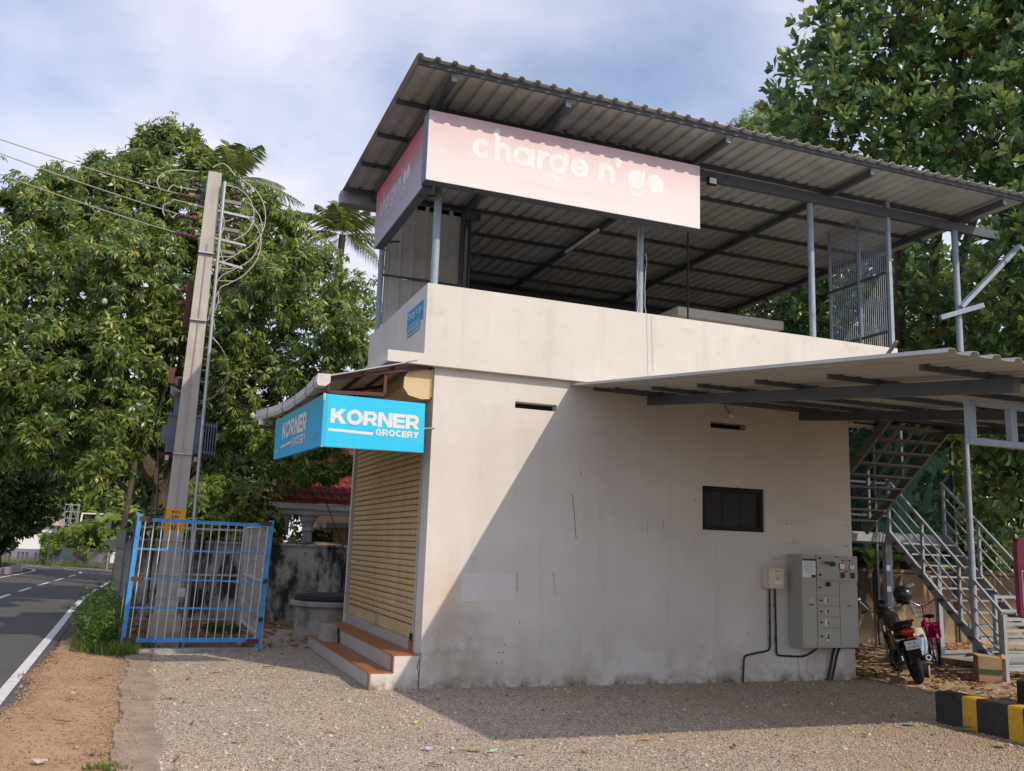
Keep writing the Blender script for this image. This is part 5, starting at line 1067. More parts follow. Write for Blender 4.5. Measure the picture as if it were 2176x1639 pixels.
b = MB(); b.lathe((0.37, 11.3, 1.2), [(.11, -1.2), (.11, .62), (.135, .64), (.135, .70), (.12, .72), (.16, .84), (.20, .90), (.20, .96), (.26, 1.0), (.26, 1.02)], 16); b.build("porch_pillar", PORCHW, ho, smooth=True)
q0, q1, q2 = at_y(672, 1120, 16.5), at_y(690, 1110, 16.1), at_y(690, 1122, 16.1)
MB().box(q0.x, q0.x + 7, 16.5, 16.7, 0, 3.6).build("wall", mat("peach_house_wall", (0.66, 0.46, 0.29), .8, 0, (0.58, 0.40, 0.25), 3, .7), ho); MB().box(q1.x, q1.x + 3.5, 15.9, 16.49, q2.z, q1.z).build("sunshade", CONC, ho); MB().box(q1.x + .75, q1.x + 1.15, 16.44, 16.49, 0, q2.z - .01).build("door", mat("brown_door", (0.09, 0.045, 0.03), .6), ho); MB().box(q1.x + 1.6, q1.x + 2.4, 16.44, 16.49, .9, 1.85).build("window", DARKW, ho)
MB().box(-.15, .2, 13.2, 13.4, 1.75, 2.6).build("side_wall", PORCHW, ho)
car = thing("parked_car", "dark car roof just showing above the mouldy wall", "car", (.5, 10.4, 0))
b = MB(); n = 12
sec = []
for i in range(n + 1):
    u = i / n; x = -.75 + 2.5 * u; z = 1.25 + .355 * math.sin(math.pi * min(1, max(0, u))) ** .55; sec.append((x, z))
for y0, y1 in ((9.75, 11.0),):
    b.add([(x, y0 + .1, z - .06) for x, z in sec] + [(x, (y0 + y1) / 2, z) for x, z in sec] + [(x, y1 - .1, z - .06) for x, z in sec], [(r0 * (n + 1) + i, r0 * (n + 1) + i + 1, (r0 + 1) * (n + 1) + i + 1, (r0 + 1) * (n + 1) + i) for r0 in (0, 1) for i in range(n)])
b.build("car_roof", mat("dark_car_paint", (0.035, 0.033, 0.028), .2, .3, (0.03, 0.03, 0.025), 3, .5), car, smooth=True); MB().box(-1.3, 2.3, 9.7, 11.05, .35, 1.0).build("car_body", bpy.data.materials["dark_car_paint"], car); b = MB(); b.box(-.7, 1.7, 9.85, 10.95, 1.0, 1.26); b.build("car_window", BLACK, car)
for x in (-.7, 1.6): b = MB(); b.lathe((x, 9.75, .32), [(.32, 0), (.32, .18), (.2, .19)], 16, (0, -1, 0)); b.build("wheel", RUBBER, car)

# ================================================================== RIGHT SIDE: BOUNDARY WALL, STAIR, VEHICLES
def sand_wall():
    m = bpy.data.materials.new("sandy_old_wall"); m.use_nodes = True; t = m.node_tree; b = t.nodes["Principled BSDF"]; b.inputs['Roughness'].default_value = 0.95; b.inputs['Specular IOR Level'].default_value = .1
    P = _n(t, "ShaderNodeNewGeometry").outputs['Position']; sp = _n(t, "ShaderNodeSeparateXYZ"); t.links.new(P, sp.inputs[0])
    def nz_(s, st, a, c, loc=(0, 0, 0)):
        mp_ = _n(t, "ShaderNodeMapping"); mp_.inputs['Scale'].default_value = st; mp_.inputs['Location'].default_value = loc; t.links.new(P, mp_.inputs[0]); n = _n(t, "ShaderNodeTexNoise"); n.inputs['Scale'].default_value = s; n.inputs['Detail'].default_value = 10; n.inputs['Roughness'].default_value = .7; t.links.new(mp_.outputs[0], n.inputs['Vector'])
        r = _n(t, "ShaderNodeMapRange"); r.inputs[1].default_value = a; r.inputs[2].default_value = c; t.links.new(n.outputs['Fac'], r.inputs[0]); return r.outputs[0]
    def mix(a, c, f):
        x = _n(t, "ShaderNodeMix", data_type='RGBA'); x.inputs['B'].default_value = (*c, 1); t.links.new(f, x.inputs['Factor'])
        if isinstance(a, tuple): x.inputs['A'].default_value = (*a, 1)
        else: t.links.new(a, x.inputs['A'])
        return x.outputs['Result']
    def mul(a, c):
        x = _n(t, "ShaderNodeMath", operation='MULTIPLY'); t.links.new(a, x.inputs[0]); t.links.new(c, x.inputs[1]); return x.outputs[0]
    hi = _n(t, "ShaderNodeMapRange"); hi.inputs[1].default_value = -.1; hi.inputs[2].default_value = .95; t.links.new(sp.outputs['Z'], hi.inputs[0])
    c = mix((0.46, 0.36, 0.23), (0.30, 0.22, 0.13), nz_(1.4, (1, 1, 1), .4, .62)); c = mix(c, (0.055, 0.04, 0.028), mul(nz_(2.6, (1.6, 1.6, .22), .31, .45), hi.outputs[0])); c = mix(c, (0.09, 0.06, 0.035), nz_(1.7, (1, 1, .6), .54, .66, (3, 0, 1)))
    t.links.new(c, b.inputs['Base Color']); return m
SANDW = sand_wall()
sw = thing("compound_wall", "old sand coloured compound wall streaked brown behind the motorcycle", "wall", (12, 4.3, 0))
MB().box(7.5, 22, 4.35, 4.55, 0, 1.40).build("wall", SANDW, sw)
r_ = random.Random(12); x = 7.5
while x < 22: L = r_.uniform(.9, 1.5); MB().box(x, x + L - .012, 4.32, 4.58, 1.402, 1.455 + r_.uniform(-.008, .008)).build("coping_stone", SANDW, sw); x += L
st = thing("metal_stair", "grey steel switchback stair climbing to the upper floor beside the shop", "stair", (8.5, 1, 0))
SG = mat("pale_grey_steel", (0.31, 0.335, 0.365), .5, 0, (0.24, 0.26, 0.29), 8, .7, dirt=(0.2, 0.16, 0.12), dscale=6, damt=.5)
ZL = 2.08
def low(x, u): return V((x, -.50 + 2.14 * u, .04 + (ZL - .04) * u))
for x in (8.40, 9.60): MB().bar(low(x, -.0), low(x, 1), .04, .13, up=(1, 0, 0)) if False else None
for x in (8.40, 9.60): b = MB(); b.bar(low(x, 0), low(x, 1), .05, .12); b.build("stringer", SG, st)
for i in range(1, 12): p = low(8.43, i / 12); MB().box(8.426, 9.574, p.y - .12, p.y + .12, p.z - .012, p.z + .012).build("tread", SG, st); 
for i in range(1, 12):
    p = low(8.38, i / 12); MB().box(8.355, 8.374, p.y - .05, p.y + .05, p.z - .03, p.z + .02).build("tread_bracket", STEELD, st)
b = MB(); MB().box(6.35, 9.65, 1.66, 2.90, ZL - .02, ZL + .0).build("landing_plate", SG, st)
for (a, c) in (((6.35, 1.66, ZL - .09), (9.65, 1.66, ZL - .09)), ((6.35, 2.9, ZL - .09), (9.65, 2.9, ZL - .09)), ((6.37, 1.66, ZL - .09), (6.37, 2.9, ZL - .09)), ((9.63, 1.66, ZL - .09), (9.63, 2.9, ZL - .09))): MB().bar(a, c, .06, .13).build("landing_beam", SG, st)
def up_(x, u): return V((x, 1.50 - 2.1 * u, ZL + 1.75 * u))
DSG = mat("shaded_stair_steel", (0.17, 0.165, 0.16), .6, 0, (0.12, 0.115, 0.11), 8, .8)  # upper flight's darker copy: shade under canopy and slab put into the colour
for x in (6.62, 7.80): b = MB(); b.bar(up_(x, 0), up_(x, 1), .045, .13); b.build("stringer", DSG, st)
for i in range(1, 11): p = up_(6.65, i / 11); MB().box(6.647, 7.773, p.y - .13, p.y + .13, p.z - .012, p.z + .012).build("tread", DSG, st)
for x in (6.45, 8.45, 9.55): 
    for y in (1.75, 2.85): MB().box(x - .04, x + .04, y - .04, y + .04, 0, ZL - .155).build("column", STEELD if x < 7 else STEEL, st)
b = MB(); b.bar((6.5, 1.76, 1.35), (7.2, 1.76, 1.93), .06, .06); b.build("knee_brace", STEELD, st)
for x in (8.40, 9.60):
    pts = [low(x, .02), low(x, .34), low(x, .66), low(x, .98)]
    for p in pts: MB().box(x - .02, x + .02, p.y - .02, p.y + .02, p.z, p.z + .90).build("baluster", SG, st)
    for h, w in ((.90, .038), (.70, .022), (.50, .022), (.29, .022)): b = MB(); b.bar(low(x, -.0) + V((0, 0, h)), low(x, 1) + V((0, 0, h)), w, w); b.build("handrail" if h > .8 else "guard_rail", SG, st)
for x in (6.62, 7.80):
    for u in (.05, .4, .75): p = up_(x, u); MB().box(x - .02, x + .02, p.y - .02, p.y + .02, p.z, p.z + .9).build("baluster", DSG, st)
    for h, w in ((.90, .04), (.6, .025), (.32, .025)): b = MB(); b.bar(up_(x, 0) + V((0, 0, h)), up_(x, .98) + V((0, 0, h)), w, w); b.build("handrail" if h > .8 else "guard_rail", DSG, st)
for y in (2.88,):
    for x in (6.4, 7.4, 8.4, 9.6): MB().box(x - .02, x + .02, y - .02, y + .02, ZL, ZL + .95).build("baluster", STEEL, st)
    for h in (.95, .65, .35): MB().box(6.4, 9.6, y - .018, y + .018, ZL + h - .018, ZL + h + .018).build("guard_rail", STEEL, st)
MB().box(9.9, 13.5, -.35, -.29, 2.50, 2.62).build("cross_tube", MAROON, cp) if False else None
rg = thing("steel_gate", "low grey steel gate of horizontal bars standing at the foot of the stair", "gate", (8.6, -.52, 0))
for x, z1 in ((8.385, .92), (9.4, .92)): MB().box(x - .03, x + .03, -.55, -.49, 0, z1).build("post", SG, rg)
for z in (.86, .70, .53, .36, .17): MB().box(8.417, 9.368, -.54, -.50, z - .022, z + .022).build("rail", SG, rg)
rg2 = thing("steel_gate", "taller grey steel frame of horizontal bars right behind the stair foot gate", "gate", (8.75, -.1, 0))
for x in (8.72, 9.9): MB().box(x - .03, x + .03, -.13, -.07, 0, 1.18).build("post", SG, rg2)
for z in (1.15, .95, .76, .58): MB().box(8.752, 9.868, -.12, -.08, z - .02, z + .02).build("rail", SG, rg2)
ld = MB(); ld.box(9.25, 11, .55, 2.4, 0, .10); tag(ld.build("concrete_plinth", CONC, loc=(9, 1.2, 0)), "low concrete plinth on the ground under the metal stair", "plinth")
tn = thing("green_net", "sheet of dark green shade net hung behind the metal stair", "shade net", (8, 5, 2))
GN = bpy.data.materials.new("green_shade_net"); GN.use_nodes = True; t = GN.node_tree; bs = t.nodes["Principled BSDF"]; bs.inputs['Base Color'].default_value = (0.004, 0.045, 0.035, 1); bs.inputs['Roughness'].default_value = .8
tl = _n(t, "ShaderNodeBsdfTransparent"); tl.inputs[0].default_value = (.55, .8, .75, 1); ms_ = _n(t, "ShaderNodeMixShader"); ms_.inputs[0].default_value = .55; t.links.new(bs.outputs[0], ms_.inputs[1]); t.links.new(tl.outputs[0], ms_.inputs[2]); t.links.new(ms_.outputs[0], t.nodes["Material Output"].inputs[0])
b = MB(); n = 14; r_ = random.Random(9)
for zz in (1.85, 3.1, 4.4): b.v += [V((8.6 + .32 * i, 4.3 + .06 * math.sin(i * 1.9 + zz), zz + .07 * math.sin(i * 1.1))) for i in range(n)]
b.f = [(r0 * n + i, r0 * n + i + 1, (r0 + 1) * n + i + 1, (r0 + 1) * n + i) for r0 in (0, 1) for i in range(n - 1)]; b.m = [0] * len(b.f); b.build("net", GN, tn)
for x in (8.6, 10.6, 12.7): MB().box(x - .025, x + .025, 4.26, 4.31, 0, 4.5).build("pole", STEELD, tn)
tub = MB(); tub.bar((9.2, -.9, 2.42), (14, -.5, 2.55), .10, .10); tag(tub.build("steel_beam", STEELD, loc=(10, -.7, 2.5)), "dark horizontal steel beam crossing in front of the stair from the frame edge", "beam")

# ---- motorcycle (built upright at the origin, nose towards +Y)
mc = thing("motorcycle", "black commuter motorcycle seen from behind leaning on its side stand", "motorcycle")
MBK = mat("motorcycle_black_paint", (0.012, 0.012, 0.014), .3, 0, (0.025, 0.024, 0.023), 6, .7, spec=.6, dirt=(0.10, 0.085, 0.065), dscale=7, damt=.35)
BEIGE = mat("beige_decal", (0.34, 0.22, 0.13), .45, 0, (0.28, 0.18, 0.11), 6, .7)
def wheel(par, c, Rr, tr, spokes, name="wheel", rimm=MBK, wide=1.0):
    c = V(c); b = MB(); b.torus(c, (1, 0, 0), Rr - tr, tr, 32, 10); w = b.build(name, RUBBER, par, smooth=True)
    b = MB(); b.torus(c, (1, 0, 0), Rr - 2 * tr + .004, .014, 32, 6)
    b.build("rim", rimm, w, smooth=True); b = MB(); b.tube([c + V((-.05, 0, 0)), c + V((.05, 0, 0))], .035 if spokes < 10 else .02, 12)
    for i in range(spokes):
        a = 2 * math.pi * i / spokes; e = V((0, math.cos(a), math.sin(a))); b.bar(c + e * .025, c + e * (Rr - 2 * tr), .022 if spokes < 10 else .004, .014 if spokes < 10 else .004, up=(1, 0, 0))
    b.build("spokes", rimm, w); return w
wheel(mc, (0, 0, .30), .30, .055, 6); wheel(mc, (0, 1.27, .30), .30, .045, 6, "front_wheel")
b = MB(); b.bar((-.09, 0, .30), (-.09, .50, .36), .025, .05); b.bar((.09, 0, .30), (.09, .50, .36), .025, .05); b.build("swingarm", MBK, mc)
for x in (-.13, .13):
    b = MB(); b.tube([(x, .03, .34), (x, .14, .68)], .022, 8); b.torus((x, .06, .42), (0, .3, .95), .03, .007, 14, 5)
    for k in range(6): b.torus((x, .05 + .012 * k, .42 + .035 * k), (0, .3, .95), .033, .008, 14, 5)
    b.build("shock_absorber", MBK, mc, smooth=True)
b = MB(); b.prism([(-.10, .42, .22), (-.10, .86, .20), (-.10, .90, .46), (-.10, .62, .56), (-.10, .44, .46)], (.20, 0, 0)); eng = b.build("engine", mat("engine_metal", (0.10, 0.10, 0.10), .45, .7, (0.05, 0.05, 0.05), 9, .8), mc)
b = MB(); b.lathe((-.10, .55, .33), [(.11, 0), (.11, .05), (.08, .07)], 16, (-1, 0, 0)); b.build("crankcase_cover", MBK, eng, smooth=True); f0 = MB().box(-.09, .09, .60, .82, .47, .478).build("cylinder_fin", eng.data.materials[0], eng)
for i in range(1, 5): dup(f0, eng, (0, .012 * i, .022 * i))
b = MB(); b.tube([(.10, .85, .42), (.13, .88, .25), (.15, .6, .20), (.16, .35, .27)], .02, 8); b.tube([(.16, .40, .26), (.17, -.22, .36)], [.045, .055], 12); b.build("exhaust", MBK, mc, smooth=True)
b = MB(); b.torus((.172, -.225, .361), (0, -.98, .17), .032, .012, 14, 6); b.build("exhaust_tip", CHROME, mc, smooth=True)
# seat and tail
def loft(b, secs):
    k = len(secs[0]); o = len(b.v)
    for s_ in secs: b.v += [V(p) for p in s_]
    for i in range(len(secs) - 1):
        for j in range(k): j2 = (j + 1) % k; b.f.append((o + i * k + j, o + (i + 1) * k + j, o + (i + 1) * k + j2, o + i * k + j2)); b.m.append(0)
    b.f.append(tuple(o + j for j in range(k))); b.f.append(tuple(o + (len(secs) - 1) * k + j for j in range(k))[::-1]); b.m += [0, 0]
def ell(y, z, rx, rz, n=12, p=1.0): return [(rx * math.copysign(abs(math.cos(2 * math.pi * i / n)) ** p, math.cos(2 * math.pi * i / n)), y, z + rz * math.copysign(abs(math.sin(2 * math.pi * i / n)) ** p, math.sin(2 * math.pi * i / n))) for i in range(n)]
b = MB(); loft(b, [ell(-.20, .835, .06, .02), ell(-.16, .835, .11, .045), ell(0, .82, .135, .055), ell(.2, .79, .14, .055), ell(.35, .765, .135, .05), ell(.55, .77, .11, .05), ell(.66, .79, .07, .04)]); b.build("seat", mat("seat_vinyl", (0.014, 0.013, 0.013), .5, 0, (0.03, 0.028, 0.026), 8, .7), mc, smooth=True)
b = MB(); loft(b, [ell(-.24, .755, .055, .045), ell(-.20, .75, .095, .07), ell(0, .72, .125, .08), ell(.25, .68, .12, .09), ell(.42, .64, .09, .09)]); b.build("tail_cowl", MBK, mc, smooth=True)
b = MB(); loft(b, [ell(-.275, .745, .045, .025, 12, .8), ell(-.262, .75, .085, .048, 12, .8), ell(-.225, .752, .098, .055, 12, .8)]); b.build("tail_light", RED, mc, smooth=True); MB().box(-.045, .045, -.275, -.245, .655, .685).build("reflector", RED, mc)
b = MB(); b.tube(crv([(-.13, .1, .83), (-.135, -.12, .875), (-.09, -.23, .895), (.09, -.23, .895), (.135, -.12, .875), (.13, .1, .83)]), .013, 8); b.build("grab_rail", MBK, mc, smooth=True)
b = MB(); b.prism([(-.085, -.16, .66), (.085, -.16, .66), (.085, -.33, .40), (-.085, -.33, .40)], (0, .02, .012)); b.build("mudguard", MBK, mc)
pl_ = MB(); pn_n = V((0, -.92, .39)).normalized(); px_, pz_ = V((1, 0, 0)), V((0, .39, .92)); pc_ = V((0, -.30, .575))
q_ = [pc_ + px_ * a + pz_ * c for a, c in ((-.10, -.062), (.10, -.062), (.10, .062), (-.10, .062))]
pl_.prism(q_[::-1], pn_n * .004); plate_ = pl_.build("number_plate", mat("number_plate_white", (0.66, 0.66, 0.66), .4, 0, (0.58, 0.58, 0.58), 6, .7), mc)
font("KL 46", pc_ + pn_n * .004, px_, pz_, -.055, .014, .026, .105, BLACK, plate_, "plate_number", .01, .0015); font("H 692", pc_ + pn_n * .004, px_, pz_, -.075, -.044, .032, .15, BLACK, plate_, "plate_number", .01, .0015)
for s_ in (-1, 1): b = MB(); b.tube([(.06 * s_, -.2, .66), (.15 * s_, -.22, .66)], .009, 6); b.ball((.17 * s_, -.22, .66), .035, .025, .025, 10, 6); b.build("turn_signal", ORANGE if s_ > 0 else GALV, mc, smooth=True)
# tank, side panels, frame
b = MB(); loft(b, [ell(.60, .80, .08, .05), ell(.66, .83, .12, .09), ell(.80, .86, .145, .115), ell(.95, .88, .14, .11), ell(1.05, .89, .09, .08)]); tk_ = b.build("fuel_tank", MBK, mc, smooth=True)
for s_ in (-1, 1): b = MB(); b.ball((.118 * s_, .82, .84), .045, .14, .055, 12, 8); b.build("tank_decal", BEIGE, tk_, smooth=True)
for s_ in (-1, 1): b = MB(); b.prism([(.105 * s_, .22, .50), (.105 * s_, .52, .46), (.115 * s_, .56, .70), (.115 * s_, .18, .70)], (.02 * s_, 0, 0)); b.build("side_panel", MBK if s_ > 0 else BEIGE, mc)
b = MB(); b.tube([(0, 1.06, .88), (0, .90, .35), (0, .45, .22)], .025, 8); b.tube([(.08, .2, .62), (.06, .5, .35)], .015, 6); b.tube([(-.08, .2, .62), (-.06, .5, .35)], .015, 6); b.build("frame", MBK, mc)
b = MB(); b.tube([(-.17, .32, .66), (-.24, .22, .66), (-.255, .10, .60), (-.25, -.02, .30), (-.22, .10, .26), (-.16, .26, .28)], .012, 7); b.tube([(-.245, .02, .44), (-.17, .30, .45)], .009, 6); b.build("sari_guard", MBK, mc, smooth=True)
b = MB(); b.tube([(-.12, .42, .27), (-.24, .40, .26)], .02, 8); b.tube([(.12, .42, .27), (.24, .40, .26)], .02, 8); b.build("foot_rest", RUBBER, mc); b = MB(); b.tube([(-.10, .50, .22), (-.24, .42, -.045)], .012, 6); b.build("side_stand", MBK, mc)
for x in (-.085, .085): b = MB(); b.tube([(x, 1.27, .30), (x, 1.08, .92)], [.026, .02], 10); b.build("fork_leg", CHROME, mc, smooth=True)
b = MB(); b.torus((0, 1.27, .30), (1, 0, 0), .325, .03, 16, 6, arc=(-.2, .12)); b.build("front_mudguard", MBK, mc, smooth=True)
b = MB(); loft(b, [ell(1.10, .93, .06, .06), ell(1.16, .94, .105, .10), ell(1.24, .94, .10, .09)]); b.ball((0, 1.16, 1.04), .10, .06, .10, 14, 8); b.build("headlight_cowl", MBK, mc, smooth=True); b = MB(); b.lathe((0, 1.24, .94), [(.10, 0), (.09, .03), (.04, .05)], 16, (0, 1, 0)); b.build("headlight", PAPER, mc, smooth=True)
b = MB(); b.tube(crv([(-.36, .90, 1.02), (-.26, .94, 1.035), (-.12, 1.03, .985), (.12, 1.03, .985), (.26, .94, 1.035), (.36, .90, 1.02)]), .012, 8); hb = b.build("handlebar", CHROME, mc, smooth=True)
for s_ in (-1, 1):
    b = MB(); b.tube([(.36 * s_, .90, 1.02), (.25 * s_, .942, 1.034)], .018, 8); b.build("grip", RUBBER, hb); b = MB(); b.tube([(.33 * s_, .96, 1.03), (.22 * s_, 1.0, 1.035)], .006, 5); b.build("lever", CHROME, hb)
    b = MB(); b.tube([(.24 * s_, .95, 1.04), (.30 * s_, .98, 1.14), (.34 * s_, .97, 1.19)], .007, 6); b.ball((.37 * s_, .965, 1.215), .065, .02, .042, 12, 8); b.build("mirror", CHROME if s_ < 0 else BLACK, hb, smooth=True)
mc.location = (6.83, -.50, 0); mc.rotation_euler = (0, R(-14), R(-32)); mc.scale = (.95, .95, .95)
MCM = Matrix.LocRotScale(mc.location, mc.rotation_euler, mc.scale)
hp_ = MCM @ V((.30, .93, 1.17))
hel = thing("helmet", "black open-face helmet with raised peak hung on the motorcycle's right handle", "helmet", (hp_.x, hp_.y, hp_.z))
c = V(hp_); rotm = Matrix.Rotation(R(-25), 3, 'Y')
b = MB(); n, k = 18, 9
for i in range(k + 1):
    p = math.pi * .68 * i / k
    for j in range(n): t_ = 2 * math.pi * j / n; rr = .126 + .01 * math.cos(t_); b.v.append(c + rotm @ V((rr * math.sin(p) * math.cos(t_), rr * 1.1 * math.sin(p) * math.sin(t_), .122 * math.cos(p))))
for i in range(k):
    for j in range(n): b.f.append((i * n + j, (i + 1) * n + j, (i + 1) * n + (j + 1) % n, i * n + (j + 1) % n)); b.m.append(0)
b.build("shell", MBK, hel, smooth=True); b = MB(); b.ball(c + rotm @ V((.10, -.09, .09)), .085, .07, .012, 12, 6, rot=rotm); b.build("visor_peak", GALV, hel, smooth=True); b = MB(); b.torus(c + rotm @ V((0, 0, -.075)), rotm @ V((0, 0, 1)), .108, .015, 20, 6); b.build("lining", RUBBER, hel, smooth=True)

# ---- pink bicycle
bc = thing("bicycle", "small pink bicycle with wire basket and carrier parked under the stair", "bicycle")
PINK = mat("pink_bicycle_paint", (0.55, 0.012, 0.16), .4, 0, (0.48, 0.01, 0.14), 8, .7)
for y, nm in ((0, "wheel"), (.95, "front_wheel")): wheel(bc, (0, y, .30), .30, .022, 20, nm, CHROME)
b = MB()
for a, c_, r__ in (((0, .30, .28), (0, .22, .72), .014), ((0, .30, .28), (0, .80, .62), .016), ((0, .28, .42), (0, .79, .72), .014), ((.035, 0, .30), (.02, .30, .28), .009), ((-.035, 0, .30), (-.02, .30, .28), .009), ((.035, 0, .30), (.015, .24, .62), .008), ((-.035, 0, .30), (-.015, .24, .62), .008)): b.tube([a, c_], r__, 8)
b.build("frame", PINK, bc, smooth=True)
b = MB(); b.tube([(0, .78, .86), (0, .81, .62)], .016, 8)
for s_ in (-1, 1): b.tube([(.04 * s_, .82, .62), (.04 * s_, .95, .30)], .011, 8)
b.bar((-.05, .82, .62), (.05, .82, .62), .03, .03); b.build("fork", PINK, bc, smooth=True)
b = MB(); b.tube(crv([(-.27, .62, .98), (-.20, .72, .99), (-.05, .78, .90), (.05, .78, .90), (.20, .72, .99), (.27, .62, .98)]), .011, 8); hb2 = b.build("handlebar", CHROME, bc, smooth=True)
for s_ in (-1, 1): b = MB(); b.tube([(.30 * s_, .57, .975), (.22 * s_, .70, .99)], .017, 8); b.build("grip", RUBBER, hb2)
for y in (0, .95): b = MB(); b.torus((0, y, .30), (1, 0, 0), .325, .022, 18, 6, arc=(-.18, .12) if y > 0 else (-.10, .21)); b.build("mudguard", PINK, bc, smooth=True)
b = MB(); b.ball((0, .20, .76), .085, .13, .035, 14, 8); b.build("saddle", RUBBER, bc, smooth=True); b = MB(); b.tube([(0, .22, .62), (0, .21, .74)], .012, 8); b.build("seat_post", CHROME, bc)
b = MB()
for s_ in (-1, 1): b.tube([(.07 * s_, -.25, .66), (.07 * s_, .18, .66)], .008, 6); b.tube([(.07 * s_, -.20, .66), (.04 * s_, 0, .31)], .007, 6)
for y in (-.25, -.12, 0, .12): b.tube([(-.07, y, .66), (.07, y, .66)], .007, 6)
b.build("carrier", PINK, bc, smooth=True)
b = MB(); b.prism([(-.10, -.04, .44), (.10, -.04, .44), (.085, -.16, .63), (-.085, -.16, .63)], (0, .01, .01)); b.build("skirt_guard", PINK, bc); MB().box(-.03, .03, -.27, -.25, .56, .60).build("reflector", RED, bc)
b = MB(); r0, r1 = .095, .15
for zz, rr in ((.70, r0), (.78, .112), (.86, .13), (.94, r1)): b.torus((0, 1.0, zz), (0, 0, 1), rr, .004, 20, 4)
for i in range(18): a = 2 * math.pi * i / 18; b.tube([(r0 * math.cos(a), 1.0 + r0 * math.sin(a), .70), (r1 * math.cos(a), 1.0 + r1 * math.sin(a), .94)], .0025, 4)
b.build("wire_basket", CHROME, bc); b = MB(); b.lathe((.05, .30, .28), [(.085, 0), (.085, .008)], 16, (1, 0, 0)); b.tube([(.06, .30, .28), (.09, .30, .14)], .009, 6); b.tube([(-.06, .30, .28), (-.09, .30, .42)], .009, 6); b.build("crank", CHROME, bc)
bc.location = (8.92, 1.2, .0); bc.rotation_euler = (0, R(-6), R(-37))
# sack hanging between the two
sk_ = MB(); c = at_y(1948, 1372, -.1); n, k = 16, 9; r_ = random.Random(3)
for i in range(k + 1):
    v = i / k; rr = .04 + .12 * math.sin(math.pi * min(1, .12 + v * .88)) ** .7
    for j in range(n): t_ = 2 * math.pi * j / n; q = rr * (1 + .12 * math.sin(3 * t_ + 4 * v) + r_.uniform(-.03, .03)); sk_.v.append(c + V((q * math.cos(t_), q * .6 * math.sin(t_), .25 - .5 * v)))
for i in range(k):
    for j in range(n): sk_.f.append((i * n + j, (i + 1) * n + j, (i + 1) * n + (j + 1) % n, i * n + (j + 1) % n)); sk_.m.append(1 if j in (11, 13) and 1 < i < 8 else 0)
tag(sk_.build("sack", [mat("woven_white_sack", (0.46, 0.45, 0.40), .8, 0, (0.32, 0.31, 0.27), 9, .8), mat("sack_blue_stripe", (0.06, 0.22, 0.50), .7)], smooth=True, loc=(c.x, c.y, c.z)), "white woven sack with blue stripes hanging beside the motorcycle's rear wheel", "sack")
drum = thing("paint_tin", "small dirty round tin lying on its side behind the motorcycle", "tin", (7.4, -.25, .08)); b = MB(); b.tube([(7.35, 0.2, .09), (7.52, .02, .09)], .085, 14); b.build("can", DARKW, drum, smooth=True); b = MB(); b.torus((7.522, .018, .09), (.69, -.72, 0), .07, .015, 18, 6); b.build("rim", mat("pale_tin_rim", (0.42, 0.37, 0.29), .6), drum, smooth=True)
# cardboard carton
CARD = mat("cardboard", (0.42, 0.28, 0.16), .85, 0, (0.35, 0.225, 0.125), 5, .8, dirt=(0.20, 0.14, 0.08), dscale=5, damt=.4)
cb = thing("cardboard_carton", "open brown cardboard carton with a green band on the gravel by the stair foot", "carton", (8.02, -.5, 0))
MB().hexa([V(p) for p in ((7.88, -.52, 0), (8.10, -.70, 0), (8.36, -.38, 0), (8.12, -.22, 0), (7.87, -.525, .36), (8.10, -.71, .345), (8.37, -.38, .35), (8.12, -.21, .37))]).build("carton_body", CARD, cb)
b = MB(); b.add([(7.87, -.525, .362), (8.12, -.21, .372), (8.03, -.13, .30), (7.76, -.46, .40)], [(0, 1, 2, 3)]); b.build("flap", CARD, cb); b = MB(); b.add([(8.10, -.71, .347), (8.37, -.38, .352), (8.44, -.42, .40), (8.15, -.78, .33)], [(0, 1, 2, 3)]); b.build("flap", CARD, cb)
b = MB(); d = V((-.005, -.006, 0)); b.add([V((7.88, -.52, .12)) + d, V((8.10, -.702, .12)) + d, V((8.10, -.704, .19)) + d, V((7.878, -.522, .19)) + d], [(0, 1, 2, 3)]); b.build("green_band", mat("carton_green", (0.06, 0.10, 0.045), .8), cb)
# striped kerbs
def striped(name, label, x, y0, y1, w, h, first):
    t = thing(name, label, "kerb", (x, y0, 0)); y = y0; i = 0
    L = [(.34, 1), (.17, 0), (.36, 1), (.16, 0)]
    while y > y1:
        ln, bk = L[(i + first) % 4]; e = max(y1, y - ln); b = MB(); c = .018
        prof = [(x, 0), (x, h - c), (x + c, h), (x + w - c, h), (x + w, h - c), (x + w, 0)]
        b.prism([(a, e, z) for a, z in prof][::-1], (0, y - e, 0)); b.build("black_stripe" if bk else "yellow_stripe", BLACKP if bk else YELLOW, t); y = e; i += 1
    return t
striped("striped_kerb", "long black and yellow striped concrete kerb in the bottom right corner", 4.70, -2.85, -8.0, .20, .31, 0)
striped("striped_kerb", "short stretch of black and yellow kerb behind the long striped one", 6.78, -2.05, -7.0, .20, .27, 0)
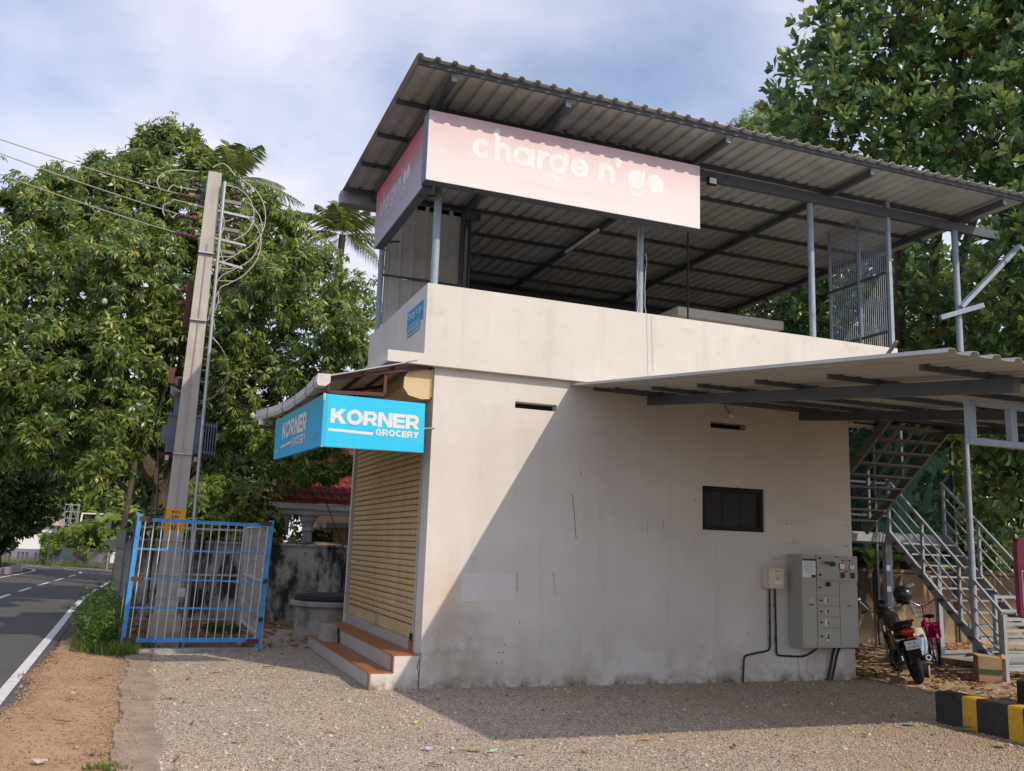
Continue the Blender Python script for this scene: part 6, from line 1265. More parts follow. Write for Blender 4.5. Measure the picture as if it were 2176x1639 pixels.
# charger post at the frame edge
ch = thing("charging_post", "pink electric charging post with white framed panel at the right frame edge", "charging post", (7.0, -2.0, 0))
CRIM = mat("crimson_panel", (0.33, 0.02, 0.075), .4, 0, (0.29, 0.018, 0.065), 4, .7)
b = MB(); rbox(b, 6.69, 7.19, -2.25, -2.19, 1.0, 1.93, .05); b.build("body", CRIM, ch); MB().box(7.06, 7.2, -2.22, -2.14, 0, 1.0).build("stand", STEELD, ch); MB().box(7.0, 7.3, -2.3, -1.95, 0, .05).build("base_plate", STEELD, ch)
MB().box(6.735, 7.16, -2.257, -2.251, 1.13, 1.56).build("panel_frame", WHITE, ch); MB().box(6.755, 7.14, -2.263, -2.2575, 1.15, 1.54).build("panel", BLACK, ch); MB().box(6.87, 7.13, -2.262, -2.251, 1.62, 1.78).build("screen_frame", GALV, ch); MB().box(6.885, 7.115, -2.267, -2.2625, 1.635, 1.765).build("screen", PAPER, ch)
for z in (1.47, 1.22, 1.19): MB().box(6.84, 6.92, -2.2665, -2.2635, z, z + .008).build("printed_line", GREYP, ch)

# ================================================================== TREES AND PLANTS
def blob_at(px, py, y, r, rz=None): p = at_y(px, py, y); return (p.x, p.y, p.z, r, r, rz or r)
def whorls(blobs, per_m2, rng, inside=.80, clump=.42, up=.35, fill=.22):
    """growing points of a crown: each lobe carries separate sprays (clumps of shoots) with gaps between them, and a thin scatter inside"""
    P_, D_ = [], []; B = np.array(blobs)
    for bl in B:
        c, r = bl[:3], bl[3:6]; area = 4 * math.pi * (((r[0] * r[1]) ** 1.6 + (r[0] * r[2]) ** 1.6 + (r[1] * r[2]) ** 1.6) / 3) ** (1 / 1.6)
        cl = min(clump, .6 * float(r.min())); m = max(4, int(area / (cl * cl * 1.55)))
        d = rng.normal(size=(m, 3)); d /= np.linalg.norm(d, axis=1)[:, None]; lump = 1 + .12 * np.sin(d[:, 0] * 5 + c[0] * 3) * np.sin(d[:, 1] * 4 + c[1])
        q = c + d * r * (lump * (1 - np.abs(rng.normal(0, .13, m))))[:, None]; keep = np.ones(m, bool)
        for o in B:
            if np.allclose(o, bl): continue
            keep &= (np.linalg.norm((q - o[:3]) / o[3:6], axis=1) > inside) | (rng.random(m) < .06)
        q, dd = q[keep], (d / r)[keep]; dd /= np.linalg.norm(dd, axis=1)[:, None]
        k = max(3, int(per_m2 * cl * cl * 1.55)); sz = cl * rng.uniform(.55, 1.15, len(q))
        e = rng.normal(size=(len(q), k, 3)); e /= np.linalg.norm(e, axis=2)[..., None]; e += dd[:, None] * .55
        rad = rng.random((len(q), k)) ** .45
        p = q[:, None] + e * (sz[:, None] * rad)[..., None]
        P_.append(p.reshape(-1, 3)); D_.append((e * .8 + dd[:, None] * .7).reshape(-1, 3))
        nf = int(area * per_m2 * fill); di = rng.normal(size=(nf, 3)); di /= np.linalg.norm(di, axis=1)[:, None]; P_.append(c + di * r * (rng.uniform(.35, .85, nf))[:, None]); D_.append(di)
    P_, D_ = np.concatenate(P_), np.concatenate(D_); D_ = D_ + rng.normal(0, .25, D_.shape); D_[:, 2] += up; D_ /= np.linalg.norm(D_, axis=1)[:, None]
    return P_, D_
def leaf_whorls(P_, D_, k, L, W, rng, spread=(50, 105), droop=.35, curl=.25, wide=.46):
    """k pointed leaves round each growth direction, each a folded four-triangle blade"""
    n = len(P_); ref = np.where(np.abs(D_[:, 2:3]) < .9, np.array([[0, 0, 1.0]]), np.array([[1.0, 0, 0]])); A = np.cross(D_, ref); A /= np.linalg.norm(A, axis=1)[:, None]; Bv = np.cross(D_, A)
    ph = (np.arange(k)[None] * 2 * math.pi / k * 1.6 + rng.uniform(0, 6.28, (n, 1)) + rng.normal(0, .25, (n, k))); sp = np.radians(rng.uniform(spread[0], spread[1], (n, k)))
    e = A[:, None] * np.cos(ph)[..., None] + Bv[:, None] * np.sin(ph)[..., None]
    l = D_[:, None] * np.cos(sp)[..., None] + e * np.sin(sp)[..., None]; l[..., 2] -= droop * rng.uniform(.4, 1.4, (n, k)); l /= np.linalg.norm(l, axis=-1)[..., None]
    w = np.cross(l, D_[:, None] + rng.normal(0, .35, (n, k, 3))); w /= np.maximum(np.linalg.norm(w, axis=-1), 1e-6)[..., None]; nn = np.cross(w, l)
    nn *= np.where(nn[..., 2:3] < 0, -1, 1)
    LL = (L * rng.uniform(.65, 1.2, (n, k)))[..., None]; WW = (W * rng.uniform(.75, 1.2, (n, k)))[..., None]
    b = P_[:, None] + l * LL * .08 + D_[:, None] * rng.uniform(-.06, .06, (n, k))[..., None] * (L * 2.0)
    m = b + l * LL * .5 + nn * LL * .05; t = b + l * LL - nn * LL * curl * rng.uniform(.4, 1.5, (n, k))[..., None]
    m2 = m + nn * WW * (-.18)
    lf = b + l * LL * wide + w * WW + nn * LL * .03; rt = b + l * LL * wide - w * WW + nn * LL * .03
    v = np.stack([b, lf, m2, rt, t], 2).reshape(-1, 3); q = n * k
    tone = np.repeat(np.clip(.62 * rng.random((n, 1)) + .38 * rng.random((n, k)), 0, 1).ravel(), 5)
    tone = np.where(rng.random(q).repeat(5) < .003, 1.0, tone * .97)
    f = (np.array([(0, 2, 1), (0, 3, 2), (1, 2, 4), (2, 3, 4)])[None] + 5 * np.arange(q)[:, None, None]).reshape(-1, 3)
    return v, f, tone
def limbs(b, root, r0, targets, rng, trunk_top=None):
    root = V(root); top = V(trunk_top) if trunk_top else root + V((0, 0, 1.5))
    b.tube([root, root.lerp(top, .5) + V((rng.uniform(-.08, .08), rng.uniform(-.08, .08), 0)), top], [r0 * 1.15, r0 * .95, r0 * .8], 12)
    for t in targets:
        t = V(t); mid = top.lerp(t, .5) + V((rng.uniform(-.3, .3), rng.uniform(-.3, .3), rng.uniform(0, .35)))
        b.tube([top, top.lerp(mid, .55) + V((rng.uniform(-.1, .1),) * 3), mid, t], [r0 * .55, r0 * .42, r0 * .28, r0 * .08], 8)
        for _ in range(3):
            e = mid.lerp(t, rng.uniform(0, .8)); q = e + V((rng.uniform(-1, 1), rng.uniform(-1, 1), rng.uniform(-.3, .8))); b.tube([e, e.lerp(q, .5) + V((0, 0, .08)), q], [r0 * .14, r0 * .10, r0 * .03], 6)
def tree(name, label, root, top, r0, blobs, leafm, per, k, L, W, seed, bark=BARK, cat="tree", **kw):
    rng = np.random.default_rng(seed); rn = random.Random(seed); t = thing(name, label, cat, root)
    b = MB(); tg = [b_[:3] for b_ in blobs]; rn.shuffle(tg); limbs(b, root, r0, tg[:14], rn, top); b.build("trunk", bark, t, smooth=True)
    ukw = {q: kw.pop(q) for q in ("up", "inside", "shell") if q in kw}
    P_, D_ = whorls(blobs, per, rng, **ukw); v, f, tn_ = leaf_whorls(P_, D_, k, L, W, rng, **kw); o = stuff(mesh_np("crown", v, f, leafm, t, tone=tn_)); return t
MANGO = leafmat("mango_leaf", [(0, (0.03, 0.07, 0.022)), (.3, (0.08, 0.14, 0.034)), (.6, (0.165, 0.235, 0.048)), (.9, (0.38, 0.42, 0.09)), (1, (0.55, 0.42, 0.09))], .33, .40, .5)
mango_b = [(30, 520, 13, 1.5), (160, 465, 13, 1.4), (250, 450, 12.5, 1.3), (345, 410, 13.5, 1.4), (375, 330, 13.5, .75), (430, 430, 13, 1.2), (500, 490, 12.5, 1.3), (590, 535, 12, 1.2), (665, 615, 12, 1.1), (740, 668, 12, 1.05),
           (740, 790, 12, 1.1), (640, 720, 11.3, 1.4), (520, 640, 11.5, 1.5), (400, 600, 12, 1.6), (260, 600, 11.5, 1.5), (120, 640, 12, 1.5), (0, 640, 12.5, 1.4), (40, 790, 12, 1.3), (180, 790, 11, 1.3), (300, 770, 12, 1.4), (440, 790, 12.5, 1.4), (560, 830, 11.5, 1.25),
           (690, 850, 11.5, 1.05), (10, 880, 13, 1.2), (120, 920, 11, .8), (215, 985, 10, .5), (260, 900, 11, .9), (600, 940, 11, .85), (690, 930, 10.6, .6), (650, 1000, 10.2, .36), (695, 1000, 10.2, .36), (735, 985, 10.4, .3), (-120, 600, 13, 1.8), (-120, 820, 13, 1.5), (470, 900, 12.5, 1.1), (350, 880, 13, 1.0)]
mango_blobs = [blob_at(a[0], a[1] + (16 if a[1] < 500 and a[0] < 560 else 0), a[2], a[3] - .2) for a in mango_b]
mango_b2 = [(112, 382, 13, .26), (205, 352, 13, .28), (160, 395, 13, .26), (285, 345, 13, .32), (322, 300, 13.5, .34), (352, 285, 13.5, .36), (405, 300, 13.5, .32), (430, 345, 13, .3), (60, 418, 13, .26), (20, 435, 13, .28), (480, 385, 12.6, .3), (560, 425, 12.2, .26), (620, 470, 12.1, .26), (250, 375, 12.8, .3)]
mango_blobs += [blob_at(a[0], a[1] + 8, a[2], a[3] * .85, a[3] * 1.3) for a in mango_b2]
_rs = np.random.default_rng(17)
for bl in list(mango_blobs):      # sprays that stand out of the main lobes and break the outline
    for _ in range(2):
        d = _rs.normal(size=3); d[1] = -abs(d[1]) * .9 - .25; d /= np.linalg.norm(d); r_ = bl[3] * _rs.uniform(.22, .36); mango_blobs.append((bl[0] + d[0] * bl[3] * 1.02, bl[1] + d[1] * bl[3] * 1.02, bl[2] + d[2] * bl[3] * 1.02, r_, r_, r_ * .8))
tree("mango_tree", "huge spreading mango tree filling the left behind the utility pole", (-2.75, 12.6, 0), (-2.8, 12.6, 2.6), .34, mango_blobs, MANGO, 31, 9, .205, .028, 1, droop=.75, spread=(45, 110), up=.2)
fr = MB()
for i, (px, py, y) in enumerate(((243, 606, 10.2), (222, 641, 10.2), (537, 884, 9.8))):
    p = at_y(px, py, y); t = thing("mango_fruit", ("pale green mango, upper of two hanging side by side in the tree", "pale green mango, lower of two hanging side by side in the tree", "single pale mango hanging between the transformer and the awning")[i], "mango", p, "mangoes hanging in the tree")
    b = MB(); b.ball(p, .06, .055, .075, 12, 8); b.build("fruit", mat("mango_skin", (0.42, 0.44, 0.24), .5, 0, (0.36, 0.38, 0.19), 9, .6), t, smooth=True); b = MB(); b.tube([p + V((0, 0, .07)), p + V((.02, .05, .35))], .006, 5); b.build("stalk", BARK, t)
BROAD = leafmat("broad_glossy_leaf", [(0, (0.035, 0.09, 0.04)), (.3, (0.075, 0.15, 0.055)), (.6, (0.14, 0.215, 0.065)), (.975, (0.38, 0.44, 0.12)), (.998, (0.34, 0.34, 0.10)), (1, (0.36, 0.14, 0.03))], .30, .32, .6)
right_b = [(a, b_, c_, d_ - .14) for a, b_, c_, d_ in [(1765, 210, 3, 1.05), (1800, 110, 3, 1.1), (1890, 40, 3, 1.3), (2000, 150, 2.5, 1.5), (1850, 255, 3, 1.2), (1720, 275, 3.4, .8), (1950, 310, 2.5, 1.1), (2050, 40, 2, 1.5), (2150, 150, 1.5, 1.5), (2090, 290, 1.5, 1.2), (2190, 310, .8, 1.0), (2175, 480, .2, .62), (2185, 620, .1, .75), (2150, 730, .7, .75), (1840, 610, 7.6, 1.3), (1780, 650, 8.2, 1.2), (1860, 520, 7.6, 1.2), (1790, 560, 8.5, 1.3),
           (2050, 640, 3.2, 1.2), (2100, 700, 2.2, .9), (2160, 860, 1.2, .95), (2180, 970, 1.2, .85), (2110, 960, 4, 1.2), (2010, 900, 6.2, 1.3), (1980, 640, 7.5, 1.5), (2200, 1080, 1.6, .8), (1900, 1000, 8, 1.3), (2010, 1060, 7.2, 1.2), (2090, 1130, 6.6, .8), (1880, 1120, 8, .9), (2300, 100, 1, 1.8), (2330, 400, 0, 1.6), (2320, 750, 0, 1.5), (1990, -80, 2.5, 1.4), (2170, -60, 2, 1.6)]]
tree("jackfruit_tree", "dense dark jackfruit tree with broad upright leaves rising behind the roof's right end", (12.5, 5.4, 0), (12.3, 5.2, 4.0), .30, [blob_at(*a) for a in right_b], BROAD, 17, 7, .25, .06, 2, droop=-.02, spread=(14, 72), up=.9, curl=.10, wide=.64)
LIGHT = leafmat("light_feathery_leaf", [(0, (0.09, 0.16, 0.025)), (.6, (0.19, 0.27, 0.05)), (1, (0.30, 0.36, 0.08))], .5, .4)
tree("feathery_tree", "light green feathery tree just showing above the middle of the roof", (18.5, 22, 0), (18.5, 22, 9), .2, [blob_at(1600, 290, 21, .9), blob_at(1650, 282, 21.5, 1.0), blob_at(1700, 300, 22, 1.0), blob_at(1570, 300, 21, .6)], LIGHT, 30, 9, .20, .03, 3, droop=.2)
# dark wood behind the stair and along the far right
DARKL = leafmat("dark_leaf", [(0, (0.018, 0.04, 0.012)), (.5, (0.04, 0.08, 0.02)), (.9, (0.11, 0.16, 0.03)), (1, (0.20, 0.23, 0.05))], .40, .32)
for i, (x, y, h, lab) in enumerate(((11.5, 9.5, 5.2, "dark bushy tree behind the green net and stair"), (15.5, 8.5, 6.0, "dark bushy tree behind the stair's upper handrail"), (20, 9.5, 7, "dark bushy tree at the far right behind the charging post"), (8.2, 13, 5, "dark bushy tree behind the shop's rear terrace"), (11.6, 10.5, 8.6, "tall dark tree behind the bar screen of the upper terrace"), (16.5, 14, 10.5, "taller dark tree behind the jackfruit tree's trunk"), (9.6, 11.5, 7.6, "dark tree filling the gap behind the back sheet wall"))):
    tree("bushy_tree", lab, (x, y, 0), (x, y, 1.4), .18, [(x + a * max(1, h / 6), y + c, z * h / 5, r * max(1, h / 6), r * max(1, h / 6), r * max(1, h / 6)) for a, c, z, r in ((0, 0, 3.6, 1.5), (-1.2, -.3, 2.4, 1.2), (1.3, .2, 2.5, 1.3), (.3, -.8, 1.6, 1.2), (-.6, .4, 4.6, 1.0), (.9, .4, 4.4, 1.1), (-1.5, 0, 1.2, .9), (1.5, -.4, 1.1, .9))], DARKL, 13, 8, .24, .05, 20 + i, droop=.3)
BAN = leafmat("banana_leaf", [(0, (0.12, 0.20, 0.03)), (1, (0.24, 0.33, 0.05))], .45, .4, .45, True)
def strap_plant(name, label, p, n, L, W, m, seed, cat="plant", lean=(25, 75)):
    rn = random.Random(seed); t = thing(name, label, cat, p); p = V(p); b = MB(); b.tube([p, p + V((.02, .02, L * .8))], [.07, .04], 8); b.build("stem", BAN, t, smooth=True)
    for i in range(n):
        a = 2 * math.pi * i / n + rn.uniform(-.3, .3); ln = R(rn.uniform(*lean)); ll = L * rn.uniform(.75, 1.15); e = V((math.cos(a), math.sin(a), 0)); base = p + V((0, 0, L * .75)); b = MB(); k = 7; pts = []
        for j in range(k + 1):
            u = j / k; q = base + e * (math.sin(ln) * ll * u) + V((0, 0, math.cos(ln) * ll * u - ll * .55 * u * u)); w = W * math.sin(math.pi * min(1, .08 + u * .92)) ** .6; s_ = V((-e.y, e.x, 0)); pts += [q - s_ * w + V((0, 0, .3 * w)), q, q + s_ * w + V((0, 0, .3 * w))]
        for j in range(k): b.f += [(3 * j, 3 * j + 1, 3 * j + 4, 3 * j + 3), (3 * j + 1, 3 * j + 2, 3 * j + 5, 3 * j + 4)]
        b.v = pts; b.m = [0] * len(b.f); b.build("leaf", m, t, smooth=True)
    return t
for i, (px, py, y, s_) in enumerate(((215, 1130, 41, 1.5), (188, 1135, 40, 1.1))): p = at_y(px, py + 30, y); strap_plant("banana_plant", ("taller banana plant beyond the poster wall", "smaller banana plant left of the taller one beyond the poster wall")[i], (p.x, p.y, .4), 7, s_ * 1.5, s_ * .22, BAN, 30 + i)
for i, (px, py, y) in enumerate(((1960, 1140, 5.6), (1905, 1165, 5.2), (1850, 1150, 5.4))): p = at_y(px, py, y); strap_plant("taro_plant", ("broad-leaved plant behind the middle of the metal stair", "broad-leaved plant behind the compound wall under the landing", "broad-leaved plant behind the compound wall by the shop's end")[i], (p.x, p.y, .9), 6, .9, .16, BAN, 40 + i)
# coconut palms
PALM = leafmat("palm_leaflet", [(0, (0.08, 0.13, 0.03)), (.6, (0.16, 0.21, 0.05)), (.9, (0.28, 0.28, 0.08)), (1, (0.40, 0.30, 0.13))], .4, .3, .45, True)
def palm(label, top, H, n, L, seed, first=0):
    rn = np.random.default_rng(seed); top = V(top); t = thing("coconut_palm", label, "palm tree", (top.x - .4, top.y, 0)); b = MB(); b.tube([(top.x - .4, top.y, 0), (top.x - .25, top.y, top.z * .5), top], [.2, .15, .12], 10); b.build("trunk", BARK, t, smooth=True)
    for i in range(n):
        a = 2.4 * i + rn.uniform(-.2, .2); el = R(84 - 100 * i / n + rn.uniform(-8, 8)); ll = L * rn.uniform(.8, 1.1); e = V((math.cos(a), math.sin(a), 0)); k = 34; vs, fs = [], []; s_ = V((-e.y, e.x, 0)); prev = None
        for j in range(k):
            u = (j + 1) / k; q = top + e * (math.cos(el) * ll * u) + V((0, 0, math.sin(el) * ll * u - ll * .42 * u * u)); d = (e * math.cos(el) + V((0, 0, math.sin(el) - .84 * u))).normalized()
            if prev is not None: o = len(vs); vs += [prev - s_ * .012, prev + s_ * .012, q + s_ * .010, q - s_ * .010]; fs.append((o, o + 1, o + 2, o + 3))
            prev = q
            if u > .12:
                lf = ll * .27 * math.sin(math.pi * min(1, u * .9 + .1)) ** .6
                for sg in (-1, 1):
                    dirn = (s_ * sg * .8 + d * .55 + V((0, 0, -.45 + rn.uniform(-.25, .15)))).normalized(); wv = d * .022; o = len(vs); tip = q + dirn * lf * rn.uniform(.8, 1.1) - V((0, 0, .12 * lf)); vs += [q - wv, q + wv, q + dirn * lf * .5 + wv, tip]; fs.append((o, o + 1, o + 2, o + 3))
        mesh_np("frond", vs, fs, PALM, t)
    return t
p = at_y(728, 500, 21); palm("coconut palm rising behind the mango tree next to the roof sign", (p.x, p.y, p.z), 12, 22, 2.3, 5)
p = at_y(490, 385, 19); palm("coconut palm whose fronds show behind the head of the utility pole", (p.x, p.y, p.z), 12, 18, 2.3, 6)
# shrubs and garden greens behind the wall
YG = leafmat("yellow_green_leaf", [(0, (0.07, 0.11, 0.018)), (.5, (0.15, 0.20, 0.03)), (.9, (0.26, 0.29, 0.05)), (1, (0.34, 0.05, 0.03))], .45, .38)
CROTON = leafmat("croton_leaf", [(0, (0.08, 0.012, 0.012)), (.4, (0.09, 0.10, 0.02)), (.7, (0.18, 0.24, 0.04)), (1, (0.32, 0.03, 0.02))], .45, .3)
for nm, lab, x, y, h, m, sd, L, W in (("garden_shrub", "bright yellow-green shrub over the wall right of the pole", -1.35, 10.2, 2.7, YG, 50, .15, .05), ("garden_shrub", "yellow-green shrub with red leaves over the wall beside the porch pillar", -.80, 10.3, 2.15, CROTON, 51, .17, .055), ("garden_shrub", "green willow-like shrub over the wall just right of the pole", -2.0, 10.6, 2.8, LIGHT, 52, .17, .022), ("garden_shrub", "shaded shrub behind the wall left of the pole", -2.85, 10.6, 2.0, DARKL, 53, .2, .04), ("garden_shrub", "small red flowering shrub in front of the neighbour's house", .78, 12.9, 1.72, CROTON, 54, .13, .04)):
    tree(nm, lab, (x, y, 0), (x, y, .5), .05, [(x + a, y + c, z * h, r, r, r) for a, c, z, r in ((0, 0, .85, .36), (-.35, .1, .7, .38), (.35, 0, .68, .38), (0, -.1, .5, .45), (.2, .1, .95, .22))], m, 40, 8, L, W, sd, cat="shrub", up=.4)
# roadside weeds
WEED = leafmat("weed_leaf", [(0, (0.06, 0.13, 0.022)), (.7, (0.11, 0.18, 0.03)), (.95, (0.18, 0.24, 0.04)), (1, (0.5, 0.45, 0.05))], .5, .4)
def weeds(name, label, pts, n, h, seed):
    rng = np.random.default_rng(seed); P_, D_ = [], []
    for (x, y, r) in pts:
        for _ in range(n):
            a, q = rng.uniform(0, 6.28), r * math.sqrt(rng.random()); H = h * rng.uniform(.3, 1.1) * (1 - .45 * (q / r) ** 2); ln = rng.normal(0, .28, 2); k = max(4, int(H / .045)); u = (np.arange(k) + rng.random(k) * .5) / k
            P_.append(np.stack([x + q * math.cos(a) + ln[0] * H * u ** 1.5, y + q * 1.5 * math.sin(a) + ln[1] * H * u ** 1.5, H * u + .02], 1)); d = rng.normal(0, .35, (k, 3)); d[:, :2] += ln * .6; d[:, 2] += 1; D_.append(d)
    P_, D_ = np.concatenate(P_), np.concatenate(D_); D_ /= np.linalg.norm(D_, axis=1)[:, None]; v, f, tn_ = leaf_whorls(P_, D_, 4, .085, .013, rng, spread=(35, 85), droop=.15); o = stuff(mesh_np(name, v, f, WEED, tone=tn_)); tag(o, label, "weeds"); return o
weeds("weeds", "clump of green roadside weeds left of the blue gate", [(-3.60, 4.5, .26), (-3.58, 5.4, .32), (-3.6, 6.5, .34), (-3.52, 4.0, .2), (-3.62, 7.7, .32), (-3.7, 9, .25)], 34, .82, 60)
GRASSL = leafmat('grass_blade', [(0, (0.07, 0.12, 0.02)), (.7, (0.15, 0.21, 0.04)), (1, (0.30, 0.30, 0.09))], .5, .4, .4, True)
def grass(name, pts, n, h, seed, label=None, m=GRASSL):
    rng = np.random.default_rng(seed); V_, F_ = [], []; c = 0
    for (x, y, rx, ry) in pts:
        a = rng.uniform(0, 6.28, n); q = np.sqrt(rng.random(n)); b0 = np.stack([x + rx * q * np.cos(a), y + ry * q * np.sin(a), np.zeros(n)], 1); t = b0 + np.stack([rng.normal(0, .4, n) * h, rng.normal(0, .4, n) * h, h * rng.uniform(.4, 1.1, n)], 1); w = rng.normal(0, 1, (n, 3)); w[:, 2] = 0; w *= (.006 + h * .01) / np.linalg.norm(w, axis=1)[:, None]
        V_.append(np.stack([b0 - w, b0 + w, t], 1).reshape(-1, 3)); F_.append(np.arange(3 * n).reshape(-1, 3) + c); c += 3 * n
    o = stuff(mesh_np(name, np.concatenate(V_), np.concatenate(F_), m)); return o
grass("grass", [(-3.5, 4.0, .35, .4), (-3.35, 3.6, .2, .2), (-3.6, 5.5, .4, 1.8), (-3.5, 9, .4, 3), (-3.15, 3.4, .15, .12), (-3.0, 3.9, .2, .12)], 260, .20, 61)
grass("grass", [(-5.5, 40.2, 2.2, .9), (-8.3, 43.0, 2.0, 1.2), (-3.6, 37, 1, 2), (-11, 46, 3, 1.4)], 900, .42, 62)
p_ = at_z(215, 1634); grass("grass", [(p_.x, p_.y, .12, .05), (p_.x + .1, p_.y - .1, .1, .06)], 90, .055, 64)
grass("grass", [(-2.2, 5.0, .8, .5), (-1.8, 6.3, .5, .8)], 60, .10, 63); 
for i, (px, py, lab) in enumerate(((450, 1345, "low green seedling in the soil left inside the fence"), (485, 1345, "low green seedling in the soil right inside the fence"))):
    p = at_z(px, py); tree("seedling", lab, (p.x, p.y, 0), (p.x, p.y, .04), .008, [(p.x, p.y, .07, .13, .13, .07)], WEED, 160, 5, .07, .02, 70 + i, cat="plant")

# ================================================================== FAR END OF THE ROAD
FARW = mat("far_wall_paint", (0.36, 0.33, 0.34), .9, 0, (0.24, 0.22, 0.22), 2, .9, dirt=(0.12, 0.10, 0.10), dscale=1.2, damt=.7)
pw_ = thing("poster_wall", "grey roadside wall pasted with posters at the far bend", "wall", (-6, 39.8, 0)); a, c = V((-7.75, 42.2, 0)), V((-4.2, 38.6, 0))
MB().bar(a + V((0, 0, .42)), c + V((0, 0, .42)), .2, .84).build("wall", FARW, pw_); MB().bar(a + V((0, 0, .865)), c + V((0, 0, .865)), .26, .05).build("coping", FARW, pw_)
dr = (c - a).normalized(); nr = V((-dr.y, dr.x, 0)) * -1; 
if nr.y > 0: nr = -nr
for i, (u, w, z0, z1, col) in enumerate(((.10, .30, .15, .62, (0.10, 0.30, 0.42)), (.22, .28, .12, .6, (0.14, 0.36, 0.45)), (.36, .20, .45, .78, (0.42, 0.05, 0.18)), (.46, .35, .08, .72, (0.50, 0.42, 0.55)), (.58, .42, .25, .70, (0.40, 0.38, 0.37)), (.70, .40, .22, .66, (0.46, 0.43, 0.42)), (.84, .34, .40, .76, (0.42, 0.34, 0.60)), (.93, .25, .15, .6, (0.38, 0.36, 0.36)))):
    p = a.lerp(c, u) + nr * .104; q = p + dr * w; b = MB(); b.add([p + V((0, 0, z0)), q + V((0, 0, z0)), q + V((0, 0, z1)), p + V((0, 0, z1))], [(0, 1, 2, 3)]); b.build("poster", mat("poster_paper", col, .8, 0, tuple(x * .6 for x in col), 7, .9), pw_)
lw = thing("slogan_wall", "pale bluish roadside wall with red painted letters beyond the bend", "wall", (-10, 45, 0)); a, c = V((-13.5, 50.2, 0)), V((-7.9, 43.2, 0))
MB().bar(a + V((0, 0, .36)), c + V((0, 0, .36)), .2, .72).build("wall", mat("pale_blue_wall", (0.50, 0.53, 0.60), .9, 0, (0.40, 0.42, 0.48), 1.5, .8), lw); dr2 = (c - a).normalized(); nr2 = V((dr2.y, -dr2.x, 0))
if nr2.y > 0: nr2 = -nr2
for i in range(9):
    u = .60 + .042 * i; p = a.lerp(c, u) + nr2 * .106; b = MB()
    for dxx, z0, z1, w in ((0, .2, .55, .06), (.14, .2, .55, .06), (.02, .48, .55, .16)): q = p + dr2 * dxx; b.add([q + V((0, 0, z0)), q + dr2 * w + V((0, 0, z0)), q + dr2 * w + V((0, 0, z1)), q + V((0, 0, z1))], [(0, 1, 2, 3)])
    if i not in (2, 6): b.build("painted_letter", mat("slogan_red", (0.36, 0.05, 0.04), .8), lw)
vn = tree("vine_bush", "heap of green creepers over the poster wall at the bend", (-6, 41.5, 0), (-6, 41.5, .6), .08, [blob_at(*q) for q in ((105, 1160, 43, .5), (140, 1152, 42.5, .55), (170, 1147, 42, .7), (205, 1150, 41, .65), (235, 1155, 40, .6), (190, 1165, 40.5, .45), (130, 1168, 42, .4))], LIGHT, 20, 7, .22, .07, 80, cat="bush")
sg = thing("road_sign", "back of a grey road sign board on a pole beside the poster wall", "road sign", (-4.9, 37.5, 0)); p = at_y(240, 1157, 36.5); MB().box(p.x - .30, p.x + .30, p.y - .02, p.y + .02, p.z - .2, p.z + .2).build("sign_board", STEELD, sg); b = MB(); b.tube([(p.x - .15, p.y + .05, 0), (p.x - .15, p.y + .05, p.z + .1)], .035, 8); b.build("pole", GALV, sg); MB().box(p.x - .05, p.x + .2, p.y - .03, p.y - .022, p.z - .85, p.z - .35).build("paper_notice", PAPER, sg)
fb = thing("white_building", "white building with pinkish parapet far beyond the bend", "building", (-9.5, 60, 0)); q0, q1 = at_y(75, 1145, 58), at_y(112, 1104, 58)
MB().box(q0.x - 1.2, q1.x, 58, 62, 0, q1.z - .4).build("wall", WHITE, fb); MB().box(q0.x - 1.2, q1.x + .4, 57.7, 62.3, q1.z - .4, q1.z + .15).build("parapet", mat("pink_parapet", (0.58, 0.42, 0.36), .8), fb); MB().box(q0.x + .4, q0.x + .9, 57.95, 57.99, .8, 1.6).build("window", DARKW, fb)
tw = thing("steel_tower", "pale lattice steel tower frame standing beyond the far wall", "tower", (-8, 55, 0)); q0, q1 = at_y(128, 1145, 55), at_y(168, 1070, 55); xa, xb, zt_ = q0.x, q1.x, q1.z
for x in (xa, (xa + xb) / 2, xb):
    for y in (54.6, 55.8): MB().box(x - .022, x + .022, y - .022, y + .022, 0, zt_).build("upright", GALV, tw)
for i in range(7): z = .8 + (zt_ - .9) * i / 6; MB().box(xa, xb, 54.58, 54.63, z - .015, z + .015).build("crossbar", GALV, tw); MB().box(xa, xb, 55.78, 55.83, z - .015, z + .015).build("crossbar", GALV, tw)
for i in range(3): z = .8 + (zt_ - .9) * i / 3; b = MB(); b.bar((xa, 54.55, z), ((xa + xb) / 2, 54.55, z + (zt_ - .9) / 3), .025, .025); b.bar((xb, 54.55, z), ((xa + xb) / 2, 54.55, z + (zt_ - .9) / 3), .025, .025); b.build("brace", GALV, tw)
ba = thing("billboard_frame", "white posts holding a dark hoarding beyond the poster wall", "hoarding", (-6.5, 50, 0)); q0, q1 = at_y(164, 1135, 50), at_y(204, 1092, 50); b = MB(); b.bar((q0.x, 50, 0), (q0.x + .15, 50, q1.z), .09, .09); b.bar((q0.x + .15, 50, q1.z), (q1.x + .4, 50, q1.z), .07, .07); b.build("frame", WHITE, ba); MB().box(q0.x + .25, q1.x + .9, 50.05, 50.1, .6, q1.z - .35).build("board", STEELD, ba)
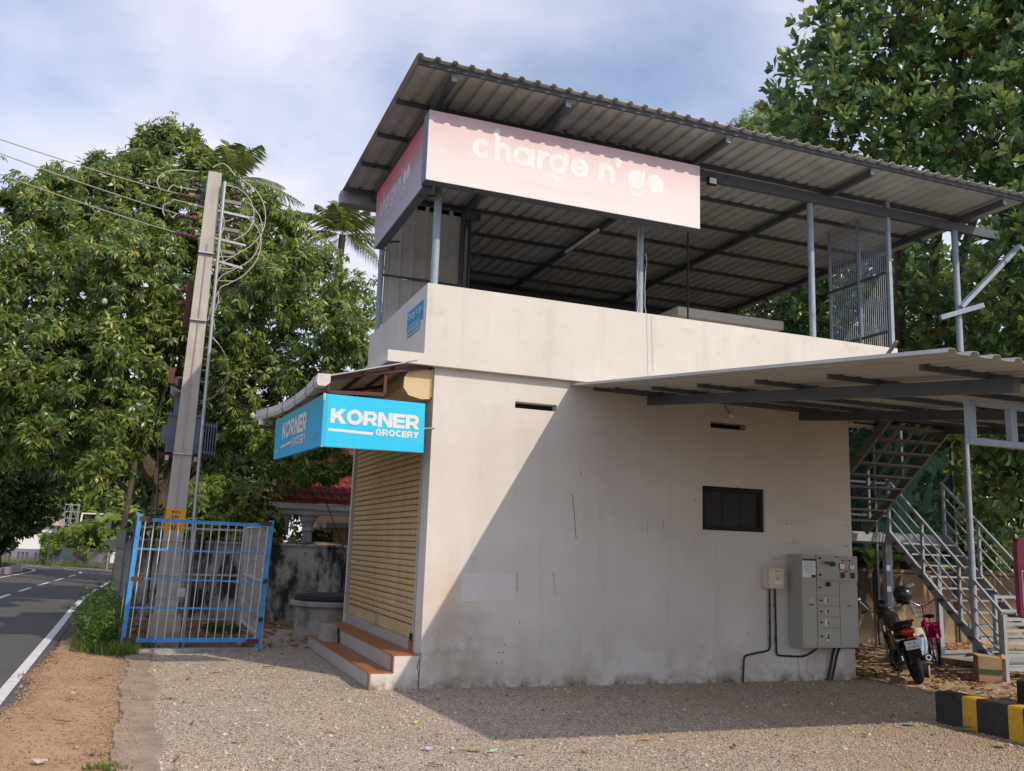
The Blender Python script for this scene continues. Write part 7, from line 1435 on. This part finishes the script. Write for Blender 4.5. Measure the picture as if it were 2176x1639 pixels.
# trees along the far road
lt_b = [(-10, 960, 33, 1.6), (60, 985, 33, 1.3), (30, 1040, 32.5, 1.4), (95, 1010, 33, .8), (80, 1060, 33, .9), (0, 1100, 33, 1.1), (50, 1110, 33.5, .8), (-60, 1050, 32, 1.8), (-80, 930, 33, 1.9), (30, 925, 34, .8)]
tree("roadside_tree", "dark leafy tree leaning over the road on the far left", (-9.55, 36.5, 0), (-9.4, 36.3, 1.5), .42, [blob_at(*q) for q in lt_b], DARKL, 17, 8, .26, .06, 81, droop=.35)
bk_b = [(160, 960, 30, 1.2), (265, 965, 28, .9), (200, 920, 30, 1.6), (100, 920, 34, 1.4), (320, 950, 26, 1.4), (400, 1010, 24, 1.6), (500, 1000, 24, 1.8), (620, 980, 24, 1.8), (560, 1060, 22, 1.2), (450, 1080, 22, 1.0)]
tree("roadside_tree", "shaded tree behind the mango tree along the right side of the road", (-2.6, 27, 0), (-2.6, 27, 2), .25, [blob_at(*q) for q in bk_b], DARKL, 9, 8, .30, .065, 82, droop=.3)
tt = thing("thin_trunk", "thin bare tree trunk beside the road left of the blue gate", "tree", (-4.0, 23.0, 0)); b = MB(); b.tube([(-3.98, 23, 0), (-3.9, 23, 1.6), (-3.72, 23, 4.2)], [.13, .10, .08], 8); b.build("trunk", BARK, tt, smooth=True)
fk = [(45, 1060, 75, 3.0), (130, 1050, 80, 3.2), (215, 1060, 78, 3), (290, 1080, 70, 3), (180, 1010, 90, 3), (20, 1120, 80, 2), (-60, 1060, 80, 4), (380, 1080, 70, 3)]
rng = np.random.default_rng(90); P_, D_ = whorls([blob_at(*q) for q in fk], 3, rng); v, f, tn_ = leaf_whorls(P_, D_, 7, .6, .16, rng); tag(stuff(mesh_np("far_woods", v, f, LIGHT, tone=tn_)), "far hazy green woods closing the end of the road", "woods")
lk = thing("verge_kerb", "low stone kerb round the left road verge at the bend", "kerb", (-8.6, 30, 0)); L_ = [(-9.6, 24), (-8.5, 27), (-8.05, 30), (-7.95, 33), (-8.3, 35.6), (-9.3, 37.6)]
for i, (p, q) in enumerate(zip(L_, L_[1:])): p, q = V((*p, .11)), V((*q, .11)); n_ = max(1, int((q - p).length / .9)); [MB().bar(p.lerp(q, j / n_), p.lerp(q, (j + .97) / n_), .22, .24).build("kerb_stone", CONC, lk) for j in range(n_)]
flat("verge_ground", [(-30, 24), (-9.7, 24), (-8.6, 27), (-8.15, 30), (-8.05, 33), (-8.4, 35.5), (-9.4, 37.5), (-12, 40), (-30, 48)], .02, GRASSM)

# leaf litter on the sandy ground under the trees: nobody could count it
rng = np.random.default_rng(95); n = 2600
lx, ly = rng.uniform(6.35, 13, n), rng.uniform(-1.9, 4.2, n); P_ = np.stack([lx, ly, np.full(n, .012)], 1); D_ = rng.normal(0, .5, (n, 3)); D_[:, 2] = .8; D_ /= np.linalg.norm(D_, axis=1)[:, None]
v, f, tn_ = leaf_whorls(P_, D_, 1, .13, .035, rng, spread=(70, 92), droop=.05, curl=.1); v[:, 2] = np.clip(v[:, 2], .006, .05)
stuff(mesh_np("leaf_litter", v, f, leafmat("litter_leaf", [(0, (0.13, 0.075, 0.04)), (.5, (0.28, 0.16, 0.075)), (1, (0.46, 0.30, 0.15))], .8, .1, .3, True)))
rng = np.random.default_rng(96); n = 900
lx, ly = rng.uniform(-3.2, .5, n), rng.uniform(4.0, 8.8, n); P_ = np.stack([lx, ly, np.full(n, .014)], 1); D_ = rng.normal(0, .5, (n, 3)); D_[:, 2] = .8; D_ /= np.linalg.norm(D_, axis=1)[:, None]
v, f, tn_ = leaf_whorls(P_, D_, 1, .13, .03, rng, spread=(70, 92), droop=.05, curl=.1); v[:, 2] = np.clip(v[:, 2], .010, .05)
stuff(mesh_np("leaf_litter", v, f, bpy.data.materials["litter_leaf"]))

# ================================================================== LITTER ON THE GROUND
DRY = [mat("dry_leaf_brown", c, .8, 0, tuple(x * .7 for x in c), 9, .8) for c in ((0.30, 0.15, 0.06), (0.38, 0.22, 0.09), (0.20, 0.10, 0.05), (0.42, 0.30, 0.14))]
def leafmesh(L, W, seed, m):
    rn = random.Random(seed); b = MB(); k = 5; vs = []
    for j in range(k + 1): u = j / k; w = W * math.sin(math.pi * min(.97, .06 + u * .94)); z = .008 + .012 * L / .15 * (u - .5) ** 2 * 2 + rn.uniform(0, .006); vs += [(L * (u - .5), -w, z + .010), (L * (u - .5), 0, z), (L * (u - .5), w, z + rn.uniform(.004, .016))]
    b.v = [V(p) for p in vs]
    for j in range(k): b.f += [(3 * j, 3 * j + 3, 3 * j + 4, 3 * j + 1), (3 * j + 1, 3 * j + 4, 3 * j + 5, 3 * j + 2)]
    b.m = [0] * len(b.f); return b.build("fallen_leaf", m, smooth=True)
protos = [leafmesh(.16 + .02 * i, .022 + .004 * (i % 2), i, DRY[i]) for i in range(4)]
spots = [(400, 1445), (455, 1432), (570, 1420), (275, 1397), (390, 1495), (330, 1490), (375, 1618), (365, 1487), (410, 1540), (205, 1447), (130, 1537), (155, 1580), (200, 1605), (186, 1441), (930, 1565), (1000, 1598), (925, 1630), (960, 1600), (1425, 1405), (595, 1615), (890, 1552), (1330, 1520), (1840, 1565), (1930, 1575), (1690, 1612), (1245, 1600), (700, 1560), (500, 1580), (760, 1620), (1100, 1610), (1560, 1590), (1370, 1575)]
rn = random.Random(77)
for i, (px, py) in enumerate(spots):
    p = at_z(px, py, .0); o = protos[i] if i < 4 else dup(protos[i % 4]); o.location = (p.x, p.y, .006); o.rotation_euler = (rn.uniform(-.15, .15), rn.uniform(-.1, .1), rn.uniform(0, 6.28)); s_ = rn.uniform(.45, .85); o.scale = (s_, s_, s_)
    on_dirt = p.x < -3.1
    tag(o, "dry brown leaf lying on the orange dirt verge" if on_dirt else "dry brown leaf lying on the gravel yard", "leaf", "dry leaves on the dirt verge" if on_dirt else "dry leaves on the gravel")
def scrap(px, py, s_, col, lab, seed):
    p = at_z(px, py); rn_ = random.Random(seed); b = MB(); n = 7; b.add([(p.x + s_ * math.cos(6.283 * i / n) * rn_.uniform(.5, 1.1), p.y + s_ * .7 * math.sin(6.283 * i / n) * rn_.uniform(.5, 1.1), .014 + rn_.uniform(0, .03)) for i in range(n)] + [(p.x, p.y, .03)], [(i, (i + 1) % n, n) for i in range(n)])
    tag(b.build("litter_scrap", mat("litter_plastic", col, .5), loc=(p.x, p.y, .01)), lab, "litter")
for a in ((460, 1430, .09, (.72, .72, .74), "white plastic scrap on the gravel in front of the gate"), (153, 1480, .03, (.60, .52, .44), "pale scrap on the middle of the dirt verge"), (150, 1492, .03, (.05, .05, .12), "tiny dark scrap on the dirt verge"), (85, 1625, .07, (.50, .42, .35), "pale stone-like scrap at the bottom of the dirt verge"), (912, 1597, .05, (.55, .35, .55), "lilac plastic strip on the gravel near the bottom"), (1048, 1601, .04, (.25, .50, .36), "small green scrap on the gravel near the bottom"), (885, 1540, .04, (.60, .50, .12), "yellow wrapper on the gravel below the steps"), (870, 1474, .05, (.60, .58, .56), "white scrap beside the entrance step corner"), (2050, 1555, .10, (.02, .20, .15), "dark green plastic piece beside the striped kerb"), (1935, 1543, .09, (.22, .36, .28), "pale green net strip left of the striped kerb"), (2085, 1475, .10, (.28, .36, .28), "green net scrap lying behind the striped kerb"), (2118, 1472, .06, (.72, .72, .72), "white scrap behind the striped kerb"), (1555, 1452, .06, (.07, .17, .14), "green scrap at the foot of the long wall"), (598, 1317, .09, (.05, .34, .28), "turquoise scrap on the soil near the well"), (2130, 1590, .09, (.36, .40, .30), "pale net strip under the long striped kerb"), (1845, 1568, .05, (.62, .52, .16), "yellowish straw scrap on the right of the yard")): scrap(*a, seed=a[0])
